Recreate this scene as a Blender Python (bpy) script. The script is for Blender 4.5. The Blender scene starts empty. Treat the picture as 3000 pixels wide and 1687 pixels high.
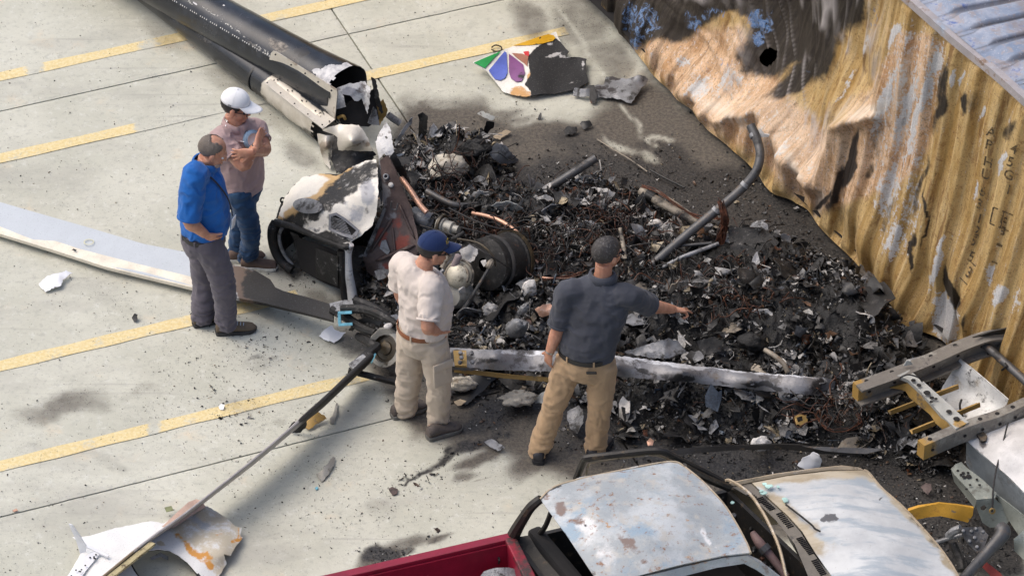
import bpy, bmesh, math, random
import numpy as np
from mathutils import Vector, Matrix
from mathutils.geometry import delaunay_2d_cdt

random.seed(7)
RNG = np.random.default_rng(11)
scn = bpy.context.scene
COL = scn.collection

# ---------------------------------------------------------------- camera
F, TH, D = 12800.0, math.radians(37.0), 32.0       # focal length in photo pixels, pitch, distance to the ground point looked at
cam_d = bpy.data.cameras.new('camera')
cam = bpy.data.objects.new('camera', cam_d)
COL.objects.link(cam)
cam.location = (0, -D*math.cos(TH), D*math.sin(TH))
cam.rotation_euler = (math.pi/2 - TH, 0, 0)
cam_d.sensor_width = 36
cam_d.lens = F/3000*36
cam_d.clip_end = 2000
cam_d.clip_start = 0.5
scn.camera = cam

# ---------------------------------------------------------------- light: bright hazy overcast, sun high behind the wreck and to the left
SUN_EL, SUN_AZ = math.radians(58), math.radians(-80)   # azimuth from +Y towards +X
world = bpy.data.worlds.new('World')
scn.world = world
world.use_nodes = True
wn = world.node_tree.nodes
wl = world.node_tree.links
bg = wn['Background']
sky = wn.new('ShaderNodeTexSky')
sky.sky_type = 'NISHITA'
sky.sun_disc = False
sky.sun_elevation = SUN_EL
sky.sun_rotation = SUN_AZ
sky.air_density = 1.0
sky.dust_density = 5.0
sky.ozone_density = 1.0
wl.new(sky.outputs[0], bg.inputs[0])
bg.inputs[1].default_value = 0.15
sun_d = bpy.data.lights.new('sun', 'SUN')
sun = bpy.data.objects.new('sun', sun_d)
COL.objects.link(sun)
sun_d.energy = 0.9
sun_d.angle = math.radians(60)
sun_d.color = (1.0, 0.965, 0.905)
sdir = Vector((math.sin(SUN_AZ)*math.cos(SUN_EL), math.cos(SUN_AZ)*math.cos(SUN_EL), math.sin(SUN_EL)))
sun.rotation_euler = (-sdir).to_track_quat('-Z', 'Y').to_euler()
sun.location = sdir*40
scn.view_settings.view_transform = 'Standard'
scn.view_settings.look = 'None'
scn.view_settings.gamma = 1
scn.view_settings.use_curve_mapping = False
scn.view_settings.exposure = 0.38
scn.cycles.max_bounces = 6

# ---------------------------------------------------------------- geometry helpers
CP = np.array(cam.location)
FW = np.array([0, math.cos(TH), -math.sin(TH)])
UPV = np.array([0, math.sin(TH), math.cos(TH)])

def P(u, v, z=0.0):
    """place seen at photo pixel (u, v) that lies at height z"""
    u, v, z = np.broadcast_arrays(np.asarray(u, float), np.asarray(v, float), np.asarray(z, float))
    d = FW + np.stack([(u-1500)/F, 0*u, 0*u], -1) - UPV*((v-843.5)/F)[..., None]
    return CP + d*((z-CP[2])/d[..., 2])[..., None]

def Q(u, v, Y):
    """place seen at photo pixel (u, v) in the vertical plane y = Y"""
    u, v, Y = np.broadcast_arrays(np.asarray(u, float), np.asarray(v, float), np.asarray(Y, float))
    d = FW + np.stack([(u-1500)/F, 0*u, 0*u], -1) - UPV*((v-843.5)/F)[..., None]
    return CP + d*((Y-CP[1])/d[..., 1])[..., None]

def PR(p):
    w = np.asarray(p, float)-CP
    z = w@FW
    return 1500+F*w[..., 0]/z, 843.5-F*(w@UPV)/z

def _hash(i, j, k, s):
    n = (i*374761393 + j*668265263 + k*2147483647 + s*1274126177) & 0xffffffff
    n = ((n ^ (n >> 13))*1274126177) & 0xffffffff
    n = n ^ (n >> 16)
    return (n & 0xffff)/65535.0

def vnoise(p, seed=0):
    p = np.asarray(p, float)
    i = np.floor(p).astype(np.int64)
    f = p-i
    f = f*f*(3-2*f)
    r = 0
    for a in (0, 1):
        for b in (0, 1):
            for c in (0, 1):
                w = (f[..., 0] if a else 1-f[..., 0])*(f[..., 1] if b else 1-f[..., 1])*(f[..., 2] if c else 1-f[..., 2])
                r = r+w*_hash(i[..., 0]+a, i[..., 1]+b, i[..., 2]+c, seed)
    return r*2-1

def fbm(p, o=4, seed=0, gain=.5):
    p = np.asarray(p, float)
    r, a, t = 0, 1, 0
    for k in range(o):
        r = r+a*vnoise(p*(2**k)+k*7.3, seed+k)
        t += a
        a *= gain
    return r/t

def sstep(a, b, x):
    t = np.clip((np.asarray(x, float)-a)/(b-a), 0, 1)
    return t*t*(3-2*t)

def inpoly(px, py, poly):
    px, py = np.asarray(px, float), np.asarray(py, float)
    r = np.zeros(px.shape, bool)
    n = len(poly)
    for i in range(n):
        x0, y0 = poly[i][:2]
        x1, y1 = poly[(i+1) % n][:2]
        if y0 == y1:
            continue
        c = ((y0 > py) != (y1 > py)) & (px < (x1-x0)*(py-y0)/(y1-y0)+x0)
        r ^= c
    return r

def polydist(px, py, poly, closed=True):
    """unsigned distance to a polyline"""
    px, py = np.asarray(px, float), np.asarray(py, float)
    best = np.full(px.shape, 1e9)
    n = len(poly)
    for i in range(n if closed else n-1):
        x0, y0 = poly[i][:2]
        x1, y1 = poly[(i+1) % n][:2]
        dx, dy = x1-x0, y1-y0
        t = np.clip(((px-x0)*dx+(py-y0)*dy)/(dx*dx+dy*dy+1e-12), 0, 1)
        best = np.minimum(best, np.hypot(px-x0-t*dx, py-y0-t*dy))
    return best

def blobs(u, v, lst, warp=0.0, ws=60., seed=0):
    """soft stains: each (u, v, ru, rv, degrees, value); polygons: ('p', pts, feather, value)"""
    if warp:
        q = np.stack([u/ws, v/ws, 0*u], -1)
        u = u+fbm(q, 4, seed)*warp
        v = v+fbm(q+31, 4, seed+5)*warp
    m = np.zeros(np.shape(u))
    for b in lst:
        if b[0] == 'p':
            ins = inpoly(u, v, b[1])
            d = polydist(u, v, b[1])*np.where(ins, 1, -1)
            g = b[3]*sstep(-b[2], b[2], d)
        elif b[0] == 'l':
            d = polydist(u, v, b[1], False)
            g = b[3]*sstep(b[2], 0, d)
        else:
            a = math.radians(b[4])
            x, y = u-b[0], v-b[1]
            xr, yr = (x*math.cos(a)+y*math.sin(a))/b[2], (-x*math.sin(a)+y*math.cos(a))/b[3]
            g = b[5]*sstep(1.0, 0.25, np.sqrt(xr*xr+yr*yr))
        m = np.where(np.abs(g) > np.abs(m), g, m) if (len(b) and (b[-1] >= 0)) else m+g
    return np.clip(m, 0, 1)

def rbf(pts, vals):
    pts = np.asarray(pts, float)/300.
    vals = np.asarray(vals, float)
    n = len(pts)
    def k(r):
        return np.where(r > 1e-9, r*r*np.log(r+1e-12), 0)
    A = np.zeros((n+3, n+3))
    A[:n, :n] = k(np.linalg.norm(pts[:, None]-pts[None], axis=-1))+np.eye(n)*1e-4
    A[:n, n] = 1
    A[:n, n+1:] = pts
    A[n:, :n] = A[:n, n:].T
    w = np.linalg.lstsq(A, np.concatenate([vals, np.zeros(3)]), rcond=None)[0]
    def f(u, v):
        q = np.stack([np.asarray(u, float), np.asarray(v, float)], -1)/300.
        d = np.linalg.norm(q[..., None, :]-pts, axis=-1)
        return k(d)@w[:n]+w[n]+q@w[n+1:]
    return f

# ---------------------------------------------------------------- object helpers
def thing(name, label, cat, loc=(0, 0, 0), group=None):
    o = bpy.data.objects.new(name, None)
    o.empty_display_size = .1
    COL.objects.link(o)
    o.location = tuple(float(c) for c in loc)
    o['label'] = label
    o['category'] = cat
    if group:
        o['group'] = group
    return o

def wloc(o):
    v = np.zeros(3)
    while o is not None:
        v = v+np.array(o.location)
        o = o.parent
    return v

def tag(o, label, cat, group=None):
    o['label'] = label
    o['category'] = cat
    if group:
        o['group'] = group
    return o

def obj(name, V, Fc, mat, parent=None, smooth=False, attrs=None, base=None, sharp=None):
    """link verts (world space) and faces as ONE mesh object; under a parent the verts become relative to it"""
    V = np.asarray(V, float).reshape(-1, 3)
    off = wloc(parent) if parent is not None else (np.asarray(base, float) if base is not None else np.array([V[:, 0].mean(), V[:, 1].mean(), V[:, 2].min()]))
    me = bpy.data.meshes.new(name)
    me.from_pydata((V-off).tolist(), [], [tuple(int(i) for i in f) for f in Fc])
    if smooth:
        me.polygons.foreach_set('use_smooth', [True]*len(me.polygons))
    for mm in (mat if isinstance(mat, (list, tuple)) else [mat]):
        me.materials.append(mm)
    if attrs:
        for k, a in attrs.items():
            a = np.asarray(a, float)
            if a.ndim == 2:
                at = me.attributes.new(k, 'FLOAT_COLOR', 'POINT')
                c = np.ones((len(V), 4))
                c[:, :3] = a
                at.data.foreach_set('color', c.ravel().astype(np.float32))
            else:
                at = me.attributes.new(k, 'FLOAT', 'POINT')
                at.data.foreach_set('value', a.astype(np.float32))
    me.update()
    if sharp:
        me.set_sharp_from_angle(angle=math.radians(sharp))
    o = bpy.data.objects.new(name, me)
    COL.objects.link(o)
    if parent is not None:
        o.parent = parent
    else:
        o.location = off
    return o

def fast_obj(name, V, T, mat, col):
    """big triangle soup with a colour per vertex"""
    V = np.asarray(V, np.float32)
    off = np.array([V[:, 0].mean(), V[:, 1].mean(), V[:, 2].min()], np.float32)
    me = bpy.data.meshes.new(name)
    n, m = len(V), len(T)
    me.vertices.add(n)
    me.vertices.foreach_set('co', (V-off).ravel())
    me.loops.add(m*3)
    me.loops.foreach_set('vertex_index', np.asarray(T, np.int32).ravel())
    me.polygons.add(m)
    me.polygons.foreach_set('loop_start', np.arange(0, m*3, 3, dtype=np.int32))
    me.materials.append(mat)
    at = me.attributes.new('col', 'FLOAT_COLOR', 'POINT')
    at.data.foreach_set('color', np.concatenate([col, np.ones((n, 1))], 1).ravel().astype(np.float32))
    me.update(calc_edges=True)
    me.validate()
    o = bpy.data.objects.new(name, me)
    COL.objects.link(o)
    o.location = off.tolist()
    return o

def join(*parts):
    V, Fc, n = [], [], 0
    for v, f in parts:
        v = np.asarray(v, float).reshape(-1, 3)
        V.append(v)
        Fc += [tuple(i+n for i in q) for q in f]
        n += len(v)
    return np.concatenate(V), Fc

def box(c, s, rot=None, bevel=0.0):
    """box centred at c, size s; rot = 3x3 columns are its axes"""
    bm = bmesh.new()
    bmesh.ops.create_cube(bm, size=1)
    for v in bm.verts:
        v.co = Vector((v.co.x*s[0], v.co.y*s[1], v.co.z*s[2]))
    if bevel:
        bmesh.ops.bevel(bm, geom=bm.edges[:], offset=bevel, segments=2, affect='EDGES', profile=.6)
    V = np.array([v.co[:] for v in bm.verts])
    bm.verts.index_update()
    Fc = [[v.index for v in f.verts] for f in bm.faces]
    bm.free()
    if rot is not None:
        V = V@np.asarray(rot, float).T
    return V+np.asarray(c, float), Fc

def frame(d, up=(0, 0, 1)):
    d = np.asarray(d, float)
    d = d/np.linalg.norm(d)
    up = np.asarray(up, float)
    if abs(d@up) > .97:
        up = np.array([0, 1., 0]) if abs(d[1]) < .9 else np.array([1., 0, 0])
    s = np.cross(up, d)
    s /= np.linalg.norm(s)
    return d, s, np.cross(d, s)

def bar(a, b, w, h, bevel=0, up=(0, 0, 1)):
    a, b = np.asarray(a, float), np.asarray(b, float)
    d, s, t = frame(b-a, up)
    return box((a+b)/2, (np.linalg.norm(b-a), w, h), np.stack([d, s, t], 1), bevel)

def tube(path, r, n=10, cap=True, up=(0, 0, 1), ell=None, twist=0):
    """loft of rings; r scalar / list / list of (ra, rb)"""
    path = np.asarray(path, float)
    m = len(path)
    R = np.zeros((m, 2))
    for i in range(m):
        ri = r if np.isscalar(r) else r[i]
        R[i] = ri if not np.isscalar(ri) else (ri, ri)
    tan = np.gradient(path, axis=0)
    V, Fc = [], []
    s_prev = None
    for i in range(m):
        d = tan[i]/(np.linalg.norm(tan[i])+1e-12)
        if s_prev is None:
            d, s, t = frame(d, up)
        else:
            s = s_prev-d*(s_prev@d)
            s /= np.linalg.norm(s)+1e-12
            t = np.cross(d, s)
        s_prev = s
        a = np.linspace(0, 2*math.pi, n, endpoint=False)+twist
        V.append(path[i]+np.outer(np.cos(a)*R[i, 0], s)+np.outer(np.sin(a)*R[i, 1], t))
    for i in range(m-1):
        for j in range(n):
            Fc.append((i*n+j, i*n+(j+1) % n, (i+1)*n+(j+1) % n, (i+1)*n+j))
    if cap:
        Fc.append(tuple(reversed(range(n))))
        Fc.append(tuple((m-1)*n+j for j in range(n)))
    return np.concatenate(V), Fc

def hollow(path, r, wall=.004, n=14, up=(0, 0, 1)):
    """pipe with open ends and a wall"""
    Vo, Fo = tube(path, r, n, False, up)
    ri = [x-wall for x in r] if not np.isscalar(r) else r-wall
    Vi, Fi = tube(path, ri, n, False, up)
    m = len(Vo)
    Fc = list(Fo)+[tuple(i+m for i in reversed(f)) for f in Fi]
    L = len(path)
    for j in range(n):
        k = (j+1) % n
        Fc.append((k, j, j+m, k+m))
        a = (L-1)*n
        Fc.append((a+j, a+k, a+k+m, a+j+m))
    return np.concatenate([Vo, Vi]), Fc

def spline(pts, k=8):
    pts = np.asarray(pts, float)
    n = len(pts)
    if n < 3:
        return np.linspace(pts[0], pts[1], k+1)
    out = []
    for i in range(n-1):
        p0, p1, p2, p3 = pts[max(i-1, 0)], pts[i], pts[i+1], pts[min(i+2, n-1)]
        for t in np.linspace(0, 1, k, endpoint=False):
            out.append(.5*((2*p1)+(-p0+p2)*t+(2*p0-5*p1+4*p2-p3)*t*t+(-p0+3*p1-3*p2+p3)*t**3))
    out.append(pts[-1])
    return np.array(out)

def lathe(prof, axis, org, n=20, cap=False):
    """profile of (along, radius) turned about an axis"""
    d, s, t = frame(axis)
    a = np.linspace(0, 2*math.pi, n, endpoint=False)
    V = []
    for h, r in prof:
        V.append(np.asarray(org, float)+d*h+np.outer(np.cos(a)*r, s)+np.outer(np.sin(a)*r, t))
    Fc = []
    for i in range(len(prof)-1):
        for j in range(n):
            Fc.append((i*n+j, i*n+(j+1) % n, (i+1)*n+(j+1) % n, (i+1)*n+j))
    if cap:
        Fc.append(tuple(reversed(range(n))))
        Fc.append(tuple((len(prof)-1)*n+j for j in range(n)))
    return np.concatenate(V), Fc

def solid(V, Fc, th):
    """give an open sheet thickness th below its normals"""
    V = np.asarray(V, float)
    N = np.zeros_like(V)
    ed = {}
    for f in Fc:
        p = V[list(f)]
        nn = np.cross(p[1]-p[0], p[2]-p[0])
        for i in f:
            N[i] += nn
        for a, b in zip(f, list(f[1:])+[f[0]]):
            ed[(a, b)] = 1
    N /= np.linalg.norm(N, axis=1)[:, None]+1e-12
    m = len(V)
    F2 = list(Fc)+[tuple(i+m for i in reversed(f)) for f in Fc]
    for (a, b) in list(ed):
        if (b, a) not in ed:
            F2.append((b, a, a+m, b+m))
    return np.concatenate([V, V-N*th]), F2

def grid(fn, nu, nv):
    """fn(s, t) -> points, s, t in 0..1 arrays"""
    s, t = np.meshgrid(np.linspace(0, 1, nu), np.linspace(0, 1, nv), indexing='ij')
    V = fn(s.ravel(), t.ravel())
    Fc = [(i*nv+j, (i+1)*nv+j, (i+1)*nv+j+1, i*nv+j+1) for i in range(nu-1) for j in range(nv-1)]
    return V, Fc

def surf_raw(outline, ctrl=(), z=None, holes=(), sp=10., amp=0., ns=6., thick=.003, jag=0., seed=0, crease=0., flip=False, bend=None):
    """a sheet of real thickness: outline in photo pixels with heights, interior bent through the control heights, crumpled by noise"""
    rr = random.Random(seed)
    def dens(poly, jg):
        out = []
        n = len(poly)
        for i in range(n):
            a, b = poly[i], poly[(i+1) % n]
            L = math.hypot(b[0]-a[0], b[1]-a[1])
            k = max(1, int(L/sp))
            for j in range(k):
                t = j/k
                q = jg if j else jg*.3
                out.append((a[0]+(b[0]-a[0])*t+rr.uniform(-q, q), a[1]+(b[1]-a[1])*t+rr.uniform(-q, q)))
        return out
    pts = [(p[0], p[1]) for p in outline if len(p) > 2]+[(p[0], p[1]) for p in ctrl]
    zz = [p[2] for p in outline if len(p) > 2]+[p[2] for p in ctrl]
    if callable(z):
        hf = z
    elif z is not None:
        hf = (lambda u, v: 0*np.asarray(u, float)+z)
    else:
        hf = rbf(pts, zz)
    O = dens(outline, jag)
    H = [dens(h, jag*.6) for h in holes]
    verts, edges = [], []
    for lp in [O]+H:
        n0 = len(verts)
        verts += lp
        edges += [(n0+i, n0+(i+1) % len(lp)) for i in range(len(lp))]
    us, vs = [p[0] for p in O], [p[1] for p in O]
    gu, gv = np.meshgrid(np.arange(min(us), max(us), sp), np.arange(min(vs), max(vs), sp*.9), indexing='ij')
    gu = gu.ravel()+np.array([rr.uniform(-.3, .3)*sp for _ in range(gu.size)])
    gv = gv.ravel()+np.array([rr.uniform(-.3, .3)*sp for _ in range(gv.size)])
    k = inpoly(gu, gv, O)
    for h in H:
        k &= ~inpoly(gu, gv, h)
    gu, gv = gu[k], gv[k]
    if len(gu):
        d = np.min([polydist(gu, gv, lp) for lp in [O]+H], axis=0)
        gu, gv = gu[d > sp*.45], gv[d > sp*.45]
    verts += list(zip(gu.tolist(), gv.tolist()))
    vv, ee, ff, *_ = delaunay_2d_cdt([Vector(p) for p in verts], edges, [], 0, 1e-4)
    vv = np.array([p[:] for p in vv])
    ff = [f for f in ff]
    cu = np.array([vv[list(f)].mean(0) for f in ff])
    keep = inpoly(cu[:, 0], cu[:, 1], O)
    for h in H:
        keep &= ~inpoly(cu[:, 0], cu[:, 1], h)
    ff = [f for f, q in zip(ff, keep) if q]
    used = sorted({i for f in ff for i in f})
    mp = {o: i for i, o in enumerate(used)}
    ff = [tuple(mp[i] for i in f) for f in ff]
    vv = vv[used]
    Z = hf(vv[:, 0], vv[:, 1])
    V = P(vv[:, 0], vv[:, 1], Z)
    # orient towards the camera
    ff2 = []
    for f in ff:
        p = V[list(f)]
        nn = np.cross(p[1]-p[0], p[2]-p[0])
        if nn@(CP-p[0]) < 0:
            f = tuple(reversed(f))
        ff2.append(f)
    if amp or crease:
        q = V*ns+seed*3.7
        n = fbm(q, 3, seed)
        n = n*amp
        if crease:
            n = n+crease*(np.abs(fbm(V*ns*.8+seed+9, 2, seed+3))*2-.5)
        N = np.zeros_like(V)
        for f in ff2:
            p = V[list(f)]
            nn = np.cross(p[1]-p[0], p[2]-p[0])
            for i in f:
                N[i] += nn
        N /= np.linalg.norm(N, axis=1)[:, None]+1e-12
        V = V+N*n[:, None]
    uv = vv
    V, ff2 = solid(V, ff2, thick)
    uv = np.concatenate([uv, uv])
    return V, ff2, uv

def surf(name, outline, mat, parent=None, paint=None, warp=14., smooth=True, base=None, sharp=45, **kw):
    V, Fc, uv = surf_raw(outline, **kw)
    at = {}
    for k, l in (paint or {}).items():
        at[k] = blobs(uv[:, 0], uv[:, 1], l, warp, 40., kw.get('seed', 0))
    return obj(name, V, Fc, mat, parent, smooth, at, base, sharp)

def pipe(name, pts, r, mat, parent=None, n=10, k=6, open_end=False, smooth=True, wall=.004, sharp=40):
    """pts: (u, v, z) through which the axis passes"""
    W = np.array([P(*p) for p in pts])
    path = spline(W, k)
    if not np.isscalar(r):
        r = np.interp(np.linspace(0, 1, len(path)), np.linspace(0, 1, len(r)), r).tolist()
    V, Fc = hollow(path, r, wall, n) if open_end else tube(path, r, n)
    return obj(name, V, Fc, mat, parent, smooth, sharp=sharp)

def ellip(c, r, R=None, n=14):
    V, Fc = [], []
    for i in range(n+1):
        a = math.pi*i/n
        for j in range(2*n):
            b = math.pi*j/n
            V.append((math.sin(a)*math.cos(b), math.sin(a)*math.sin(b), math.cos(a)))
    for i in range(n):
        for j in range(2*n):
            k = (j+1) % (2*n)
            Fc.append((i*2*n+j, (i+1)*2*n+j, (i+1)*2*n+k, i*2*n+k))
    V = np.array(V)*np.asarray(r, float)
    if R is not None:
        V = V@np.asarray(R).T
    return V+np.asarray(c, float), Fc

def rotm(yaw, pitch=0, roll=0):
    """columns: forward, left, up; pitch > 0 looks down"""
    return np.array((Matrix.Rotation(math.radians(yaw), 3, 'Z') @ Matrix.Rotation(math.radians(pitch), 3, 'Y') @ Matrix.Rotation(math.radians(roll), 3, 'X')))

# ---------------------------------------------------------------- shader helpers
class S:
    def __init__(s, name):
        s.m = bpy.data.materials.new(name)
        s.m.use_nodes = True
        s.t = s.m.node_tree
        s.b = s.t.nodes['Principled BSDF']
        s.out = s.t.nodes['Material Output']
        g = s.t.nodes.new('ShaderNodeNewGeometry')
        s.pos = g.outputs['Position']
        s.nrm = g.outputs['Normal']
    def n(s, t, **kw):
        q = s.t.nodes.new(t)
        for k, v in kw.items():
            setattr(q, k, v)
        return q
    def put(s, sock, v):
        if isinstance(v, bpy.types.NodeSocket):
            s.t.links.new(v, sock)
        elif isinstance(v, (tuple, list)) and len(v) == 3 and sock.type == 'RGBA':
            sock.default_value = (*v, 1)
        else:
            sock.default_value = v
    def attr(s, name, col=False):
        a = s.n('ShaderNodeAttribute', attribute_name=name)
        return a.outputs['Color' if col else 'Fac']
    def mapped(s, scale=(1, 1, 1), rot=(0, 0, 0), src=None):
        m = s.n('ShaderNodeMapping')
        m.inputs['Scale'].default_value = scale
        m.inputs['Rotation'].default_value = rot
        s.t.links.new(src or s.pos, m.inputs['Vector'])
        return m.outputs[0]
    def noise(s, scale, detail=4, rough=.55, vec=None, dist=0, col=False):
        q = s.n('ShaderNodeTexNoise')
        q.inputs['Scale'].default_value = scale
        q.inputs['Detail'].default_value = detail
        q.inputs['Roughness'].default_value = rough
        q.inputs['Distortion'].default_value = dist
        s.t.links.new(vec or s.pos, q.inputs['Vector'])
        return q.outputs['Color' if col else 'Fac']
    def vor(s, scale, feat='F1', vec=None, out='Distance'):
        q = s.n('ShaderNodeTexVoronoi', feature=feat)
        q.inputs['Scale'].default_value = scale
        s.t.links.new(vec or s.pos, q.inputs['Vector'])
        return q.outputs[out]
    def math(s, op, a, b=0., c=0., clamp=False):
        q = s.n('ShaderNodeMath', operation=op, use_clamp=clamp)
        s.put(q.inputs[0], a)
        s.put(q.inputs[1], b)
        s.put(q.inputs[2], c)
        return q.outputs[0]
    def step(s, v, lo, hi):
        q = s.n('ShaderNodeMapRange', interpolation_type='SMOOTHSTEP')
        s.put(q.inputs['Value'], v)
        q.inputs['From Min'].default_value = lo
        q.inputs['From Max'].default_value = hi
        return q.outputs['Result']
    def mix(s, f, a, b, mode='MIX'):
        q = s.n('ShaderNodeMix', data_type='RGBA', blend_type=mode)
        s.put(q.inputs[0], f)
        s.put(q.inputs[6], a)
        s.put(q.inputs[7], b)
        return q.outputs[2]
    def fmix(s, f, a, b):
        q = s.n('ShaderNodeMix', data_type='FLOAT')
        s.put(q.inputs[0], f)
        s.put(q.inputs[2], a)
        s.put(q.inputs[3], b)
        return q.outputs[0]
    def mask(s, attr, scale, amp=.8, lo=.4, hi=.6, detail=7, vec=None, rough=.7):
        """ragged version of a painted attribute"""
        n = s.noise(scale, detail, rough, vec)
        a = s.math('MULTIPLY_ADD', s.math('SUBTRACT', n, .5), amp*2.0, s.attr(attr) if isinstance(attr, str) else attr)
        return s.step(a, lo, hi)
    def bump(s, h, strength=.3, dist=.01):
        q = s.n('ShaderNodeBump')
        q.inputs['Strength'].default_value = strength
        q.inputs['Distance'].default_value = dist
        s.t.links.new(h, q.inputs['Height'])
        s.t.links.new(q.outputs[0], s.b.inputs['Normal'])
    def fin(s, col, rough=.6, metal=0., spec=None):
        s.put(s.b.inputs['Base Color'], col)
        s.put(s.b.inputs['Roughness'], rough)
        s.put(s.b.inputs['Metallic'], metal)
        if spec is not None:
            s.put(s.b.inputs['Specular IOR Level'], spec)
        return s.m

def simple(name, col, rough=.6, metal=0., var=.25, scale=14, bump=0., bscale=60, dirt=None):
    s = S(name)
    n = s.noise(scale, 5, .6)
    dk = tuple(c*(1-var) for c in col)
    lt = tuple(min(1, c*(1+var)) for c in col)
    c = s.mix(s.step(n, .3, .7), dk, lt)
    if dirt:
        c = s.mix(s.step(s.noise(dirt[1], 6, .65), dirt[2], dirt[2]+.12), c, dirt[0])
    if bump:
        s.bump(s.noise(bscale, 4, .6), bump, .006)
    return s.fin(c, s.fmix(n, rough-.08, min(1, rough+.1)), metal)

def burnt(name, base, layers, rough=.6, metal=0., bump=.25, bscale=35, var=.15, vscale=9):
    """base colour with ragged stains: layers of (colour, attribute or constant bias, noise scale, noise amount, roughness, metallic)"""
    s = S(name)
    n0 = s.noise(vscale, 5, .6)
    c = s.mix(s.step(n0, .25, .75), tuple(x*(1-var) for x in base), tuple(min(1, x*(1+var)) for x in base))
    r, me = rough, metal
    for col, at, sc, am, rg, mt in layers:
        m = s.mask(at if isinstance(at, str) else s.math('ADD', at, 0.), sc, am, .36, .68)
        c = s.mix(m, c, col)
        r = s.fmix(m, r, rg)
        me = s.fmix(m, me, mt)
    sp = s.noise(95, 4, .75)
    c = s.mix(s.math('MULTIPLY', s.step(sp, .56, .68), .4), c, tuple(x*.3 for x in base))
    if bump:
        s.bump(s.math('ADD', s.noise(bscale, 6, .65), s.math('MULTIPLY', sp, .3)), bump, .01)
    return s.fin(c, r, me)

# ================================================================ GROUND: concrete slabs with joints, soot from the fire
A22 = math.radians(22.0)
E1 = np.array([math.cos(A22), math.sin(A22)])      # along the parking lines
E2 = np.array([-math.sin(A22), math.cos(A22)])

SOOT_LIGHT = [  # brownish scorch, and darker ground along the tail boom's lower side
    ('p', [(1165, 300), (1420, 285), (1520, 350), (1700, 350), (1760, 285), (1900, 190), (2400, 560), (3000, 1100), (3000, 1687), (1800, 1500), (1480, 1330), (1230, 1290), (1090, 1130), (1000, 900), (1000, 560), (1130, 420)], 60, .85),
    (1560, 60, 110, 90, 40, .55), (1700, 60, 150, 130, 50, .5), (1790, 180, 160, 120, 45, .55), (1620, 410, 300, 100, 0, .9), (1850, 300, 160, 90, 20, .8), (1480, 330, 160, 50, 0, .6),
    (1300, 330, 150, 60, 10, .5), (1530, 20, 60, 60, 0, .4), (1230, 315, 60, 30, 10, .7), (1210, 350, 40, 60, -20, .6),
    (850, 780, 110, 60, 30, .6), (960, 900, 130, 60, 20, .55), (1060, 1010, 160, 90, 0, .6), (760, 330, 150, 70, 33, .35), (870, 450, 120, 60, 33, .45),
    (660, 230, 160, 60, 33, .4), (480, 110, 120, 50, 33, .35),
    (180, 1190, 230, 70, -12, .55), (420, 1150, 120, 30, -12, .3), (80, 1330, 90, 40, -12, .2), (760, 1060, 110, 60, 0, .3), (700, 1190, 120, 90, 0, .3), (340, 1370, 120, 45, 30, .3), (330, 890, 200, 50, 25, .22),
    (1420, 1330, 140, 30, -28, .75), (1360, 1400, 60, 22, -30, .6), (1280, 1570, 90, 25, -28, .7), (1180, 1600, 180, 40, -20, .6), (1120, 1640, 120, 50, -15, .8),
    (820, 1240, 60, 25, -20, .3), (1500, 1250, 190, 80, -15, .8), (1600, 1340, 200, 70, -20, .75), (1330, 1190, 190, 90, 0, .8), (1180, 1080, 130, 80, 0, .7), (1420, 1290, 150, 50, 0, .8), (1050, 1130, 110, 40, 0, .4), (1850, 1380, 200, 60, 0, .9),
    (700, 1400, 60, 40, 0, .22), (1100, 1500, 90, 60, 0, .25)]
SOOT_CLEAN = [(1600, 305, 130, 26, -6, 1), (1480, 275, 120, 20, 5, 1), (1560, 335, 90, 14, -8, .8), (1815, 430, 90, 17, 22, 1), (1930, 405, 70, 17, 8, 1), (1900, 460, 60, 20, 30, .9),
              ('l', [(1815, 303), (1925, 440)], 13, .95), ('l', [(1640, 30), (1720, 150), (1800, 265)], 10, .6), (1700, 610, 60, 25, 10, .35), (1890, 580, 60, 25, 20, .5), (1280, 315, 60, 12, 10, .5)]
SOOT_HEAVY = [
    ('p', [(1080, 560), (1250, 420), (1500, 470), (1750, 420), (1960, 470), (2230, 470), (2500, 740), (2800, 1080), (3000, 1200), (3000, 1700), (2700, 1700), (2560, 1480), (2250, 1430), (1950, 1400), (1760, 1330), (1500, 1240), (1270, 1170), (1060, 960)], 75, .95),
    (2050, 330, 130, 60, 45, .5), (1960, 480, 240, 100, 20, .75), (1700, 420, 220, 60, 10, .6), (1450, 400, 160, 50, 0, .5), (2350, 640, 200, 80, 45, .7), (2560, 860, 220, 80, 45, .8),
    (870, 790, 60, 40, 30, .6), (1110, 1620, 90, 40, -12, 1), (1180, 1600, 70, 26, -16, .6),
    ('l', [(1480, 1285), (1390, 1300), (1320, 1335), (1240, 1370), (1180, 1420)], 20, .85), (1420, 1250, 150, 50, 0, .7), (1290, 1330, 70, 22, -25, .75), (1370, 1300, 60, 14, -15, .8), (1190, 1400, 40, 20, 0, .55), (1440, 1330, 50, 18, -25, .45), (1400, 1390, 70, 10, -30, .5), (1280, 1560, 60, 10, -30, .55),
    (745, 1055, 55, 30, 0, .55), (790, 1060, 40, 18, -20, .5), (690, 1250, 90, 60, 0, .3), (640, 1180, 40, 60, 0, .3), (1060, 1000, 120, 60, 0, .5), (1150, 1130, 100, 60, 0, .35), (1480, 1210, 190, 70, 0, .75), (1700, 1280, 190, 70, -10, .8), (1350, 1140, 110, 60, 0, .7), (2000, 1360, 200, 60, 0, .8), (600, 1080, 60, 60, 0, .2)]

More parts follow.
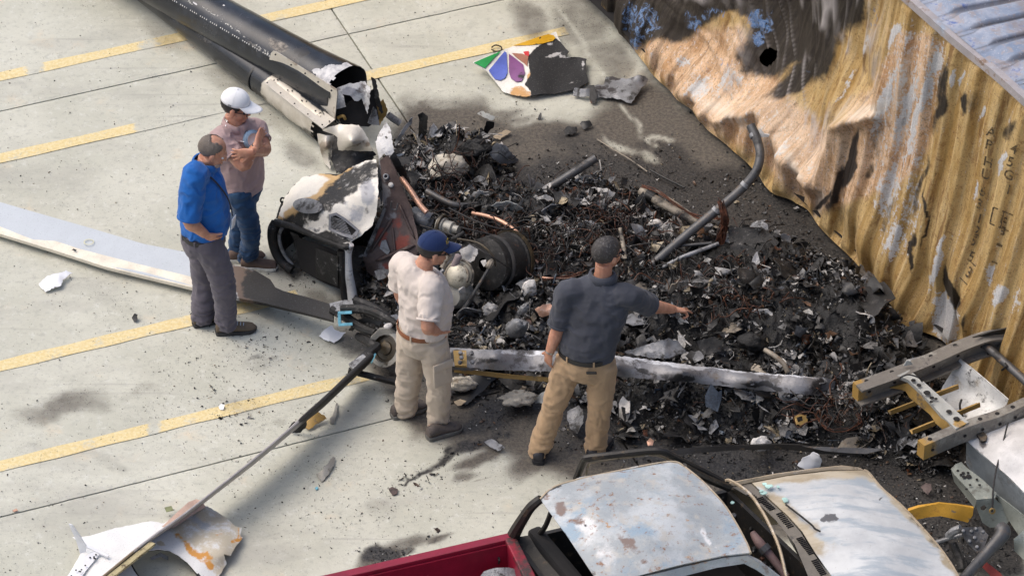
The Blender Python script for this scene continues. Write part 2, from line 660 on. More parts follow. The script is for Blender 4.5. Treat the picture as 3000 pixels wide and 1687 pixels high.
def soot_at(V):
    u, v = PR(V)
    a = blobs(u, v, SOOT_LIGHT, 40, 110., 3)
    b = blobs(u, v, SOOT_HEAVY, 45, 90., 9)
    c = blobs(u, v, SOOT_CLEAN, 16, 40., 5)
    a = a*(1-.62*c)
    b = b*(1-.85*c)
    return a, b

def concrete_mat(name, paint=None):
    s = S(name)
    n1, n2, n3 = s.noise(1.1, 5, .6), s.noise(7, 5, .6), s.noise(170, 3, .6)
    c = s.mix(s.step(n1, .3, .7), (.45, .448, .372), (.56, .555, .472))
    c = s.mix(s.math('MULTIPLY', s.step(n2, .5, .8), .45), c, (.385, .39, .335))
    c = s.mix(s.math('MULTIPLY', s.step(s.noise(2.3, 6, .7, s.mapped((1, 1, 1), (0, 0, .4))), .58, .75), .5), c, (.66, .53, .36))   # faint ochre stains
    c = s.mix(s.math('MULTIPLY', s.step(n3, .5, .75), .35), c, (.33, .33, .285))
    c = s.mix(s.math('MULTIPLY', s.step(s.noise(19, 7, .78), .52, .62), .40), c, (.30, .30, .265))
    c = s.mix(s.math('MULTIPLY', s.step(s.noise(11, 7, .78, s.mapped((1, 1, 1), (0, 0, 1.3))), .54, .64), .45), c, (.62, .625, .57))
    c = s.mix(s.math('MULTIPLY', s.step(s.noise(.55, 6, .62, s.mapped((1, 2.4, 1), (0, 0, -.38))), .5, .68), .45), c, (.30, .29, .26))
    c = s.mix(s.math('MULTIPLY', s.step(s.noise(1., 5, .6, s.mapped((.5, 14, 1), (0, 0, .75))), .60, .70), .35), c, (.28, .265, .24))
    rough = .85
    if paint:
        c0 = c
        w = s.noise(26, 6, .7)
        w2 = s.noise(3.2, 4, .6, s.mapped((1, 1, 1), (0, 0, 0)))
        k = s.math('ADD', s.math('MULTIPLY', w, .55), s.math('MULTIPLY', w2, .85))
        k = s.math('ADD', k, s.attr('keep'))
        pc = s.mix(s.step(s.noise(40, 4, .6), .35, .7), (.70, .53, .21), (.78, .65, .35))
        c = s.mix(s.math('MULTIPLY', s.step(k, .54, .76), .78), c0, pc)
    # fine dark grit, thicker where the soot is
    a1, a2 = s.attr('m1'), s.attr('m2')
    g = s.noise(75, 3, .75)
    g2 = s.noise(24, 5, .75)
    big = s.noise(1.6, 3, .5)
    grit = s.math('ADD', s.math('MULTIPLY', g, .7), s.math('ADD', s.math('MULTIPLY', g2, .3), s.math('ADD', s.math('MULTIPLY', a1, .10), s.math('MULTIPLY', s.math('SUBTRACT', big, .5), .12))))
    c = s.mix(s.math('MULTIPLY', s.step(grit, .60, .665), .85), c, (.07, .068, .062))
    st = s.math('MULTIPLY_ADD', s.math('SUBTRACT', s.noise(5, 7, .7), .5), .55, a1)
    c = s.mix(s.math('MULTIPLY', s.step(st, .10, .78), .94), c, s.mix(s.step(s.noise(40, 5, .7), .4, .6), (.05, .042, .035), (.105, .088, .07)))
    hv = s.math('MULTIPLY_ADD', s.math('SUBTRACT', s.noise(9, 7, .75), .5), .8, a2)
    hm = s.step(hv, .25, .8)
    c = s.mix(hm, c, s.mix(s.step(s.noise(55, 4, .7), .4, .62), (.012, .012, .012), (.055, .05, .045)))
    s.bump(s.math('ADD', s.math('MULTIPLY', n3, .6), s.math('MULTIPLY', s.noise(30, 6, .7), s.math('ADD', a2, .15))), .35, .006)
    return s.fin(c, s.fmix(hm, rough, .55))

M = {}
M['concrete'] = concrete_mat('concrete')
M['yellow_paint'] = concrete_mat('worn_yellow_paint', True)
M['joint'] = simple('joint_dirt', (.06, .055, .05), .95)

g = 600.0
base = obj('ground', [(-g, -g, -.06), (g, -g, -.06), (g, g, -.06), (-g, g, -.06)], [(0, 1, 2, 3)], M['joint'])
base['kind'] = 'structure'
SL, GAP = 4.69, .014
O1, O2 = .05, -1.096
fine = {(-1, 0), (0, 0), (-1, -1), (0, -1), (0, 1), (-1, 1)}
for i in range(-6, 7):
    for j in range(-5, 7):
        f = (i, j) in fine
        n = 132 if f else 2
        a0, b0 = O1+i*SL+GAP/2, O2+j*SL+GAP/2
        L = SL-GAP
        def fn(s_, t_):
            p = np.outer(a0+s_*L, E1)+np.outer(b0+t_*L, E2)
            return np.concatenate([p, np.zeros((len(p), 1))], 1)
        V, Fc = grid(fn, n, n)
        if f:
            # chipped arrises along the joints
            e = np.minimum(np.minimum((V[:, :2]@E1-a0), a0+L-V[:, :2]@E1), np.minimum(V[:, :2]@E2-b0, b0+L-V[:, :2]@E2))
            V[:, 2] -= np.where(e < .01, .004+.006*np.clip(fbm(V*9, 3, 2), 0, 1), 0)
            V[:, 2] += fbm(V*1.3, 3, 4)*.002
        idx = [k*n for k in range(n)], [k*n+n-1 for k in range(n)]
        ring = [k for k in range(n)]+[k*n+n-1 for k in range(1, n)]+[(n-1)*n+k for k in range(n-2, -1, -1)]+[k*n for k in range(n-2, 0, -1)]
        m = len(V)
        W = V[ring].copy()
        W[:, 2] = -.055
        V = np.concatenate([V, W])
        R_ = len(ring)
        Fc = Fc+[(ring[k], ring[(k+1) % R_], m+(k+1) % R_, m+k) for k in range(R_)]
        at = None
        if f:
            a, b = soot_at(V)
            at = {'m1': a, 'm2': b}
        obj('concrete_slab', V, Fc, M['concrete'], base, attrs=at)

def stripe(px0, px1, w, ext0, ext1, keepfn=None):
    A, B = P(*px0)[:2], P(*px1)[:2]
    q = ((A+B)/2)@E2
    x0, x1 = A@E1-ext0, B@E1+ext1
    n = max(10, int((x1-x0)/.04))
    def fn(s_, t_):
        wob = 1+.06*np.sin(s_*37)
        p = np.outer(x0+s_*(x1-x0), E1)+np.outer(q+(t_-.5)*w*wob, E2)
        return np.concatenate([p, np.full((len(p), 1), .0045)], 1)
    V, Fc = grid(fn, n, 5)
    a, b = soot_at(V)
    u, v = PR(V)
    k = keepfn(u, v) if keepfn else 0*u
    o = obj('parking_line', V, Fc, M['yellow_paint'], None, attrs={'m1': a, 'm2': b, 'keep': k})
    o['kind'] = 'structure'
    return o
stripe((0, 225), (1000, 8), .12, 1, 2.5, lambda u, v: .10-.35*sstep(40, 0, np.abs(u-105))-.25*sstep(60, 0, np.abs(u-440)))
stripe((0, 468), (1505, 124), .12, 1, .45, lambda u, v: .08-.40*(sstep(380, 420, u)*sstep(1000, 900, u)))
stripe((0, 1074), (740, 895), .125, 1, .35, lambda u, v: .08-.2*sstep(40, 0, np.abs(u-290)))
stripe((0, 1363), (960, 1132), .12, 1, .3, lambda u, v: .08-.35*sstep(30, 0, np.abs(u-450)))

# ================================================================ SHIPPING CONTAINER (dented, burnt)
ZT = 2.6
tA, tB = P(2667, 0, ZT), P(3000, 285, ZT)
cd = (tB-tA)/np.linalg.norm(tB-tA)                 # towards the near end
cn = np.array([cd[1], -cd[0], 0])                  # outward from the visible side
if cn[0] > 0:
    cn = -cn
def s_top(u, v):
    return float((P(u, v, ZT)-tA)@cd)
sL1, sL2 = s_top(2990, 276), s_top(2770, 90)
bpx = [(3080, 1350), (2790, 1055), (2750, 1015), (2625, 892), (2500, 770), (2400, 662), (2280, 548), (2185, 450), (2110, 392), (2000, 300), (1925, 225), (1840, 115), (1745, 0), (1640, -160)]
bw = np.array([P(u, v, .05) for u, v in bpx])
seg = np.concatenate([[0], np.cumsum(np.linalg.norm(np.diff(bw, axis=0), axis=1))])
# s of each bottom point: anchored at the two corrugations that can be followed from top to bottom
k1, k2 = 1, 3
def s_bot(d):
    return np.where(d < seg[k2], sL1+(sL2-sL1)*(d-seg[k1])/(seg[k2]-seg[k1]), sL2-(d-seg[k2]))
bs = s_bot(seg)
o_ = np.argsort(bs)
far_extra = bw[-1]+(-cd)*4
bsx = np.concatenate([[bs.min()-4], bs[o_]])
bwx = np.concatenate([[far_extra], bw[o_]])
S0, S1_ = bs.min()-3.5, bs.max()
NS, NT = 1000, 110
ss, tt = np.meshgrid(np.linspace(S0, S1_, NS), np.linspace(0, 1, NT), indexing='ij')
ss, tt = ss.ravel(), tt.ravel()
Bp = np.stack([np.interp(ss, bsx, bwx[:, k]) for k in range(3)], 1)
Tp = tA+np.outer(ss, cd)
W0 = Bp*(1-tt)[:, None]+Tp*tt[:, None]
u0, v0 = PR(W0)
DENT = [(1600, -700), (2640, -700), (2625, 0), (2590, 180), (2565, 335), (2450, 365), (2395, 545), (2300, 430), (2235, 318), (2110, 345), (2010, 260), (1900, 120), (1780, -60)]
ins = inpoly(u0, v0, DENT)
dd = polydist(u0, v0, DENT)*np.where(ins, 1, -1)
dentm = sstep(-25, 70, dd)
depth = -.42*(1-np.exp(-np.clip(dd, 0, None)/130))
depth = depth+.07*np.exp(-(dd/26)**2)*sstep(150, 320, v0)
# folds that fan out of the funnel of the dent
ang = np.arctan2(u0-2385, 640-v0)
rad = np.hypot(u0-2385, v0-640)
fan = np.abs(fbm(np.stack([ang*9, rad/330, 0*ang], 1), 3, 21))
fan2 = np.abs(fbm(np.stack([ang*24, rad/200, 0*ang+5], 1), 2, 23))
fan3 = np.abs(fbm(np.stack([ang*46, rad/260, 0*ang+9], 1), 2, 29))
depth = depth+dentm*(.11*(.4-fan)+.055*(.4-fan2)+.008*(.4-fan3))*sstep(0, 60, dd)
# trapezoid corrugation, ironed flat inside the dent
ph = (ss/.278) % 1.0
tri = np.abs(ph*2-1)
corr = (sstep(.36, .64, tri)-.5)*.056
corr = corr*(1-.93*dentm)*sstep(0, .03, tt)*sstep(1., .965, tt)
# belly and folds of the torn lower edge
low = sstep(.34, .0, tt)
depth = depth+low*(.05*fbm(np.stack([ss*1.7, tt*2, 0*ss], 1), 3, 31)+.02)*(1-.5*dentm)
fold = np.abs(fbm(np.stack([ss*2.6+tt*2.2, tt*1.2, 0*ss], 1), 2, 37))
depth = depth+low*(.05*(.35-fold))*(1-dentm)
for (u, v, ru, rv, an, val) in [(2730, 930, 40, 160, -12, -.10), (2660, 880, 30, 170, -12, .05), (2835, 900, 28, 120, -8, .07), (2800, 960, 30, 110, -10, -.06), (2560, 720, 40, 130, -20, .06), (2480, 700, 35, 120, -20, -.05),
                                (2640, 420, 120, 160, 0, -.05), (2100, 420, 60, 60, 0, .03), (2330, 590, 50, 60, 0, -.06), (2290, 560, 40, 70, 0, .05), (2200, 400, 60, 80, 0, .04), (2860, 620, 90, 200, 0, -.03), (2555, 345, 18, 14, 0, .04)]:
    depth = depth+val*(lambda x, y: np.exp(-(x*x+y*y)))(((u0-u)*math.cos(math.radians(an))+(v0-v)*math.sin(math.radians(an)))/ru, (-(u0-u)*math.sin(math.radians(an))+(v0-v)*math.cos(math.radians(an)))/rv)
depth = depth+.006*fbm(W0*5, 3, 41)
Wv = W0+np.outer(depth+corr, cn)
HOLE = [(2222, 168), (2238, 140), (2262, 136), (2280, 142), (2275, 180), (2262, 196), (2244, 200), (2225, 190)]
uh, vh = PR(Wv)
Wg = Wv.reshape(NS, NT, 3)
inh = inpoly(uh+fbm(Wv*30, 2)*6, vh, HOLE)
Wf = []
for i in range(NS-1):
    for j in range(NT-1):
        q = (i*NT+j, (i+1)*NT+j, (i+1)*NT+j+1, i*NT+j+1)
        if not inh[list(q)].all():
            Wf.append(q)
# stains and pale fold lines; the soot mask also paints shade inside the dent
c_soot_shade = blobs(uh, vh, [('p', [(1600, -400), (2560, -400), (2530, 60), (2420, 130), (2330, 200), (2260, 235), (2170, 200), (2180, 60), (2120, 40), (2010, 110), (1890, 130), (1850, 150), (1745, 0)], 40, .95), (2330, 235, 150, 60, -40, .85), (2400, 170, 150, 90, -55, .8), (1830, 70, 140, 120, 40, .9),
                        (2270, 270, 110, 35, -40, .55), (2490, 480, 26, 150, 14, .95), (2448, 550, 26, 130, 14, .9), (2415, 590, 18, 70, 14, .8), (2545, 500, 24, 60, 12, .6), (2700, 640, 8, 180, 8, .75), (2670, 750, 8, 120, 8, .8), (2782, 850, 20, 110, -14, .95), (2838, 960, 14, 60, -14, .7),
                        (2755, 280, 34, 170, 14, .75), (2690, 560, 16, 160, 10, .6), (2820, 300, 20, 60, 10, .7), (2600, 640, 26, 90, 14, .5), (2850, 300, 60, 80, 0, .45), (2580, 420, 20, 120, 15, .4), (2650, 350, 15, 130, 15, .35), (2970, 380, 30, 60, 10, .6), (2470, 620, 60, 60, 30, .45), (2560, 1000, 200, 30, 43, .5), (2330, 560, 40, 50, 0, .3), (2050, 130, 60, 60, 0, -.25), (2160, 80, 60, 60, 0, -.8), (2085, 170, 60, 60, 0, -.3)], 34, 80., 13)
c_white = blobs(uh, vh, [('p', [(2600, 60), (2720, 60), (2800, 140), (2720, 480), (2680, 780), (2570, 760), (2540, 420)], 40, .40), ('p', [(1980, 200), (2200, 240), (2400, 420), (2200, 440), (2020, 320)], 40, .32), ('p', [(2800, 140), (3000, 300), (3000, 980), (2700, 1000), (2720, 480)], 40, .20), (2620, 100, 18, 60, 20, .8), (2590, 300, 26, 200, 17, .7), (2655, 330, 30, 190, 15, .72), (2745, 180, 20, 50, 10, .95), (2790, 230, 12, 40, 10, .95), (2818, 225, 8, 38, 8, .9), (2876, 330, 10, 40, 5, .9), (2690, 330, 16, 230, 15, .75), (2600, 560, 60, 150, 15, .62), (2620, 700, 40, 120, 12, .66),
                         (2770, 930, 60, 130, -5, .85), (2745, 770, 20, 150, 14, .8), (2925, 860, 40, 50, 20, .9), (2900, 800, 20, 60, 10, .6), (2200, 120, 0.1, 0.1, 0, 0), (2860, 560, 10, 60, 12, .7), (2935, 480, 12, 60, 10, .85), (2050, 260, 90, 60, -30, .55), (2140, 230, 70, 60, -30, .5), (2010, 180, 50, 40, 0, .55), (2290, 440, 20, 60, 20, .55), (2540, 130, 20, 60, 20, .5), (2480, 260, 15, 120, 30, .45), (2980, 880, 30, 80, 0, .5), (2370, 500, 20, 60, 20, .5)], 14, 30., 17)
c_blue = blobs(uh, vh, [(1880, 60, 120, 120, 30, .62), (1860, 130, 40, 60, 20, .7), (2030, 60, 60, 60, 20, .6), (2090, 40, 70, 30, 0, .6), (2215, 50, 70, 60, 0, .75), (2225, 110, 30, 60, 0, .8), (2260, 60, 50, 60, 30, .6), (2120, 180, 80, 60, -40, .45), (2340, 220, 80, 40, -40, .4), (2400, 230, 60, 60, 0, .35), (2560, 60, 30, 80, 10, .5), (2060, 200, 60, 40, 0, .45)], 20, 50., 19)
c_peach = blobs(uh, vh, [('p', [(2600, 60), (2780, 120), (2700, 500), (2560, 640), (2540, 300)], 50, .8), ('p', [(1850, 130), (2170, 60), (2300, 280), (2420, 370), (2600, 300), (2600, 560), (2400, 620), (2200, 470), (1990, 320)], 60, .9), (2560, 350, 160, 180, 15, .6), (2640, 200, 80, 200, 15, .5)], 30, 80., 25)
c_pale = np.clip(dentm*np.exp(-(dd/40)**2)*1.0*sstep(200, 330, vh)+blobs(uh, vh, [(2540, 330, 90, 26, -20, .9), (2400, 600, 20, 60, 20, .6), (2120, 330, 120, 30, 30, .6), (2320, 480, 16, 90, -32, .8), (2640, 250, 20, 160, 16, .4)], 10, 40., 27), 0, 1)
c_line = dentm*(np.clip(1-fan2*6, 0, 1))*sstep(760, 300, rad)+dentm*np.clip(1-fan*12, 0, 1)*.6
c_line = c_line*sstep(-.1, .35, fbm(W0*4, 3, 71)+.15)

def container_mat():
    s = S('burnt_container_steel')
    st = s.attr('st', True)
    streak = s.noise(1., 7, .72, s.mapped((24, 1.6, 1), src=st))
    streak2 = s.noise(1., 7, .72, s.mapped((7, .8, 1), src=st))
    fine = s.noise(85, 5, .8)
    c = s.mix(s.step(streak2, .38, .62), (.42, .26, .085), (.62, .445, .205))
    c = s.mix(s.math('MULTIPLY', s.step(streak, .5, .66), .55), c, (.62, .48, .28))
    pe = s.mask('peach', 3, .35, .3, .7)
    c = s.mix(pe, c, s.mix(s.step(s.math('ADD', s.math('MULTIPLY', streak2, .65), s.math('MULTIPLY', s.noise(5, 6, .7), .35)), .4, .6), (.48, .275, .13), (.80, .57, .37)))
    c = s.mix(s.math('MULTIPLY', s.step(s.noise(1., 7, .75, s.mapped((15, 1.2, 1), (0, 0, .02), src=st)), .54, .64), .75), c, (.19, .095, .035))
    c = s.mix(s.math('MULTIPLY', s.step(s.noise(14, 7, .78), .54, .62), .6), c, (.25, .125, .045))
    c = s.mix(s.math('MULTIPLY', s.step(fine, .55, .61), .75), c, (.11, .062, .03))
    c = s.mix(s.math('MULTIPLY', s.step(s.noise(38, 6, .8, s.mapped((1, 1, .5))), .57, .62), s.math('MULTIPLY', pe, .8)), c, (.70, .66, .64))
    wm = s.math('ADD', s.attr('white'), s.math('MULTIPLY', s.math('SUBTRACT', s.noise(30, 7, .8), .5), 1.8))
    wm2 = s.math('ADD', wm, s.math('MULTIPLY', s.math('SUBTRACT', streak, .5), 1.3))
    c = s.mix(s.step(wm2, .46, .54), c, s.mix(s.step(fine, .42, .58), (.50, .49, .485), (.68, .67, .65)))
    pl = s.math('MULTIPLY', s.attr('pale'), s.step(streak, .3, .55))
    c = s.mix(s.math('MULTIPLY', pl, .85), c, (.78, .69, .57))
    soot = s.math('ADD', s.attr('soot'), s.math('MULTIPLY', s.math('SUBTRACT', s.noise(6, 7, .75), .5), .9))  # soot, with the dent's shade painted into the same mask
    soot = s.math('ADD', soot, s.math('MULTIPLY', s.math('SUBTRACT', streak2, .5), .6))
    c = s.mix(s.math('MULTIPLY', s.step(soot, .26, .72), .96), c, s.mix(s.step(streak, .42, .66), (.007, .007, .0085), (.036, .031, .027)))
    c = s.mix(s.math('MULTIPLY', s.attr('line'), .75), c, (.52, .48, .46))
    sp = fine
    bl = s.math('ADD', s.math('MULTIPLY', s.attr('blue'), 1.08), s.math('MULTIPLY', s.math('SUBTRACT', s.noise(13, 8, .8, None, 1.2), .5), 2.6))
    c = s.mix(s.math('MULTIPLY', s.step(bl, .64, .82), .8), c, s.mix(s.step(sp, .42, .58), (.05, .17, .40), (.28, .37, .55)))
    s.bump(s.math('ADD', s.math('MULTIPLY', streak, .6), s.math('MULTIPLY', wm, .5)), .8, .014)
    return s.fin(c, s.fmix(pl, .66, .52), .05, .3)
M['container'] = container_mat()

def roof_mat():
    s = S('burnt_container_roof')
    n, n2, n3 = s.noise(3, 7, .7), s.noise(13, 7, .75), s.noise(50, 5, .75)
    c = s.mix(s.step(n, .35, .65), (.20, .25, .34), (.40, .42, .48))
    c = s.mix(s.math('MULTIPLY', s.step(n2, .5, .62), .8), c, (.34, .29, .27))
    c = s.mix(s.step(s.noise(6, 7, .75), .56, .64), c, (.12, .17, .36))
    c = s.mix(s.math('MULTIPLY', s.step(s.noise(2.2, 6, .7), .5, .62), .7), c, (.26, .21, .19))
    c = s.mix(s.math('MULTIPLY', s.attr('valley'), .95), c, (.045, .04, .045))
    c = s.mix(s.step(n3, .60, .68), c, (.55, .54, .58))
    c = s.mix(s.step(s.noise(5, 8, .8, s.mapped((1, 1, 1), (0, 0, 2))), .63, .67), c, (.05, .035, .03))
    s.bump(s.math('ADD', n2, n3), .4, .01)
    return s.fin(c, .62, .1)
M['container_roof'] = roof_mat()
M['dark_inside'] = simple('soot_and_shade_black', (.012, .011, .011), .9)  # black for sooty insides and for shade painted into openings

cont = thing('shipping_container', 'dented yellow and brown burnt shipping container with corrugated wall at the right', 'container', bw[2])
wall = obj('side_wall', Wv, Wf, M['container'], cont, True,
           {'soot': c_soot_shade, 'white': c_white, 'blue': c_blue, 'peach': c_peach, 'pale': c_pale, 'line': np.clip(c_line, 0, 1), 'st': np.stack([ss, tt*2.6, 0*ss], 1)})
# roof with pressed ribs, sagging
perp = -cn
def roof_fn(s_, t_):
    x = S0+s_*(S1_-S0)
    y = t_*2.42
    rib = ((x/.23) % 1.0)
    h = .03*sstep(.16, .34, np.abs(rib*2-1))*sstep(.10, .17, y)*sstep(2.36, 2.27, y)
    sag = -.16*sstep(.05, .9, y)*np.exp(-((x+1.2)/1.6)**2)-.02*np.sin(y*1.3)
    p = tA+np.outer(x, cd)+np.outer(y, perp)
    p[:, 2] = ZT+.035+h+sag+.012*fbm(np.stack([x*2, y*2, 0*x], 1), 3, 44)
    return p
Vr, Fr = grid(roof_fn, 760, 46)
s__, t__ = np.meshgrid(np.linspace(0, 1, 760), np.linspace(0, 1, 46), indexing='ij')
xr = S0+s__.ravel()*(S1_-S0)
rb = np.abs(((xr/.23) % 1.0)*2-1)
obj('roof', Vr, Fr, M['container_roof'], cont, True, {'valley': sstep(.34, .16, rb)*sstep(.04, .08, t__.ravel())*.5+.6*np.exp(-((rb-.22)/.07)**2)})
# top rail as box section, following small dents
rl = []
for i in range(70):
    x = S0+(S1_-S0)*i/69
    p = tA+cd*x+cn*(.012+.010*float(vnoise(np.array([x*2., 0, 0]), 3)))
    p = p+np.array([0, 0, .005+.008*float(vnoise(np.array([x*1.7, 4, 0]), 8))])
    rl.append(p)
Vt, Ft = tube(rl, [(.038, .044)]*70, 4, True, twist=math.pi/4)
M['rail'] = burnt('scorched_rail_paint', (.36, .33, .33), [((.25, .34, .45), .28, 4, .9, .6, .1), ((.20, .12, .07), .28, 9, 1.0, .8, 0), ((.62, .6, .6), .2, 16, 1.0, .6, 0), ((.04, .04, .04), .18, 12, 1.0, .8, 0)], .6, .1)
obj('top_rail', Vt, Ft, M['rail'], cont)
bl_ = []
for i in range(60):
    x = S0+(S1_-S0)*i/59
    b = np.array([np.interp(x, bsx, bwx[:, k]) for k in range(3)])
    bl_.append(b-cn*.14+np.array([0, 0, .05]))
obj('bottom_rail', *tube(bl_, [(.05, .05)]*60, 4, True, twist=math.pi/4), M['rail'], cont)
# the rest of the box: floor, far wall and both ends close it
far0, far1 = tA+cd*S0+perp*2.40, tA+cd*S1_+perp*2.40
q0, q1 = tA+cd*S0, tA+cd*S1_
def zz(p, z):
    return np.array([p[0], p[1], z])
obj('far_wall', [zz(far0, .1), zz(far1, .1), zz(far1, ZT), zz(far0, ZT)], [(0, 1, 2, 3)], M['container'], cont)
obj('floor', [zz(q0, .12), zz(q1, .12), zz(far1, .12), zz(far0, .12)], [(0, 1, 2, 3)], M['dark_inside'], cont)
for p, r in ((q0, far0), (q1, far1)):
    obj('end_wall', [zz(p, .1), zz(r, .1), zz(r, ZT), zz(p, ZT)], [(0, 1, 2, 3)], M['container'], cont)

# painted marks on the wall
M['marking'] = burnt('scorched_black_lettering', (.055, .042, .026), [((.34, .215, .075), .44, 60, .8, .8, 0)], .8)
def font_mesh(txt):
    cu = bpy.data.curves.new('t', 'FONT')
    cu.body = txt
    cu.align_x, cu.align_y = 'CENTER', 'CENTER'
    cu.offset = .015
    o = bpy.data.objects.new('t', cu)
    COL.objects.link(o)
    dg = bpy.context.evaluated_depsgraph_get()
    me = o.evaluated_get(dg).to_mesh()
    V = np.array([v.co[:] for v in me.vertices])
    Fc = [tuple(p.vertices) for p in me.polygons]
    bpy.data.objects.remove(o)
    bpy.data.curves.remove(cu)
    return V, Fc
def on_wall(u, v, V2, hgt, wid):
    """carry flat 2D shapes (unit height) onto the corrugated wall at a pixel"""
    k = int(np.argmin((uh-u)**2+(vh-v)**2))
    i, j = min(max(k//NT, 3), NS-4), min(max(k % NT, 3), NT-4)
    c = Wg[i, j]
    ds = Wg[min(i+5, NS-1), j]-Wg[i-5, j]
    dt = Wg[i, j+3]-Wg[i, j-3]
    ds, dt = ds/np.linalg.norm(ds), dt/np.linalg.norm(dt)
    nn = np.cross(ds, dt)
    if nn@cn < 0:
        nn = -nn
    return c+np.outer(V2[:, 0]*wid, ds)+np.outer(V2[:, 1]*hgt, dt)+nn*.007
for ch, u, v in [('A', 2907, 388), ('P', 2900, 426), ('H', 2894, 474), ('U', 2888, 509), ('6', 2880, 558), ('3', 2873, 597), ('1', 2868, 636), ('2', 2861, 672), ('5', 2854, 706), ('5', 2849, 750), ('3', 2840, 801),
                 ('4', 2969, 438), ('5', 2963, 475), ('G', 2958, 515), ('1', 2953, 558)]:
    V, Fc = font_mesh(ch)
    obj('lettering', on_wall(u, v, V, .125, .105), Fc, M['marking'], wall)
def strokes(u, v, L, h, w):
    Vs, Fs = [], []
    for x0, y0, x1, y1, t in L:
        d = np.array([x1-x0, y1-y0])
        d = d/np.linalg.norm(d)
        p = np.array([-d[1], d[0]])*t
        n = len(Vs)
        Vs += [(x0+p[0], y0+p[1], 0), (x0-p[0], y0-p[1], 0), (x1-p[0], y1-p[1], 0), (x1+p[0], y1+p[1], 0)]
        Fs.append((n, n+1, n+2, n+3))
    return on_wall(u, v, np.array(Vs), h, w), Fs
obj('lettering', *strokes(2840, 801, [(-.5, .55, .5, .55, .03), (-.5, -.55, .5, -.55, .03), (-.5, -.55, -.5, .55, .03), (.5, -.55, .5, .55, .03)], .15, .13), M['marking'], wall)
obj('lettering', *strokes(2937, 640, [(-.6, .5, .6, .5, .04), (-.6, -.5, .6, -.5, .04), (-.6, -.5, -.6, .5, .05), (.05, -.5, .05, .5, .04)], .16, .13), M['marking'], wall)
for ch, u, v in (('i', 2931, 641), ('c', 2943, 642), ('8', 2933, 676), ('1', 2942, 678)):
    V, Fc = font_mesh(ch)
    obj('lettering', on_wall(u, v, V, .11, .09), Fc, M['marking'], wall)
obj('lettering', *strokes(2926, 746, [(-.45, -.5, -.45, .5, .14), (-.5, .45, .5, .45, .06), (.45, -.5, .45, .5, .05), (-.5, -.45, .5, -.45, .04)], .19, .12), M['marking'], wall)

# ================================================================ HELICOPTER WRECK
def boom_mat():
    s = S('scorched_black_gloss_paint')
    n, f = s.noise(4, 6, .65), s.noise(45, 6, .75)
    c = s.mix(s.step(n, .4, .7), (.010, .012, .016), (.028, .032, .040))
    hz = s.mask('haze', 9, .7, .35, .8)
    c = s.mix(s.math('MULTIPLY', hz, .85), c, s.mix(s.step(s.noise(30, 6, .75), .4, .62), (.05, .045, .04), (.32, .28, .23)))
    sp = s.math('ADD', s.attr('speck'), s.math('MULTIPLY', s.math('SUBTRACT', f, .5), 2.2))
    c = s.mix(s.step(sp, .78, .86), c, (.48, .47, .43))
    w = s.mask('white', 16, .7, .42, .5)
    wc = s.mix(s.step(s.noise(14, 6, .7), .4, .7), (.60, .59, .58), (.30, .30, .32))
    c = s.mix(w, c, wc)
    m = s.mask('bare', 10, .45, .35, .62)
    bm = s.mix(s.step(s.noise(6, 5, .6), .35, .7), (.56, .52, .45), (.42, .38, .31))
    c = s.mix(m, c, bm)
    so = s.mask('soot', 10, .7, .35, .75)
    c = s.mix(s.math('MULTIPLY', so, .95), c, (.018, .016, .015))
    rough = s.fmix(s.math('MAXIMUM', w, s.math('MAXIMUM', hz, so)), s.fmix(n, .16, .34), .62)
    s.bump(s.math('ADD', s.math('MULTIPLY', f, s.math('ADD', w, .1)), s.noise(3, 3, .5)), .22, .008)
    return s.fin(c, s.fmix(m, rough, .42), s.fmix(m, 0., .35))
M['boom'] = boom_mat()
M['bare'] = burnt('dull_bare_alloy', (.56, .52, .45), [((.26, .21, .16), 'soot', 9, .7, .6, .2), ((.03, .027, .025), 'black', 12, .7, .8, 0), ((.70, .68, .64), .16, 6, .9, .4, .4)], .42, .35, .12, 60, .08, 5)
M['skin_burnt'] = burnt('burnt_white_skin', (.66, .65, .63), [((.55, .36, .16), 'tan', 9, .9, .7, 0), ((.33, .33, .35), 'grey', 8, 1., .5, .2), ((.18, .16, .15), .34, 9, 1.2, .6, 0), ((.020, .018, .017), 'soot', 9, 1.3, .7, 0)], .5, 0, .4, 40, .1)
M['char'] = burnt('charred_metal', (.016, .0155, .015), [((.07, .066, .063), .28, 10, 1.0, .5, .2), ((.34, .33, .31), .14, 18, 1.1, .7, 0), ((.17, .075, .04), .12, 14, 1.1, .8, 0)], .6, .15, .6, 45, .4)
M['char_grey'] = burnt('ashen_grey_alloy', (.22, .225, .235), [((.42, .42, .42), .28, 10, 1.0, .6, .2), ((.04, .038, .036), .38, 12, 1.1, .7, 0), ((.035, .03, .03), 'soot', 12, .8, .7, 0)], .5, .35, .5, 45, .25)
M['ash'] = burnt('white_ash', (.58, .56, .53), [((.20, .19, .18), .24, 14, 1.2, .9, 0), ((.06, .055, .05), .14, 20, 1.2, .9, 0)], .9, 0, .6, 60, .2)
M['foam'] = burnt('scorched_insulation', (.52, .48, .40), [((.22, .18, .13), .25, 14, 1.1, .9, 0), ((.04, .035, .03), .17, 12, 1.2, .9, 0)], .95, 0, .8, 60, .2)
M['copper'] = burnt('heat_pinked_copper', (.62, .36, .25), [((.30, .14, .07), .22, 18, 1.1, .5, .4), ((.70, .58, .50), .2, 14, 1.1, .5, .2), ((.05, .04, .035), .12, 20, 1.2, .7, 0)], .42, .45, .25)
M['wire'] = simple('oxidised_copper_wire', (.10, .036, .018), .65, .2, .5, 30)
M['wire_black'] = simple('charred_cable', (.022, .02, .02), .7)
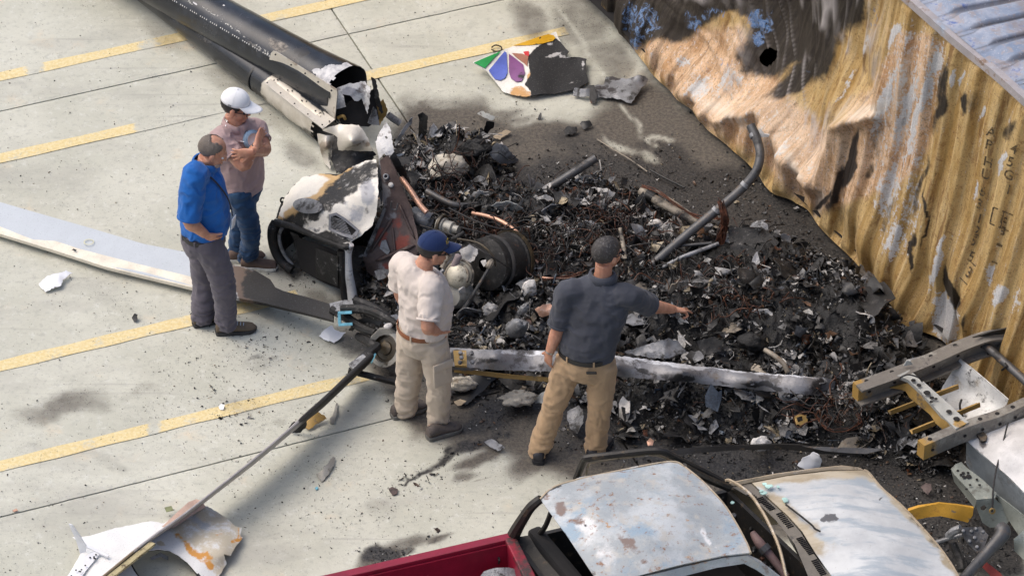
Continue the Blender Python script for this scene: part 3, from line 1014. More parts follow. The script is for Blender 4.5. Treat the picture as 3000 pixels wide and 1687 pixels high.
M['pipe_grey'] = burnt('scorched_grey_pipe', (.085, .084, .085), [((.025, .024, .023), .36, 7, 1.1, .6, .2), ((.16, .115, .08), .24, 12, 1.1, .6, .2)], .45, .3, .25)
M['pipe_pale'] = burnt('pale_scorched_pipe', (.30, .26, .205), [((.03, .027, .025), .42, 5, 1.2, .7, 0), ((.22, .15, .09), .2, 12, 1.1, .7, 0)], .6, .2, .4)
M['bulkhead'] = burnt('red_black_bulkhead', (.085, .058, .052), [((.21, .045, .028), 'red', 6, 1.0, .55, .1), ((.22, .21, .21), 'grey', 9, 1.0, .5, .3), ((.02, .019, .018), .22, 10, 1.0, .7, 0)], .5, .2, .35, 40, .3)
M['blade'] = burnt('grey_blade_paint', (.50, .535, .56), [((.42, .45, .47), .15, 3, .8, .5, 0), ((.14, .10, .075), 'brown', 8, .6, .5, .1), ((.022, .02, .018), 'soot', 9, .7, .6, 0)], .42, 0, .08, 30, .03)
M['cream'] = burnt('cream_erosion_strip', (.72, .66, .54), [((.60, .52, .40), .16, 8, .9, .6, 0), ((.10, .085, .07), 'soot', 10, .8, .6, 0)], .5, 0, .1)
M['black_paint'] = simple('black_composite', (.012, .012, .012), .45, 0, .5, 20)
M['silver_burnt'] = burnt('burnt_silver_spar', (.22, .22, .23), [((.60, .61, .63), 'bright', 6, .7, .4, .3), ((.085, .08, .078), .37, 9, 1.1, .5, .2), ((.025, .025, .027), 'soot', 9, .8, .7, 0), ((.16, .125, .09), .22, 6, 1., .6, 0)], .42, .3, .35, 45)
M['teal'] = simple('pale_blue_alloy', (.16, .42, .52), .5, .2)
M['ochre_steel'] = burnt('ochre_rusted_steel', (.36, .23, .07), [((.10, .09, .08), .27, 8, 1.1, .6, .2), ((.45, .40, .33), .18, 9, 1.1, .5, .2)], .55, .25, .25)
M['flange'] = burnt('oily_flange', (.30, .29, .26), [((.07, .06, .045), .27, 9, 1.1, .4, .3)], .5, .35, .3)
M['oily'] = burnt('oily_black_disc', (.045, .035, .022), [((.13, .095, .05), .27, 12, 1.1, .35, .3)], .4, .3, .3)

# ---------------------------------------------------------------- tail boom
def axis_pts(a, b, n):
    a, b = P(*a), P(*b)
    return np.array([a+(b-a)*t for t in np.linspace(0, 1, n)])
boom = thing('tail_boom', 'black scorched helicopter tail boom with torn open end', 'tail boom', P(900, 330, 0))
NB, NA = 150, 72
pa = axis_pts((150, -222, .29), (1030, 280, .345), NB)
d_, s_, t_ = frame(pa[-1]-pa[0])
rad_ = np.interp(np.linspace(0, 1, NB), [0, .55, 1], [.150, .180, .208])
ang_ = np.linspace(0, 2*math.pi, NA, endpoint=False)
def sup(a):  # rounder above, boxier towards the break
    return np.cos(a), np.sin(a)
V = []
for i in range(NB):
    k = np.clip((i-NB*.86)/(NB*.14), 0, 1)
    ca, sa = np.cos(ang_), np.sin(ang_)
    e = 1-.30*k
    x, y = np.sign(ca)*np.abs(ca)**e, np.sign(sa)*np.abs(sa)**e
    V.append(pa[i]+np.outer(x*rad_[i], s_)+np.outer(y*rad_[i], t_))
V = np.concatenate(V)
V += np.outer(fbm(V*4, 2, 3)*.004, t_)
tear = NB-1-np.round(1+4*np.abs(fbm(np.stack([np.cos(ang_)*1.7, np.sin(ang_)*1.7, 0*ang_], 1), 3, 5))).astype(int)
Fb = [(i*NA+j, i*NA+(j+1) % NA, (i+1)*NA+(j+1) % NA, (i+1)*NA+j) for i in range(NB-1) for j in range(NA) if i < tear[j]]
Vs, Fs = solid(V, Fb, -.004 if False else .004)
ub, vb = PR(Vs)
half = len(V)
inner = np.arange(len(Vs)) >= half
at = {'white': blobs(ub, vb, [('p', [(920, 205), (963, 189), (1013, 185), (1062, 202), (1100, 235), (1090, 290), (986, 275), (930, 236)], 8, .9), (578, 8, 16, 6, 30, .8), (655, 15, 5, 4, 0, .8)], 16, 30., 4),
      'haze': blobs(ub, vb, [(815, 135, 55, 24, 30, .8), (850, 180, 60, 40, 30, .35), (745, 135, 60, 14, 36, .55)], 12, 30., 6),
      'speck': blobs(ub, vb, [('l', [(545, 0), (640, 50), (720, 110), (790, 160)], 14, .75), (750, 140, 60, 26, 38, .6), (1000, 180, 40, 14, 20, .4)], 5, 20., 8),
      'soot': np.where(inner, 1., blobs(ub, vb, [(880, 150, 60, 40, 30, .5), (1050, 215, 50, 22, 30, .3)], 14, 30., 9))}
obj('boom_tube', Vs, Fs, M['boom'], boom, True, at, sharp=60)
for k in range(40):     # rivet line along the seam, the paint burnt off each head
    i = int((.47+.33*k/40)*NB)
    sd = s_ if (s_@(CP-pa[0])) > 0 else -s_
    n_ = sd*math.cos(.52)+t_*math.sin(.52)
    obj('rivet', *lathe([(0, .0065), (.002, .005), (.0025, 0)], n_, pa[i]+n_*(rad_[i]-.0005), 7), M['ash'], boom)
# lower tube with its bare alloy cover
lpth = axis_pts((330, -105, .14), (962, 379, .155), 90)
dl, sl_, tl = frame(lpth[-1]-lpth[0])
V = []
for i in range(90):
    r = np.interp(i, [0, 60, 89], [.105, .113, .122])
    V.append(lpth[i]+np.outer(np.cos(ang_)*r, sl_)+np.outer(np.sin(ang_)*r*1.12, tl))
V = np.concatenate(V)
uu, vv = PR(V)
dent = blobs(uu, vv, [(500, 35, 60, 34, 30, 1)], 6)
V -= np.outer(dent*(.022+.03*np.abs(fbm(V*9, 2, 7))), tl)
Fb = [(i*NA+j, i*NA+(j+1) % NA, (i+1)*NA+(j+1) % NA, (i+1)*NA+j) for i in range(89) for j in range(NA) if i < 88-int(2*abs(math.sin(j)))]
Vs, Fs = solid(V, Fb, .004)
ub, vb = PR(Vs)
at = {'bare': blobs(ub, vb, [('p', [(768, 246), (800, 222), (1000, 370), (960, 450), (760, 330)], 10, 1.)], 6, 30., 3),
      'haze': blobs(ub, vb, [(500, 25, 70, 40, 30, .6), (600, 110, 80, 22, 36, .45), (700, 190, 50, 14, 36, .35)], 10, 30., 5),
      'soot': blobs(ub, vb, [('l', [(740, 268), (820, 335), (930, 414)], 22, .75), (790, 300, 40, 20, 38, .5)], 8, 30., 6)}
obj('lower_fairing', Vs, Fs, M['boom'], boom, True, at, sharp=60)
ring_c = lpth[int(90*.69)]
obj('clamp_band', *lathe([(-.01, .1185), (-.01, .124), (.012, .124), (.012, .1185)], dl, ring_c, 40), M['black_paint'], boom, True, sharp=30)
cov = surf('cover_strip', [(803, 224, .275), (982, 350, .285), (946, 378, .265), (774, 244, .262)], M['bare'], boom, sp=9, thick=.006, amp=.002, paint={'soot': [(800, 240, 40, 12, 35, .4), (960, 370, 30, 12, 35, .3)]})
for u, v in [(803, 236), (813, 235), (843, 265), (856, 267), (822, 273), (884, 295), (898, 298), (863, 304), (931, 318), (924, 325), (943, 329), (902, 335), (965, 356), (944, 366), (783, 243)]:
    z = .285
    obj('rivet', *lathe([(0, .007), (.004, .006), (.006, 0)], (0, -.2, 1), P(u, v, z), 8), M['black_paint'], cov)
pan = surf('side_panel', [(794, 156, .47), (800, 150, .50), (812, 154, .51), (986, 263, .52), (988, 275, .48), (981, 350, .27), (803, 224, .26), (792, 200, .33), (789, 172, .42)], M['bare'], boom, sp=9, thick=.006, amp=.002,
           paint={'soot': [('l', [(812, 154), (986, 263), (982, 350)], 7, .55), (880, 260, 80, 26, 33, .25)]})
for u, v in [(809, 160), (855, 190), (896, 215), (934, 240), (973, 265)]:
    obj('rivet', *lathe([(0, .008), (.005, .007), (.007, 0)], (-.3, -.7, .5), P(u, v, .52)+np.array([-.004, -.012, .006]), 8), M['black_paint'], pan)
# torn end
surf('torn_skin', [(985, 261, .50), (1020, 246, .53), (1069, 238, .54), (1086, 262, .50), (1083, 300, .40), (1074, 336, .30), (1064, 300, .38), (1059, 290, .41), (1050, 296, .40), (1038, 295, .41), (1025, 280, .45), (1004, 277, .46), (1013, 314, .36), (1000, 318, .34), (985, 321, .34)], M['skin_burnt'], boom,
     sp=6, thick=.004, amp=.02, ns=9, jag=2, paint={'grey': [(1020, 270, 60, 30, 0, .75), (1070, 290, 20, 50, 0, .5), (1000, 300, 30, 30, 0, .7)], 'soot': [(1040, 262, 14, 8, 0, .5), (1080, 250, 10, 20, 0, .5)]})
surf('torn_skin', [(1087, 226, .52), (1100, 234, .50), (1112, 290, .36), (1124, 330, .25), (1117, 334, .24), (1100, 300, .33), (1092, 262, .43)], M['char'], boom, sp=6, thick=.004, amp=.01, jag=2)
surf('torn_skin', [(1122, 290, .30), (1136, 325, .20), (1112, 369, .10), (1106, 350, .14), (1100, 312, .26)], M['ochre_steel'], boom, sp=6, thick=.004, amp=.01, jag=2)
surf('torn_skin', [(1094, 314, .36), (1103, 322, .33), (1112, 367, .22), (1090, 366, .22), (1077, 361, .24)], M['char_grey'], boom, sp=6, thick=.004, amp=.01, jag=1)
surf('crumpled_panel', [(943, 382, .27), (965, 372, .32), (1000, 364, .33), (1051, 366, .36), (1065, 385, .33), (1078, 405, .30), (1094, 442, .22), (1040, 441, .18), (991, 440, .17), (986, 420, .22), (988, 403, .26), (972, 392, .27), (956, 388, .27)], M['bare'], boom,
     ctrl=[(1030, 420, .31)], sp=7, thick=.004, amp=.016, ns=7, jag=1.5, paint={'soot': [('l', [(995, 438), (1030, 425), (1078, 408)], 7, .7), (1080, 425, 26, 18, 0, .6)], 'black': [('l', [(1000, 436), (1075, 412)], 3, .6)]})
surf('curled_panel', [(928, 392, .24), (950, 396, .27), (978, 398, .26), (975, 425, .18), (972, 448, .13), (966, 497, .03), (950, 476, .03), (943, 455, .06), (932, 420, .16)], M['bare'], boom, ctrl=[(955, 430, .22)], sp=7, thick=.004, amp=.012, ns=7, jag=1.5,
     paint={'soot': [(955, 430, 40, 50, 20, .7)], 'black': [(972, 470, 14, 40, 0, .6)]})
surf('void_sheet', [(985, 320, .30), (1095, 262, .44), (1110, 350, .18), (1080, 372, .16), (1000, 366, .18)], M['dark_inside'], boom, sp=12, thick=.004, amp=.02)  # black sheet painted in as the shade of the open torn end
pipe('stub_pipe', [(1137, 337, .20), (1155, 350, .16), (1172, 361, .13)], .028, M['char_grey'], boom, open_end=True)
surf('ragged_edge', [(975, 398, .20), (1090, 442, .16), (1105, 455, .12), (1060, 500, .04), (985, 510, .03), (970, 470, .06)], M['char'], boom, sp=7, thick=.004, amp=.05, ns=9, jag=4)
pipe('loose_cable', [(990, 345, .24), (1005, 340, .27), (1012, 350, .24)], .012, M['ochre_steel'], boom)

# ---------------------------------------------------------------- cowling shell
COW = [(812, 648, .36), (822, 612, .42), (833, 580, .46), (858, 545, .50), (888, 520, .54), (925, 512, .58), (962, 509, .62), (985, 516, .64), (1002, 512, .66), (1022, 495, .70), (1044, 480, .74), (1075, 470, .78), (1102, 468, .80), (1108, 520, .80), (1108, 570, .76), (1103, 620, .66), (1091, 660, .58), (1060, 688, .52), (1034, 704, .49), (1022, 716, .48), (1000, 720, .47), (960, 706, .46), (920, 688, .44), (880, 670, .42), (840, 655, .39)]
COWC = [(950, 590, .67), (900, 595, .60), (1000, 640, .60), (1040, 560, .74), (870, 610, .53)]
hfc = rbf([p[:2] for p in COW+COWC], [p[2] for p in COW+COWC])
cow = thing('engine_cowling', 'burnt white domed engine cowling with round opening beside the blade root', 'cowling', P(900, 770, 0))
M['cowl_skin'] = burnt('scorched_cream_cowling', (.74, .70, .62), [((.52, .34, .15), 'tan', 7, .5, .6, 0), ((.40, .40, .41), 'grey', 7, .8, .5, .1), ((.016, .015, .014), 'soot', 7, .75, .65, 0), ((.50, .49, .48), .16, 14, 1.1, .6, 0)], .45, 0, .3, 40, .06)
surf('shell', COW, M['cowl_skin'], cow, ctrl=COWC, sp=6, thick=.006, amp=.008, ns=8, jag=1.5, crease=.010, warp=20,
     paint={'soot': [('p', [(1018, 500), (1100, 470), (1108, 515), (1045, 560), (990, 600), (960, 628), (900, 642), (830, 656), (815, 642), (850, 622), (900, 604), (940, 578), (985, 545)], 16, .72), ('p', [(812, 648), (900, 662), (1000, 702), (1032, 712), (1000, 724), (900, 692)], 10, .9), ('l', [(1010, 520), (970, 560), (940, 590), (900, 600)], 26, .75), ('l', [(1040, 490), (990, 545), (1000, 600)], 30, .6), (1060, 500, 50, 26, -50, .7), ('l', [(815, 650), (900, 672), (1000, 716)], 24, .8), (880, 645, 60, 22, 10, .7), (960, 640, 26, 30, 0, .55), (1080, 620, 20, 40, 0, .5), (1020, 560, 60, 20, -40, .5), (950, 670, 60, 14, 20, .4), (925, 630, 40, 14, 0, .6), (1010, 640, 60, 30, 30, .5), (1075, 540, 24, 60, 0, .45), (985, 690, 60, 20, 15, .5), (1040, 690, 26, 14, 0, .4), (960, 600, 60, 26, -30, .5)],
            'tan': [('l', [(960, 512), (1000, 525), (955, 568), (905, 592), (850, 625)], 34, .95), (1020, 505, 26, 26, 0, .9), ('l', [(815, 640), (850, 650)], 22, .8)],
            'grey': [(1040, 620, 70, 50, 0, .7), (1080, 560, 36, 70, 0, .7), (990, 580, 60, 30, -30, .55), (900, 660, 80, 20, 10, .5)]})
dome = [(812, 648, .36), (822, 612, .42), (833, 580, .46), (858, 545, .50), (888, 520, .54), (925, 512, .58), (962, 509, .62), (1002, 512, .66), (1044, 480, .74), (1102, 468, .80)]
Vd, Fd = [], []
for k, p in enumerate(dome):
    a = P(*p)
    for t in np.linspace(0, 1, 6):
        b = a+np.array([-.03*math.sin(t*math.pi), .05*math.sin(t*math.pi), -p[2]*t])
        Vd.append(b)
for k in range(len(dome)-1):
    for j in range(5):
        Fd.append((k*6+j, (k+1)*6+j, (k+1)*6+j+1, k*6+j+1))
obj('rear_skirt', *solid(Vd, Fd, .005), M['char'], cow, True)
pipe('opening_ring', [(808, 650, .38), (797, 672, .33), (798, 705, .23), (808, 740, .13), (828, 770, .06), (856, 790, .03)], .034, M['char'], cow, 12)
pipe('inner_ring', [(826, 668, .35), (818, 690, .28), (822, 720, .20), (836, 750, .11), (858, 776, .05)], .014, M['char_grey'], cow, 10)
pipe('front_lip', [(806, 652, .385), (850, 662, .41), (900, 682, .435), (950, 703, .455), (1000, 722, .47), (1022, 722, .48)], [.03, .024, .022, .022, .024, .026], M['char'], cow, 10)
pipe('corner_post', [(1024, 716, .48), (1018, 750, .38), (1021, 800, .24), (1028, 840, .12), (1034, 878, .02)], [.032, .03, .033, .035, .04], M['skin_burnt'], cow, 12)
pipe('inner_post', [(1000, 735, .43), (1003, 790, .27), (1008, 845, .10), (1012, 876, .02)], .03, M['char'], cow, 10)
surf('inner_panel', [(862, 690, .30), (1002, 742, .40), (1004, 850, .08), (925, 820, .06), (880, 790, .05)], M['dark_inside'], cow, sp=14, thick=.004, amp=.02)  # back wall coloured black to paint its shadow
surf('inner_plate', [(925, 728, .37), (990, 752, .40), (990, 838, .14), (925, 812, .12)], M['char'], cow, sp=12, thick=.004, amp=.004)
surf('melted_lining', [(850, 680, .33), (875, 690, .33), (888, 740, .20), (882, 790, .05), (862, 785, .04), (862, 730, .17)], M['char'], cow, sp=7, thick=.006, amp=.03, ns=12, jag=4)
# vent grille
off = lambda d: (lambda u, v: hfc(u, v)+d)
VENT = [(964, 628), (985, 623), (1012, 640), (1053, 674), (1046, 688), (1032, 700), (1000, 690), (962, 673)]
ih = [(970, 634), (984, 631), (1008, 646), (1044, 675), (1030, 690), (1000, 682), (969, 668)]
vent = surf('vent_frame', VENT, M['silver_burnt'], cow, z=off(.018), holes=[ih], sp=6, thick=.014)
surf('vent_mesh', ih, M['dark_inside'], vent, z=off(.008), sp=8, thick=.004)
for k in range(9):
    t = k/8
    a, b = np.array([972, 636])*(1-t)+np.array([1000, 682])*t*.0+np.array([968, 668])*t, np.array([1010, 648])*(1-t)+np.array([1030, 690])*t
    pts = [(a[0]*(1-q)+b[0]*q, a[1]*(1-q)+b[1]*q) for q in (0, .5, 1)]
    W = np.array([P(u, v, float(hfc(u, v))+.016) for u, v in pts])
    obj('vent_bar', *tube(W, .0028, 5), M['char_grey'], vent)
ov = [(901+43*math.cos(a)+6*math.sin(a), 603+23*math.sin(a)) for a in np.linspace(0, 2*math.pi, 22)[:-1]]
surf('hatch_disc', ov, M['char_grey'], cow, z=off(.016), sp=8, thick=.014, amp=.002)
pipe('hook', [(836, 583, .42), (826, 580, .45), (822, 588, .42), (828, 596, .40)], .007, M['char'], cow, 6)
pipe('hinge_strip', [(830, 590, .40), (820, 615, .36), (813, 640, .32)], .012, M['char'], cow, 6)

# ---------------------------------------------------------------- bulkhead panel and bent spire of skin
bulk = thing('bulkhead_panel', 'dark red and black ribbed bulkhead panel standing beside the cowling', 'bulkhead', P(1150, 850, 0))
BK = [(1112, 470, .86), (1135, 455, .92), (1160, 500, .84), (1185, 565, .70), (1205, 610, .60), (1224, 690, .45), (1226, 730, .38), (1200, 800, .20), (1172, 856, .06), (1150, 850, .06), (1110, 822, .10), (1076, 795, .14), (1063, 752, .26), (1090, 690, .40), (1124, 609, .58), (1120, 540, .72)]
hfb = rbf([p[:2] for p in BK], [p[2] for p in BK])
surf('panel', BK, M['bulkhead'], bulk, sp=8, thick=.008, amp=.008, ns=6, jag=1, crease=.004, paint={'red': [(1180, 720, 50, 70, 30, .75), (1110, 690, 50, 40, 0, .55), (1160, 650, 40, 60, 0, .5), (1140, 800, 60, 30, 30, .5)], 'grey': [(1120, 560, 30, 90, 0, .7), (1140, 620, 30, 60, 0, .45), (1110, 790, 40, 40, 30, .35)]}, warp=22)
for a, b, r in [((1100, 765), (1215, 718), .016), ((1150, 640), (1085, 740), .012), ((1160, 770), (1150, 665), .010), ((1130, 825), (1190, 775), .010), ((1170, 600), (1215, 700), .010)]:
    W = np.array([P(a[0]*(1-q)+b[0]*q, a[1]*(1-q)+b[1]*q, float(hfb(a[0]*(1-q)+b[0]*q, a[1]*(1-q)+b[1]*q))+.006) for q in np.linspace(0, 1, 7)])
    obj('stiffener', *tube(W, [r*.4]+[r]*5+[r*.4], 8), M['bulkhead'], bulk, True)
surf('edge_flange', [(1124, 609, .60), (1130, 612, .60), (1098, 690, .43), (1070, 752, .29), (1062, 752, .28), (1088, 690, .42)], M['char_grey'], bulk, sp=7, thick=.012)
surf('access_plate', [(1118, 705), (1130, 702), (1142, 735), (1136, 748), (1112, 728)], M['char_grey'], bulk, z=lambda u, v: hfb(u, v)+.012, sp=7, thick=.008, amp=.004)
obj('boss', *lathe([(0, .024), (.02, .022), (.02, .012), (.008, .012)], (-.2, -.7, .6), P(1132, 518, float(hfb(1132, 518))), 14), M['char_grey'], bulk, True)
obj('boss', *lathe([(0, .020), (.016, .018), (.016, .0)], (-.2, -.7, .6), P(1146, 542, float(hfb(1146, 542))), 14), M['ash'], bulk, True)
pipe('handle', [(1147, 590, .70), (1146, 610, .64), (1160, 614, .63), (1165, 596, .67)], .006, M['pipe_grey'], bulk, 6)
surf('bent_spire', [(1131, 357, 1.02), (1143, 378, .99), (1150, 420, .92), (1155, 445, .87), (1142, 462, .84), (1126, 450, .86), (1110, 468, .80), (1106, 440, .86), (1101, 416, .90), (1112, 388, .95)], M['skin_burnt'], bulk, holes=[[(1128, 400), (1134, 399), (1136, 406), (1130, 408)]], sp=5, thick=.005, amp=.012, ns=9, jag=1.5,
     paint={'grey': [(1125, 440, 30, 30, 0, .6), (1140, 400, 20, 40, 0, .4)], 'soot': [(1120, 425, 8, 6, 0, .6), (1140, 455, 20, 12, 0, .5), (1130, 395, 10, 6, 0, .4)]})
surf('charred_edge', [(1142, 462, .86), (1156, 445, .88), (1185, 500, .74), (1205, 545, .62), (1200, 560, .58), (1170, 515, .68)], M['char'], bulk, sp=6, thick=.01, amp=.02, ns=14, jag=3)
surf('grey_web', [(1110, 470, .80), (1140, 464, .84), (1122, 560, .66), (1118, 600, .58), (1108, 560, .64), (1106, 510, .72)], M['char_grey'], bulk, sp=6, thick=.006, amp=.01, ns=9, jag=1)

# ---------------------------------------------------------------- rotor blades and hub
rotor = thing('main_rotor', 'broken helicopter rotor of sooty hub and three blades spread across the concrete', 'rotor', P(1130, 1060, 0))
up1 = [(-260, 520, .12), (0, 592, .11), (93, 619, .11), (272, 670, .10), (419, 714, .10), (563, 742, .10), (668, 772, .11), (738, 787, .12), (792, 818, .14), (807, 842, .17), (830, 852, .18), (900, 870, .22), (975, 893, .27)]
lo1 = [(975, 938, .25), (900, 918, .21), (776, 888, .15), (679, 869, .11), (563, 838, .09), (311, 778, .08), (155, 728, .08), (0, 681, .08), (-260, 600, .08)]
b1 = surf('rotor_blade', up1+lo1, M['blade'], rotor, sp=11, thick=.026, smooth=True, sharp=35, paint={'soot': [('p', [(740, 760), (1000, 850), (1000, 960), (760, 900), (700, 850)], 26, .9), (790, 850, 60, 40, 0, .4), ('l', [(563, 836), (700, 872)], 6, .3)], 'brown': [('p', [(665, 760), (800, 800), (830, 900), (700, 890), (672, 830)], 24, .85)]})
b1['label'] = 'pale grey rotor blade with cream leading edge'
surf('leading_edge', [(-260, 582, .092), (0, 664, .092), (66, 690, .09), (97, 702, .09), (163, 706, .094), (233, 729, .094), (400, 772, .094), (563, 811, .10), (640, 832, .11), (690, 850, .115), (690, 873, .10), (563, 842, .088), (311, 782, .078), (155, 732, .078), (0, 685, .078), (-260, 604, .078)], M['cream'], b1, sp=9, thick=.032, sharp=35,
     paint={'soot': [(660, 855, 30, 20, 0, .7), (20, 680, 30, 8, 20, .3)]})
obj('chalk_ring', *lathe([(0, .038), (.0015, .038), (.0015, .032), (0, .032)], (0, .05, 1), P(260, 709, .102), 22), simple('pale_yellow_mark', (.62, .60, .38), .8), b1)
obj('tag', *box(P(218, 732, .102), (.03, .014, .003), rotm(-30)), M['char'], b1)
surf('root_fitting', [(965, 888, .30), (1010, 878, .34), (1060, 885, .36), (1055, 905, .33), (1010, 915, .31), (970, 908, .29)], M['char_grey'], b1, sp=7, thick=.05, amp=.008)

up2 = [(1318, 1018, .34), (1400, 1022, .36), (1500, 1024, .37), (1640, 1028, .37), (1806, 1042, .36), (2000, 1066, .34), (2200, 1090, .30), (2412, 1106, .26)]
lo2 = [(2402, 1160, .20), (2200, 1140, .23), (2000, 1118, .27), (1806, 1102, .29), (1620, 1088, .30), (1450, 1084, .30), (1320, 1072, .30)]
mid2 = [(1450, 1048, .405), (1640, 1055, .41), (1806, 1068, .41), (2000, 1090, .39), (2200, 1112, .355), (2380, 1130, .30)]
lift = lambda L: [(u, v, z+.05) for u, v, z in L]
b2 = surf('rotor_blade', lift(up2+lo2), M['silver_burnt'], rotor, ctrl=lift(mid2), sp=8, thick=.05, amp=.006, ns=9, jag=1.5, paint={'bright': [('l', [(1806, 1046), (2000, 1070), (2400, 1108)], 15, .85), ('l', [(1480, 1030), (1620, 1034)], 12, .8), (1850, 1070, 50, 26, 20, .6)], 'soot': [(1350, 1045, 70, 40, 0, .85), (1430, 1060, 60, 20, 0, .7), (1560, 1075, 90, 14, 0, .45), (1990, 1105, 90, 22, 10, .85), (2230, 1128, 110, 16, 8, .85), (2400, 1130, 50, 40, 0, .75), (1700, 1075, 60, 20, 0, .5), (1890, 1092, 60, 12, 10, .7), (2110, 1118, 60, 12, 8, .7)]})
b2['label'] = 'burnt silver rotor blade spar'
surf('trailing_strip', [(1330, 1078, .27), (1500, 1098, .25), (1640, 1108, .25), (1800, 1112, .25), (1800, 1124, .23), (1640, 1122, .22), (1480, 1108, .22), (1330, 1090, .24)], M['ochre_steel'], b2, sp=9, thick=.012, amp=.003)
rp_ = surf('root_plate', [(1328, 1026, .46), (1366, 1026, .46), (1368, 1072, .42), (1332, 1070, .42)], M['ochre_steel'], b2, sp=9, thick=.02)
for u, v in ((1349, 1035), (1352, 1049), (1348, 1063), (1382, 1036), (1384, 1062)):
    obj('bolt', *lathe([(0, .016), (.014, .016), (.018, .010), (.018, 0)], (0, -.4, 1), P(u, v, .455), 6), M['char_grey'], b2)
for k in range(26):
    a = P(2395+random.uniform(-14, 14), 1108+k*2.0, .23)
    b = P(2425+random.uniform(0, 50), 1104+k*2.6+random.uniform(-12, 12), .16+random.uniform(-.05, .08))
    obj('frayed_fibre', *tube([a, (a+b)/2+np.array([0, 0, random.uniform(-.01, .03)]), b], [(.004, .002)]*3, 4), M['char_grey' if k % 3 else 'char'], b2)
bf = surf('blade_fragment', [(2512, 1098, .20), (2600, 1066, .23), (2700, 1042, .26), (2790, 1010, .30), (2800, 1040, .27), (2700, 1095, .21), (2560, 1150, .16), (2500, 1176, .14)], M['silver_burnt'], None, sp=9, thick=.03, amp=.003, paint={'soot': [(2520, 1150, 40, 50, 0, .6)]})
tag(bf, 'grey striated blade fragment poking out under the rusty truck frame', 'blade fragment')
for k in range(9):
    u = 2525+k*15
    W = np.array([P(u+6, 1100-k*4.4, .225+.004*k), P(u-8, 1158-k*5, .185+.004*k)])
    obj('fibre_ridge', *tube(W, .003, 4), M['char'], bf)

pth = spline([P(*p) for p in [(1092, 1036, .30), (1030, 1094, .32), (960, 1160, .34), (880, 1229, .355), (760, 1331, .36), (640, 1427, .35), (530, 1512, .33), (430, 1584, .31), (300, 1690, .27), (190, 1775, .24)]], 6)
cdir = np.array([0.10, math.cos(TH), -math.sin(TH)])
thk = np.interp(np.linspace(0, 1, len(pth)), [0, .12, .3, .36, .6, 1], [.050, .050, .040, .024, .020, .030])
Vb, Fb = [], []
for i, p in enumerate(pth):
    tg = pth[min(i+1, len(pth)-1)]-pth[max(i-1, 0)]
    tg /= np.linalg.norm(tg)
    c_ = cdir-tg*(cdir@tg)
    c_ /= np.linalg.norm(c_)
    n_ = np.cross(tg, c_)
    for q, w in ((0, .35), (.012, .8), (.06, 1), (.14, .8), (.26, .15)):
        Vb += [p+c_*q+n_*thk[i]*w/2, p+c_*q-n_*thk[i]*w/2]
m_ = 10
order = [0, 2, 4, 6, 8, 9, 7, 5, 3, 1]
for i in range(len(pth)-1):
    for j in range(m_):
        a, b = order[j], order[(j+1) % m_]
        Fb.append((i*m_+a, i*m_+b, (i+1)*m_+b, (i+1)*m_+a))
Fb += [tuple(order), tuple((len(pth)-1)*m_+k for k in reversed(order))]
ub, vb = PR(np.array(Vb))
b3 = obj('rotor_blade', Vb, Fb, burnt('grey_edge_paint', (.36, .34, .33), [((.20, .15, .09), 'brown', 20, .9, .7, 0), ((.02, .018, .016), 'soot', 14, .6, .6, 0)], .5), rotor, True, {'soot': sstep(850, 905, ub), 'brown': sstep(440, 380, ub)*.75}, sharp=50)
b3['label'] = 'rotor blade seen edge on'
surf('core_strip', [(440, 1585, .30), (455, 1590, .30), (330, 1690, .26), (260, 1760, .24), (238, 1755, .24), (320, 1680, .265)], burnt('honeycomb_core', (.42, .36, .20), [((.08, .055, .035), .34, 22, 1.3, .9, 0)], .8), b3, sp=7, thick=.02, amp=.004)

hub = rotor
ax = np.array([-.52, -.62, .58])
ax /= np.linalg.norm(ax)
hc_ = P(1130, 1020, .20)
obj('flange_ring', *lathe([(-.10, .08), (-.06, .125), (0, .138), (.016, .136), (.020, .104), (.004, .100)], ax, hc_, 34), M['flange'], hub, True, sharp=40)
obj('hub_disc', *lathe([(.004, .101), (.006, .085), (-.006, .082), (-.006, .05), (.006, .045), (.012, .02), (.012, 0)], ax, hc_, 30), M['oily'], hub, True, sharp=30)
surf('flange_ear', [(1085, 990, .25), (1110, 965, .32), (1140, 962, .34), (1165, 985, .30), (1178, 1030, .18), (1176, 1072, .06), (1150, 1060, .06), (1110, 1060, .06), (1085, 1030, .14)], M['flange'], hub, sp=8, thick=.03, amp=.004, holes=[[(1130+38*math.cos(a), 1020+40*math.sin(a)) for a in np.linspace(0, 6.28, 16)[:-1]]])
obj('bearing_block', *box(P(1152, 945, .33), (.10, .09, .07), rotm(35, 10, 12), .008), M['char_grey'], hub)
obj('bearing_bush', *lathe([(0, .022), (.012, .022), (.012, .012), (-.01, .012)], (-.2, -.5, .8), P(1150, 938, .375), 16), M['char'], hub)
obj('ash_lump', *ellip(P(1137, 955, .38), (.035, .025, .02), rotm(30), 6), M['ash'], hub)
cl = strokes  # C-shaped blue clamps
def cclamp(u, v, z, s, R_):
    parts = [box((0, 0, s*.42), (.05, s, s*.20)), box((0, 0, -s*.42), (.05, s, s*.20)), box((0, -s*.42, 0), (.05, s*.2, s*.7))]
    V, Fc = join(*parts)
    V = V@R_.T+P(u, v, z)
    return V, Fc
obj('clamp', *cclamp(1012, 933, .30, .10, rotm(-95, -40, 6)), M['teal'], hub)
obj('clamp', *cclamp(1082, 1045, .20, .07, rotm(-80, -50, 60)), M['teal'], hub)
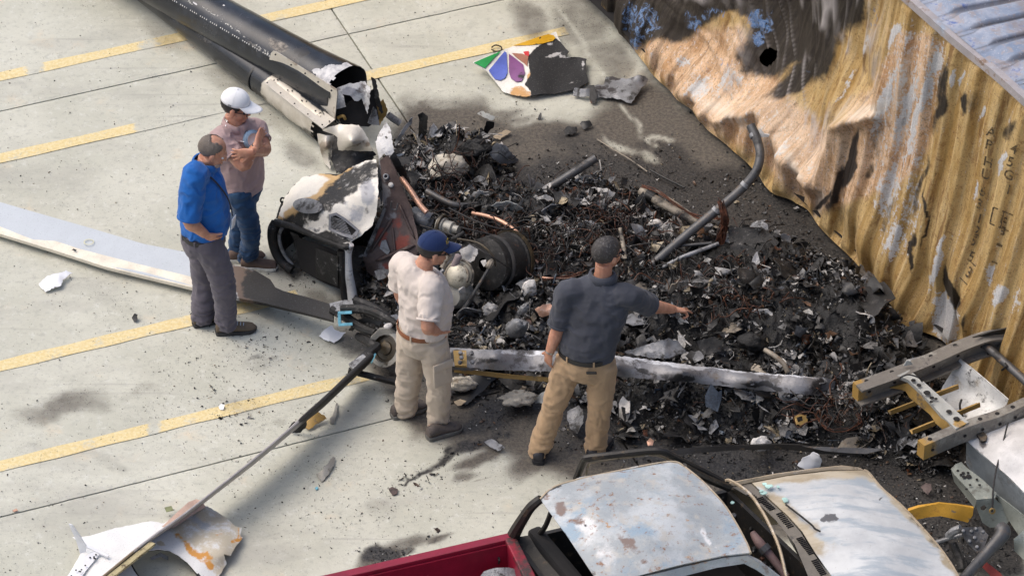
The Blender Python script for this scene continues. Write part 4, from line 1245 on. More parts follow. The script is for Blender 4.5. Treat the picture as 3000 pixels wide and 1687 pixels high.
for a in [[(970, 905, .28), (1015, 930, .26), (1060, 960, .24), (1100, 975, .26)], [(1000, 905, .33), (1060, 905, .36), (1110, 920, .38), (1160, 950, .36)], [(1040, 1068, .18), (1075, 1040, .22), (1110, 1010, .24)], [(1050, 985, .14), (1080, 1000, .20), (1100, 1015, .22)], [(1040, 880, .36), (1100, 905, .36), (1175, 960, .32)]]:
    pipe('hub_arm', a, [.030, .034, .034, .028], M['char'], hub, 8)
surf('sling_strap', [(1022, 968, .16), (1040, 940, .26), (1075, 930, .30), (1118, 942, .30), (1112, 955, .27), (1075, 945, .26), (1045, 955, .22), (1034, 970, .15)], M['black_paint'], hub, sp=7, thick=.012, amp=.004)
obj('link_arm', *bar(P(1020, 1085, .16), P(1160, 1120, .07), .04, .03, .004), M['char'], hub)
obj('grip_tube', *bar(P(1030, 1080, .20), P(1075, 1050, .24), .075, .055, .01), M['char_grey'], hub)

# ---------------------------------------------------------------- engine and gearbox
eng = thing('turbine_engine', 'sooty turbine engine with cream gearbox dome behind the navy cap', 'engine', P(1400, 850, 0))
ax = np.array([-.62, -.60, .30])
ax /= np.linalg.norm(ax)
ec = P(1445, 770, .36)
obj('drum', *lathe([(-.24, .06), (-.235, .17), (-.20, .205), (-.17, .205), (-.165, .19), (.02, .185), (.05, .195), (.07, .195), (.09, .15), (.10, .05)], ax, ec, 36), M['char'], eng, True, sharp=35)
obj('drum_flange', *lathe([(-.205, .207), (-.205, .219), (-.18, .219), (-.18, .207)], ax, ec, 36), M['oily'], eng, True, sharp=30)
obj('drum_band', *lathe([(-.02, .188), (-.02, .203), (.0, .203), (.0, .188)], ax, ec, 36), M['pipe_grey'], eng, True, sharp=30)
gc = P(1345, 805, .36)
obj('gearbox_dome', *lathe([(-.05, .03), (-.05, .095), (-.02, .105), (.03, .098), (.06, .07), (.075, .03), (.078, 0)], np.array([-.3, -.75, .5]), gc, 26), burnt('cream_casting', (.52, .48, .38), [((.10, .085, .06), .28, 12, 1.1, .5, .2)], .45, .2), eng, True, sharp=40)
for r, oz in ((.108, .0), (.085, .045)):
    W = [gc+np.array([-.3, -.75, .5])*oz+frame(np.array([-.3, -.75, .5]))[1]*math.cos(a)*r+frame(np.array([-.3, -.75, .5]))[2]*math.sin(a)*r for a in np.linspace(-.4, 3.9, 20)]
    obj('hose', *tube(W, .010, 8), M['pipe_pale'], eng, True)
obj('lower_casing', *lathe([(-.10, .05), (-.09, .10), (.0, .11), (.05, .085), (.06, .02)], np.array([-.5, -.5, .3]), P(1335, 862, .20), 22), M['flange'], eng, True, sharp=40)
surf('bracket', [(1345, 850, .30), (1362, 838, .32), (1366, 872, .20), (1360, 880, .17), (1340, 870, .20)], M['ash'], eng, sp=6, thick=.012, holes=[[(1350, 858), (1357, 857), (1357, 866), (1351, 867)]])
obj('actuator', *tube(spline([P(1345, 745, .52), P(1337, 765, .47), P(1330, 782, .42)], 5), [.012]+[.026]*9+[.012], 12), simple('mauve_grey_cover', (.25, .20, .20), .7), eng, True)
obj('fuel_control', *lathe([(-.08, .04), (-.07, .062), (-.02, .062), (-.015, .048), (.05, .05), (.06, .032), (.10, .03), (.10, 0)], np.array([.8, -.5, .1]), P(1310, 665, .50), 20), M['flange'], eng, True, sharp=35)
obj('fuel_control_flange', *lathe([(0, .078), (.02, .078), (.02, .05), (0, .05)], np.array([.8, -.5, .1]), P(1292, 658, .50), 22), M['oily'], eng, True, sharp=35)
obj('duct', *hollow([P(1210, 628, .46), P(1235, 640, .46), P(1262, 650, .45)], [.062, .062, .066], .006, 20), M['char_grey'], eng, True)
for a, r, mt in [([(1435, 782, .50), (1400, 840, .36), (1370, 890, .22), (1341, 927, .10)], [.011, .012, .016, .022], 'pipe_grey'), ([(1440, 765, .52), (1434, 775, .52), (1430, 782, .50)], [.022, .025, .022], 'pipe_pale'), ([(1340, 700, .56), (1400, 712, .60), (1440, 745, .56), (1452, 780, .48)], .008, 'oily'), ([(1315, 610, .50), (1400, 650, .56), (1480, 672, .52), (1540, 660, .45)], .006, 'wire_black'),
                 ([(1230, 660, .50), (1330, 690, .52), (1420, 740, .60), (1500, 790, .40)], .005, 'wire_black'), ([(1300, 790, .42), (1290, 800, .40), (1283, 815, .36)], .014, 'char_grey'), ([(1318, 745, .48), (1305, 765, .44), (1295, 785, .40)], .018, 'pipe_pale'), ([(1325, 700, .54), (1345, 690, .58), (1360, 680, .60)], .014, 'char')]:
    pipe('engine_line', a, r, M[mt], eng, 8)
surf('torn_foil', [(1345, 735, .50), (1375, 715, .55), (1400, 730, .52), (1396, 750, .48), (1380, 770, .44), (1372, 765, .45), (1360, 770, .44)], M['ash'], eng, sp=5, thick=.004, amp=.03, ns=14, jag=3)
surf('torn_foil', [(1408, 765, .50), (1424, 760, .52), (1428, 772, .50), (1418, 782, .47)], M['ash'], eng, sp=5, thick=.004, amp=.015, ns=14, jag=2)

# ---------------------------------------------------------------- panel with the coloured fan emblem
lg = thing('emblem_panel', 'half burnt white panel with coloured fan emblem lying on the concrete', 'panel', P(1550, 220, 0))
LP = [(1384, 184, .10), (1430, 165, .10), (1497, 138, .07), (1560, 118, .08), (1629, 93, .06), (1634, 108, .05), (1645, 128, .06), (1666, 151, .09), (1656, 168, .06), (1690, 168, .05), (1718, 173, .07), (1716, 205, .05), (1724, 241, .03), (1690, 262, .04), (1621, 276, .03), (1590, 275, .05), (1543, 283, .04), (1500, 278, .03), (1474, 268, .03), (1446, 233, .05), (1423, 206, .08)]
hfl = rbf([p[:2] for p in LP]+[(1560, 210)], [p[2] for p in LP]+[.09])
surf('panel_skin', LP, burnt('burnt_white_panel', (.72, .70, .64), [((.55, .30, .11), 'tan', 10, .8, .6, 0), ((.016, .016, .017), 'soot', 9, .55, .8, 0), ((.42, .41, .40), 'ash', 12, 1.0, .8, 0)], .5, 0, .3), lg, z=hfl, sp=6, thick=.006, jag=1.2, amp=.006, ns=9, warp=12,
     paint={'soot': [('p', [(1548, 168), (1572, 140), (1632, 112), (1680, 150), (1740, 160), (1740, 260), (1620, 290), (1545, 290), (1548, 262), (1535, 250), (1548, 225)], 5, 1.)], 'tan': [(1520, 272, 60, 26, 0, .7), (1552, 230, 20, 60, 10, .6), (1530, 165, 20, 10, 0, .4)], 'ash': [(1620, 165, 34, 10, -20, .8), (1650, 172, 40, 8, 0, .75), (1712, 190, 10, 30, 0, .6), (1660, 245, 60, 8, -10, .35), (1615, 130, 20, 14, -30, .5)]})
def petal(pts, name, col, soot=()):
    m = burnt(name, col, [((.30, .14, .06), 'tan', 12, .8, .6, 0), ((.02, .018, .018), 'soot', 14, .8, .7, 0)], .42, 0, .1)
    surf('emblem_petal', pts, m, lg, z=lambda u, v: hfl(u, v)+.0085, sp=6, thick=.003, paint={'soot': list(soot), 'tan': [(1548, 200, 10, 40, 0, .6)]}, warp=8)
petal([(1388, 184), (1430, 166), (1468, 150), (1440, 178), (1421, 200), (1405, 192)], 'green_print', (.02, .30, .075))
petal([(1478, 151), (1484, 155), (1486, 190), (1487, 214), (1480, 228), (1466, 236), (1450, 232), (1432, 207)], 'blue_print', (.10, .145, .50))
petal([(1491, 158), (1510, 172), (1533, 190), (1538, 215), (1528, 238), (1512, 240), (1497, 230), (1491, 212)], 'purple_print', (.20, .07, .20), [(1525, 220, 22, 26, 0, .6)])
petal([(1500, 156), (1530, 158), (1548, 165), (1545, 195), (1536, 186), (1515, 170)], 'red_print', (.34, .15, .10), [(1545, 180, 8, 20, 0, .7)])
petal([(1533, 152), (1549, 150), (1550, 164), (1540, 164)], 'scarlet_print', (.55, .04, .05), [(1550, 160, 5, 12, 0, .5)])
petal([(1505, 134), (1540, 122), (1580, 108), (1606, 101), (1622, 104), (1627, 112), (1620, 120), (1590, 128), (1550, 133)], 'yellow_print', (.66, .36, .02), [('l', [(1560, 132), (1625, 118)], 5, .6), (1583, 114, 5, 4, 0, .7)])
sm = thing('charred_strip', 'charred grey strip of skin beside the emblem panel and container', 'skin strip', P(1800, 280, 0))
surf('strip_skin', [(1678, 268, .04), (1684, 258, .07), (1720, 262, .07), (1735, 252, .06), (1770, 246, .05), (1775, 226, .05), (1800, 226, .06), (1840, 232, .08), (1868, 222, .10), (1890, 225, .09), (1898, 235, .06), (1880, 256, .05), (1860, 285, .05), (1850, 302, .03), (1830, 296, .04), (1800, 290, .03), (1745, 285, .03), (1680, 282, .02)], M['char_grey'], sm, sp=6, thick=.006, amp=.02, ns=10, jag=2, paint={'soot': [(1770, 260, 60, 16, 0, .7), (1800, 232, 30, 10, 0, .8)]})
surf('strip_fold', [(1722, 255, .06), (1740, 250, .09), (1748, 275, .07), (1742, 305, .02), (1730, 302, .02)], M['char'], sm, sp=6, thick=.006, amp=.02, ns=10, jag=2)

# ================================================================ PEOPLE
def fabric(name, col, weave=700, var=.12, fold=.0, fade=None):
    s = S(name)
    n = s.noise(5, 5, .6)
    c = s.mix(s.step(n, .3, .7), tuple(x*(1-var) for x in col), tuple(min(1, x*(1+var)) for x in col))
    c = s.mix(s.math('MULTIPLY', s.step(s.noise(60, 4, .7), .45, .8), .25), c, tuple(x*.72 for x in col))
    if fade:
        c = s.mix(s.math('MULTIPLY', s.step(s.noise(7, 4, .6), .5, .75), .6), c, fade)
    s.bump(s.math('ADD', s.noise(weave*.5, 2, .5), s.math('MULTIPLY', s.noise(28, 4, .6), 1.2)), .22, .005)
    s.b.inputs['Sheen Weight'].default_value = .15
    return s.fin(c, .88, 0, .25)

def skin_mat():
    s = S('skin')
    n = s.noise(22, 5, .6)
    c = s.mix(s.step(n, .3, .7), (.43, .20, .125), (.56, .29, .19))
    c = s.mix(s.math('MULTIPLY', s.step(s.noise(9, 3, .5), .5, .7), .4), c, (.50, .19, .12))
    s.b.inputs['Subsurface Weight'].default_value = .12
    s.b.inputs['Subsurface Radius'].default_value = (.01, .004, .002)
    s.b.inputs['Subsurface Scale'].default_value = .3
    return s.fin(c, s.fmix(n, .42, .55))
M['skin'] = skin_mat()
M['hair_dark'] = burnt('greying_dark_hair', (.035, .03, .028), [((.20, .19, .18), .3, 70, 1.0, .6, 0), ((.34, .33, .32), 'low', 60, .9, .6, 0)], .5, 0, .6, 160)
M['hair_grey'] = burnt('cropped_grey_hair', (.14, .115, .095), [((.33, .29, .26), .25, 70, 1.0, .6, 0)], .6, 0, .5, 160)
M['hair_black'] = simple('black_hair', (.02, .017, .015), .6)
M['beard'] = burnt('grey_beard', (.36, .27, .23), [((.55, .5, .47), .3, 60, 1.2, .8, 0)], .8, 0, .4, 150)
M['dark_plastic'] = simple('dark_plastic', (.015, .015, .018), .35)
M['rubber'] = simple('black_rubber', (.03, .03, .032), .75, 0, .3, 30)
M['white_cloth'] = fabric('white_cap_cloth', (.80, .80, .80), 700, .04)
M['navy_cloth'] = fabric('navy_cap_cloth', (.012, .028, .095))
M['yellow_thread'] = simple('yellow_thread', (.75, .50, .03), .7)
M['white_plastic'] = simple('white_plastic', (.75, .76, .78), .5, 0, .06)
M['metal_bracelet'] = simple('steel_bracelet', (.5, .5, .5), .3, 1)

def remesh(V, Fc, vox, it=6):
    me = bpy.data.meshes.new('tmp')
    me.from_pydata(np.asarray(V).tolist(), [], [tuple(map(int, f)) for f in Fc])
    o = bpy.data.objects.new('tmp', me)
    COL.objects.link(o)
    m = o.modifiers.new('r', 'REMESH')
    m.mode = 'VOXEL'
    m.voxel_size = vox
    if it:
        k = o.modifiers.new('s', 'SMOOTH')
        k.factor = .5
        k.iterations = it
    dg = bpy.context.evaluated_depsgraph_get()
    e = o.evaluated_get(dg)
    mm = e.to_mesh()
    V2 = np.empty(len(mm.vertices)*3, np.float32)
    mm.vertices.foreach_get('co', V2)
    N2 = np.empty(len(mm.vertices)*3, np.float32)
    mm.vertices.foreach_get('normal', N2)
    F2 = [tuple(p.vertices) for p in mm.polygons]
    e.to_mesh_clear()
    bpy.data.objects.remove(o)
    bpy.data.meshes.remove(me)
    return V2.reshape(-1, 3).astype(float), F2, N2.reshape(-1, 3).astype(float)

def hand_parts(wrist, d, palm, thumb_side, curls=(25, 28, 30, 34), spread=8, size=1., tcurl=15, tspread=40):
    """palm and five fingers; d fingers' direction, palm the palm's facing, thumb_side +1/-1 along cross(d, palm)"""
    d = np.asarray(d, float)/np.linalg.norm(d)
    palm = np.asarray(palm, float)
    palm = palm-d*(palm@d)
    palm /= np.linalg.norm(palm)
    w = np.cross(d, palm)*thumb_side
    wr = np.asarray(wrist, float)
    out = [tube([wr-d*.02, wr+d*.02, wr+d*.055, wr+d*.09, wr+d*.098], [(.026, .019), (.034, .018), (.041, .016), (.040, .014), (.03, .010)], 12, True, up=palm)]
    # tube's first radius runs along cross(up, d); rings are wide across the hand
    for i, (off, L) in enumerate(((.030, .072), (.011, .082), (-.009, .076), (-.028, .060))):
        a = math.radians((1.5-i)*spread)
        dd = d*math.cos(a)+w*math.sin(a)
        c = math.radians(curls[i])
        p = [wr+d*.072+w*off*.9, wr+d*.093+w*off]
        cur = 0
        for k, fr in enumerate((.45, .30, .25)):
            cur += c*(.7 if k == 0 else 1.)
            p.append(p[-1]+(dd*math.cos(cur)+palm*math.sin(cur))*L*size*fr)
        out.append(tube(p, [.0095, .0095, .0088, .008, .0055], 8, True))
    a = math.radians(tspread)
    t0 = wr+d*.022+w*.024
    td = d*math.cos(a)+w*math.sin(a)
    t1 = t0+td*.045
    c = math.radians(tcurl)
    td2 = td*math.cos(c)+(palm*.8-w*.3)*math.sin(c)
    out.append(tube([t0, t1, t1+td2*.032, t1+td2*.055], [.015, .0115, .010, .006], 8, True))
    return out

def head_parts(c, R, jaw=1.):
    """one head: cranium, face, brow, nose, lips, chin, ears, in the head's own frame"""
    def e(p, r):
        return ellip(np.asarray(c)+R@np.asarray(p, float), r, R, 10)
    return [e((-.012, 0, .035), (.100, .076, .088)), e((.028, 0, -.03), (.068, .062*jaw, .085)), e((.062, 0, -.088), (.030, .034*jaw, .024)), e((.084, 0, .018), (.020, .050, .014)),
            e((.098, 0, -.020), (.019, .014, .026)), e((.108, 0, -.032), (.012, .015, .010)), e((.091, 0, -.062), (.014, .025, .009)), e((.0, .080, -.008), (.021, .010, .033)), e((.0, -.080, -.008), (.021, .010, .033)),
            e((.055, .040, -.03), (.03, .02, .03)), e((.055, -.040, -.03), (.03, .02, .03))]

def shoe(par, heel, toe, mat, solemat, w=.052, high=.10, lacemat=None, cuff=None):
    heel, toe = np.asarray(heel, float), np.asarray(toe, float)
    d = toe-heel
    d[2] = 0
    L = np.linalg.norm(d)
    d = d/L
    L = max(L, .27)
    s = np.array([-d[1], d[0], 0])
    z = np.array([0, 0, 1.])
    def ring(x, hw, top, n=14, z0=.022, flat=.55):
        o = []
        for k in range(n):
            a = 2*math.pi*k/n
            yy, hh = math.cos(a), math.sin(a)
            y = math.copysign(abs(yy)**flat, yy)*hw
            h = z0+(top-z0)*(.5+.5*math.copysign(abs(hh)**.75, hh))
            if hh > 0:
                y *= 1-.45*(hh**2)
            o.append(heel+d*x+s*y+z*h)
        return o
    prof = [(0, .030, .07), (.012, .038, high), (.06, .041, high+.015), (.10, .042, high), (.14, .044, .082), (.19, .050, .066), (.23, .051, .056), (.26, .044, .05), (L-.008, .024, .04), (L, .012, .034)]
    V, Fc = [], []
    for x, hw, tp in prof:
        V += ring(x*L/.285 if x < L-.01 else x, hw*w/.052, tp)
    n = 14
    for i in range(len(prof)-1):
        for j in range(n):
            Fc.append((i*n+j, i*n+(j+1) % n, (i+1)*n+(j+1) % n, (i+1)*n+j))
    Fc += [tuple(reversed(range(n))), tuple((len(prof)-1)*n+j for j in range(n))]
    up = obj('shoe', V, Fc, mat, par, True, sharp=70)
    # sole, a little proud of the upper
    sv, sf = [], []
    out = []
    for x, hw, tp in prof:
        out.append((x*L/.285 if x < L-.01 else x, hw*w/.052+.005))
    pts = [(out[0][0]-.006, 0)]+[(x, h) for x, h in out]+[(out[-1][0]+.006, 0)]+[(x, -h) for x, h in reversed(out)]
    m = len(pts)
    for zz_ in (.0, .012, .030):
        for x, y in pts:
            k = 1.0 if zz_ != 0 else .94
            sv.append(heel+d*x+s*y*k+z*(zz_+.001+(.008 if x > L*.9 and zz_ < .02 else 0)))
    for r in range(2):
        for j in range(m):
            sf.append((r*m+j, r*m+(j+1) % m, (r+1)*m+(j+1) % m, (r+1)*m+j))
    sf += [tuple(reversed(range(m))), tuple(2*m+j for j in range(m))]
    obj('sole', sv, sf, solemat, up, False)
    if lacemat:
        for k in range(5):
            x = .115+.022*k
            h = .098-.0075*k
            p = [heel+d*(x+.004*sg)+s*(sg*(.022))+z*(h-.012) for sg in (-1,)]+[heel+d*x+z*(h+.006)]+[heel+d*(x+.004)+s*.022+z*(h-.012)]
            obj('lace', *tube(spline(p, 4), .0028, 6), lacemat, up, True)
    return up

def cloth_fold(V, N, f, seed, amp=.010, ankles=None, hang=None, hs=1.):
    """folds: long soft creases plus bunching near listed points"""
    n = fbm(np.stack([V[:, 0]*9, V[:, 1]*9, V[:, 2]*4.5], 1), 3, seed)
    r = .5-np.abs(fbm(np.stack([V[:, 0]*7*hs, V[:, 1]*7*hs, V[:, 2]*11*hs], 1)+n[:, None]*.8, 2, seed+7))*1.8
    dsp = amp*(.7*n+1.15*r)
    for (c, rad, a) in (ankles or []):
        w = np.exp(-(np.linalg.norm(V-np.asarray(c), axis=1)/rad)**2)
        b = .5-np.abs(fbm(np.stack([V[:, 0]*6, V[:, 1]*6, V[:, 2]*24], 1)+n[:, None], 2, seed+13))*1.9
        dsp = dsp+w*a*b
    return V+N*dsp[:, None]

def person(spec):
    Y0 = float(P(*spec['foot'])[1])
    J = {k: Q(p[0], p[1], Y0+p[2]) for k, p in spec['j'].items()}
    yaw = spec['yaw']
    f = np.array([math.cos(math.radians(yaw)), math.sin(math.radians(yaw)), 0])
    b0 = P(*spec['foot'])
    root = thing('person', spec['label'], 'person', b0)
    feet = {k: (P(*spec['feet'][k][0]), P(*spec['feet'][k][1])) for k in 'RL'}
    # trunk rings: joint name -> (half width, half depth)
    T = spec['trunk']
    tp = np.array([Q(u, v, Y0+dy) for (u, v, dy, a, b) in T])
    tr = [(a, b) for (_, _, _, a, b) in T]
    path = spline(tp, 5)
    def rr(g=0.):
        x = np.linspace(0, 1, len(T))
        X = np.linspace(0, 1, len(path))
        return list(zip(np.interp(X, x, [a for a, b in tr])+g, np.interp(X, x, [b for a, b in tr])+g))
    R = rotm(*spec['head'])
    hc = J['head']
    # ---- body: one continuous surface
    B = [tube(path, rr(-.014), 20, True, up=f)]
    B += head_parts(hc, R, spec.get('jaw', 1.))
    nk = tp[-1]
    B.append(tube([nk-np.array([0, 0, .05]), nk+(hc-nk)*.25, hc+R@np.array([-.02, 0, -.06])], [(.075, .068), (.060, .060), (.057, .060)], 14, True, up=f))
    for k in 'RL':
        sh, el, wr = J['sh'+k], J['el'+k], J['wr'+k]
        B.append(tube(spline([sh, sh*.45+el*.55, el, el*.55+wr*.45, wr], 3), np.interp(np.linspace(0, 1, 13), [0, .27, .5, .62, 1], [.060, .054, .046, .050, .031]).tolist(), 12))
        hd = spec['hand'][k]
        d = Q(hd[0][0], hd[0][1], Y0+hd[0][2])-wr
        B += hand_parts(wr, d, hd[1], (1 if k == 'R' else -1)*hd[2], *hd[3:])
        hp, kn, an = J['hip'+k], J['kn'+k], J['an'+k]
        B.append(tube(spline([hp, kn, an], 4), np.interp(np.linspace(0, 1, 9), [0, .5, .7, 1], [.085, .055, .052, .038]).tolist(), 12))
        h_, t_ = feet[k]
        B.append(tube([an, (an+h_)/2+np.array([0, 0, .02]), h_*.75+t_*.25+np.array([0, 0, .05]), h_*.3+t_*.7+np.array([0, 0, .035])], [.038, .038, .036, .025], 10))
    V, Fc, N = remesh(*join(*B), .0062, 2)
    obj('body', V, Fc, M['skin'], root, True)
    # ---- shirt
    C = [tube(path[spec['hem']:], rr(.006)[spec['hem']:], 24, True, up=f)]
    sl = spec.get('sleeve', .62)
    cuffs = []
    for k in 'RL':
        sh, el = J['sh'+k], J['el'+k]
        inner = sh+(path[-8]-sh)*.45
        e_ = sh+(el-sh)*sl
        w = spec.get('slw', 1.)
        C.append(tube(spline([inner, sh, sh*.5+e_*.5, e_], 4), np.interp(np.linspace(0, 1, 13), [0, .33, .7, 1], [.072*w, .073*w, .070*w, .069*w]).tolist(), 16))
        cuffs.append((e_, el-sh))
    V, Fc, N = remesh(*join(*C), .009, 5)
    V = cloth_fold(V, N, f, spec['seed'], spec.get('fold', .011), [(tp[1], .16, .012)]+[(J['sh'+k]*.7+tp[-3]*.3, .14, .010) for k in 'RL'])
    shirt = obj('shirt', V, Fc, spec['shirt'], root, True)
    for e_, dr in cuffs:
        d = dr/np.linalg.norm(dr)
        obj('sleeve_hem', *tube([e_-d*.012, e_-d*.010, e_+d*.004, e_+d*.006], [.067*spec.get('slw', 1.), .0725*spec.get('slw', 1.), .0725*spec.get('slw', 1.), .062], 20, False), spec['shirt'], shirt, True)
    if spec.get('collar'):
        a = np.linspace(0, 2*math.pi, 22)
        rp = []
        hN = (hc-nk)
        hN = hN/np.linalg.norm(hN)
        lf = np.cross((0, 0, 1), f)
        for q in a:
            rp.append(nk+f*(math.cos(q)*.082+.006)+lf*math.sin(q)*.086+np.array([0, 0, .020-.035*max(0, math.cos(q))**2]))
        rp = np.array(rp)
        Vc, Fcq = [], []
        for i in range(21):
            o = rp[i]-nk
            o[2] = 0
            o = o/np.linalg.norm(o)
            Vc += [rp[i]+np.array([0, 0, .022])-o*.012, rp[i]+np.array([0, 0, .024]), rp[i]+o*.016+np.array([0, 0, -.022])]
        for i in range(20):
            for j in range(2):
                Fcq.append((i*3+j, (i+1)*3+j, (i+1)*3+j+1, i*3+j+1))
        obj('collar', *solid(Vc, Fcq, .004), spec['shirt'], shirt, True)
    # ---- trousers
    hipc = tp[0]
    wz = spec['waist']
    wc = Q(wz[0], wz[1], Y0+wz[2])
    L_ = [tube([hipc-np.array([0, 0, .10]), hipc, hipc*.4+wc*.6, wc], [(wz[3]*.86, wz[4]*.85), (wz[3]*1.03, wz[4]*1.06), (wz[3]*1.01, wz[4]*1.03), (wz[3], wz[4])], 24, True, up=f)]
    pw = spec.get('legw', 1.)
    for k in 'RL':
        hp, kn, an = J['hip'+k], J['kn'+k], J['an'+k]
        foot_ = np.array([an[0], an[1], .045])
        L_.append(tube(spline([hp+np.array([0, 0, .06]), kn, an, foot_], 4), np.interp(np.linspace(0, 1, 13), [0, .12, .33, .6, .85, 1], [.098*pw, .100*pw, .082*pw, .073*pw, .068*pw, .064*pw]).tolist(), 18))
    V, Fc, N = remesh(*join(*L_), .009, 4)
    V = cloth_fold(V, N, f, spec['seed']+50, .011, [(J['an'+k], .13, .024) for k in 'RL']+[(J['kn'+k], .12, .014) for k in 'RL']+[(hipc-np.array([0, 0, .06]), .12, .016)])
    pants = obj('trousers', V, Fc, spec['pants'], root, True)
    if spec.get('belt'):
        a = np.linspace(0, 2*math.pi, 41)[:-1]
        lf = np.cross((0, 0, 1), f)
        rp = [wc+f*math.cos(q)*(wz[4]+.006)+lf*math.sin(q)*(wz[3]+.006)+np.array([0, 0, -.012]) for q in a]
        Vb, Fb = [], []
        for i, p in enumerate(rp):
            o = (p-wc)
            o[2] = 0
            o /= np.linalg.norm(o)
            Vb += [p+np.array([0, 0, .017]), p+np.array([0, 0, .017])+o*.005, p-np.array([0, 0, .017])+o*.005, p-np.array([0, 0, .017])]
        n = len(rp)
        for i in range(n):
            k = (i+1) % n
            for j in range(4):
                Fb.append((i*4+j, k*4+j, k*4+(j+1) % 4, i*4+(j+1) % 4))
        obj('belt', Vb, Fb, spec['belt'], pants, True, sharp=40)
        for q in (40, 105, 150, 210, 255, 320):
            t = math.radians(q)
            p = wc+f*math.cos(t)*(wz[4]+.013)+lf*math.sin(t)*(wz[3]+.013)-np.array([0, 0, .012])
            o = f*math.cos(t)+lf*math.sin(t)
            obj('belt_loop', *box(p, (.005, .012, .05), np.stack([o, np.cross((0, 0, 1), o), (0, 0, 1)], 1)), spec['pants'], pants)
    for k in 'RL':
        h_, t_ = feet[k]
        shoe(root, h_, t_, spec['shoe'], spec['sole'], lacemat=spec.get('lace'))
    # ---- eyes and glasses
    for sd in (1, -1):
        e = ellip(hc+R@np.array([.077, sd*.032, -.002]), (.013, .014, .010), R, 6)
        obj('eye', *e, M['dark_plastic'] if spec.get('glasses') else M['white_plastic'], root, True)
    if spec.get('glasses'):
        parts = []
        for sd in (1, -1):
            parts.append(box(hc+R@np.array([.103, sd*.034, .0]), (.005, .052, .034), R, .002))
            parts.append(bar(hc+R@np.array([.10, sd*.062, .008]), hc+R@np.array([.0, sd*.081, .010]), .004, .006))
        parts.append(bar(hc+R@np.array([.106, -.01, .006]), hc+R@np.array([.106, .01, .006]), .004, .005))
        obj('glasses', *join(*parts), M['dark_plastic'], root)
    return root, J, hc, R, Y0, f, tp, wc

def hair_shell(root, hc, R, mat, g=.006, zcut=-.01, front=.055, seed=1, thin=0.):
    """hair as its own shell over the cranium, lower at the nape than at the brow"""
    V, Fc = ellip((0, 0, 0), (1, 1, 1), None, 26)
    W = V*np.array([.100+g, .077+g, .089+g])+np.array([-.012, 0, .035])
    an = np.arctan2(V[:, 1], V[:, 0]+.35)
    W = W+V*(fbm(V*7, 3, seed)*.005+(.5-np.abs(fbm(np.stack([an*16, V[:, 2]*1.5, 0*an], 1), 2, seed+2)))*.006)[:, None]
    lim = np.where(W[:, 0] > .0, zcut+front*np.clip(W[:, 0]/.06, 0, 1.4), zcut-.055*np.clip(-W[:, 0]/.09, 0, 1))
    lim = lim+.006*vnoise(V*14, seed)
    keep = W[:, 2] > lim
    if thin:
        keep &= ~((W[:, 2] > .085) & (np.abs(W[:, 1]) < .045) & (W[:, 0] > -.05))
    Fk = [f_ for f_ in Fc if keep[list(f_)].all()]
    Vs, Fs = solid(W, Fk, .006)
    return obj('hair', hc+Vs@R.T, Fs, mat, root, True, {'low': sstep(.06, -.04, Vs[:, 2])*.62*sstep(-.10, .02, Vs[:, 0])})

def cap(root, hc, R, mat, seed=0, high=.105):
    V, Fc = ellip((0, 0, 0), (1, 1, 1), None, 22)
    k = V[:, 2] > -.02
    W = V*np.array([.109, .086, high])+np.array([-.008, 0, .040])
    W[:, 0] += np.where(V[:, 0] > 0, .004*V[:, 2], 0)
    Fk = [f_ for f_ in Fc if k[list(f_)].all()]
    Vs, Fs = solid(W, Fk, .005)
    crown = obj('cap', hc+Vs@R.T, Fs, mat, root, True)
    # brim
    def fn(s_, t_):
        a = (s_-.5)*math.radians(118)
        r0 = np.stack([np.cos(a)*.108-.008, np.sin(a)*.085, 0*a+.038], 1)
        L = .098*np.cos(a*1.3)**.45
        x = r0[:, 0]+t_*L*np.cos(a*.35)
        y = r0[:, 1]*(1-.06*t_)
        z = r0[:, 2]-.020*t_-.020*(y/.08)**2*(.3+.7*t_)+.006
        return np.stack([x, y, z], 1)
    Vb, Fb = grid(fn, 21, 7)
    Vb, Fb = solid(Vb, Fb, .004)
    obj('cap_brim', hc+Vb@R.T, Fb, mat, crown, True)
    obj('cap_button', *ellip(hc+R@np.array([-.008, 0, .040+high]), (.008, .008, .005), R, 5), mat, crown, True)
    for q in range(3):     # seam ridges
        a0 = math.pi*q/3+.52
        pts = [hc+R@(np.array([math.sin(b)*math.cos(a0)*.1095, math.sin(b)*math.sin(a0)*.0865, math.cos(b)*(high+.0006)])+np.array([-.008, 0, .040])) for b in np.linspace(-1.5, 1.5, 17)]
        obj('seam', *tube(pts, .0013, 5), mat, crown, True)
    return crown

def cap_text(crown, hc, R, txt, mat, size, az, el, name='lettering'):
    V, Fc = font_mesh(txt)
    a = az-V[:, 0]*size/.11
    e = el+V[:, 1]*size/.10
    W = np.stack([np.cos(e)*np.cos(a)*.1125, -np.cos(e)*np.sin(a)*.0895, np.sin(e)*.108], 1)+np.array([-.008, 0, .040])
    obj(name, hc+W@R.T, Fc, mat, crown)

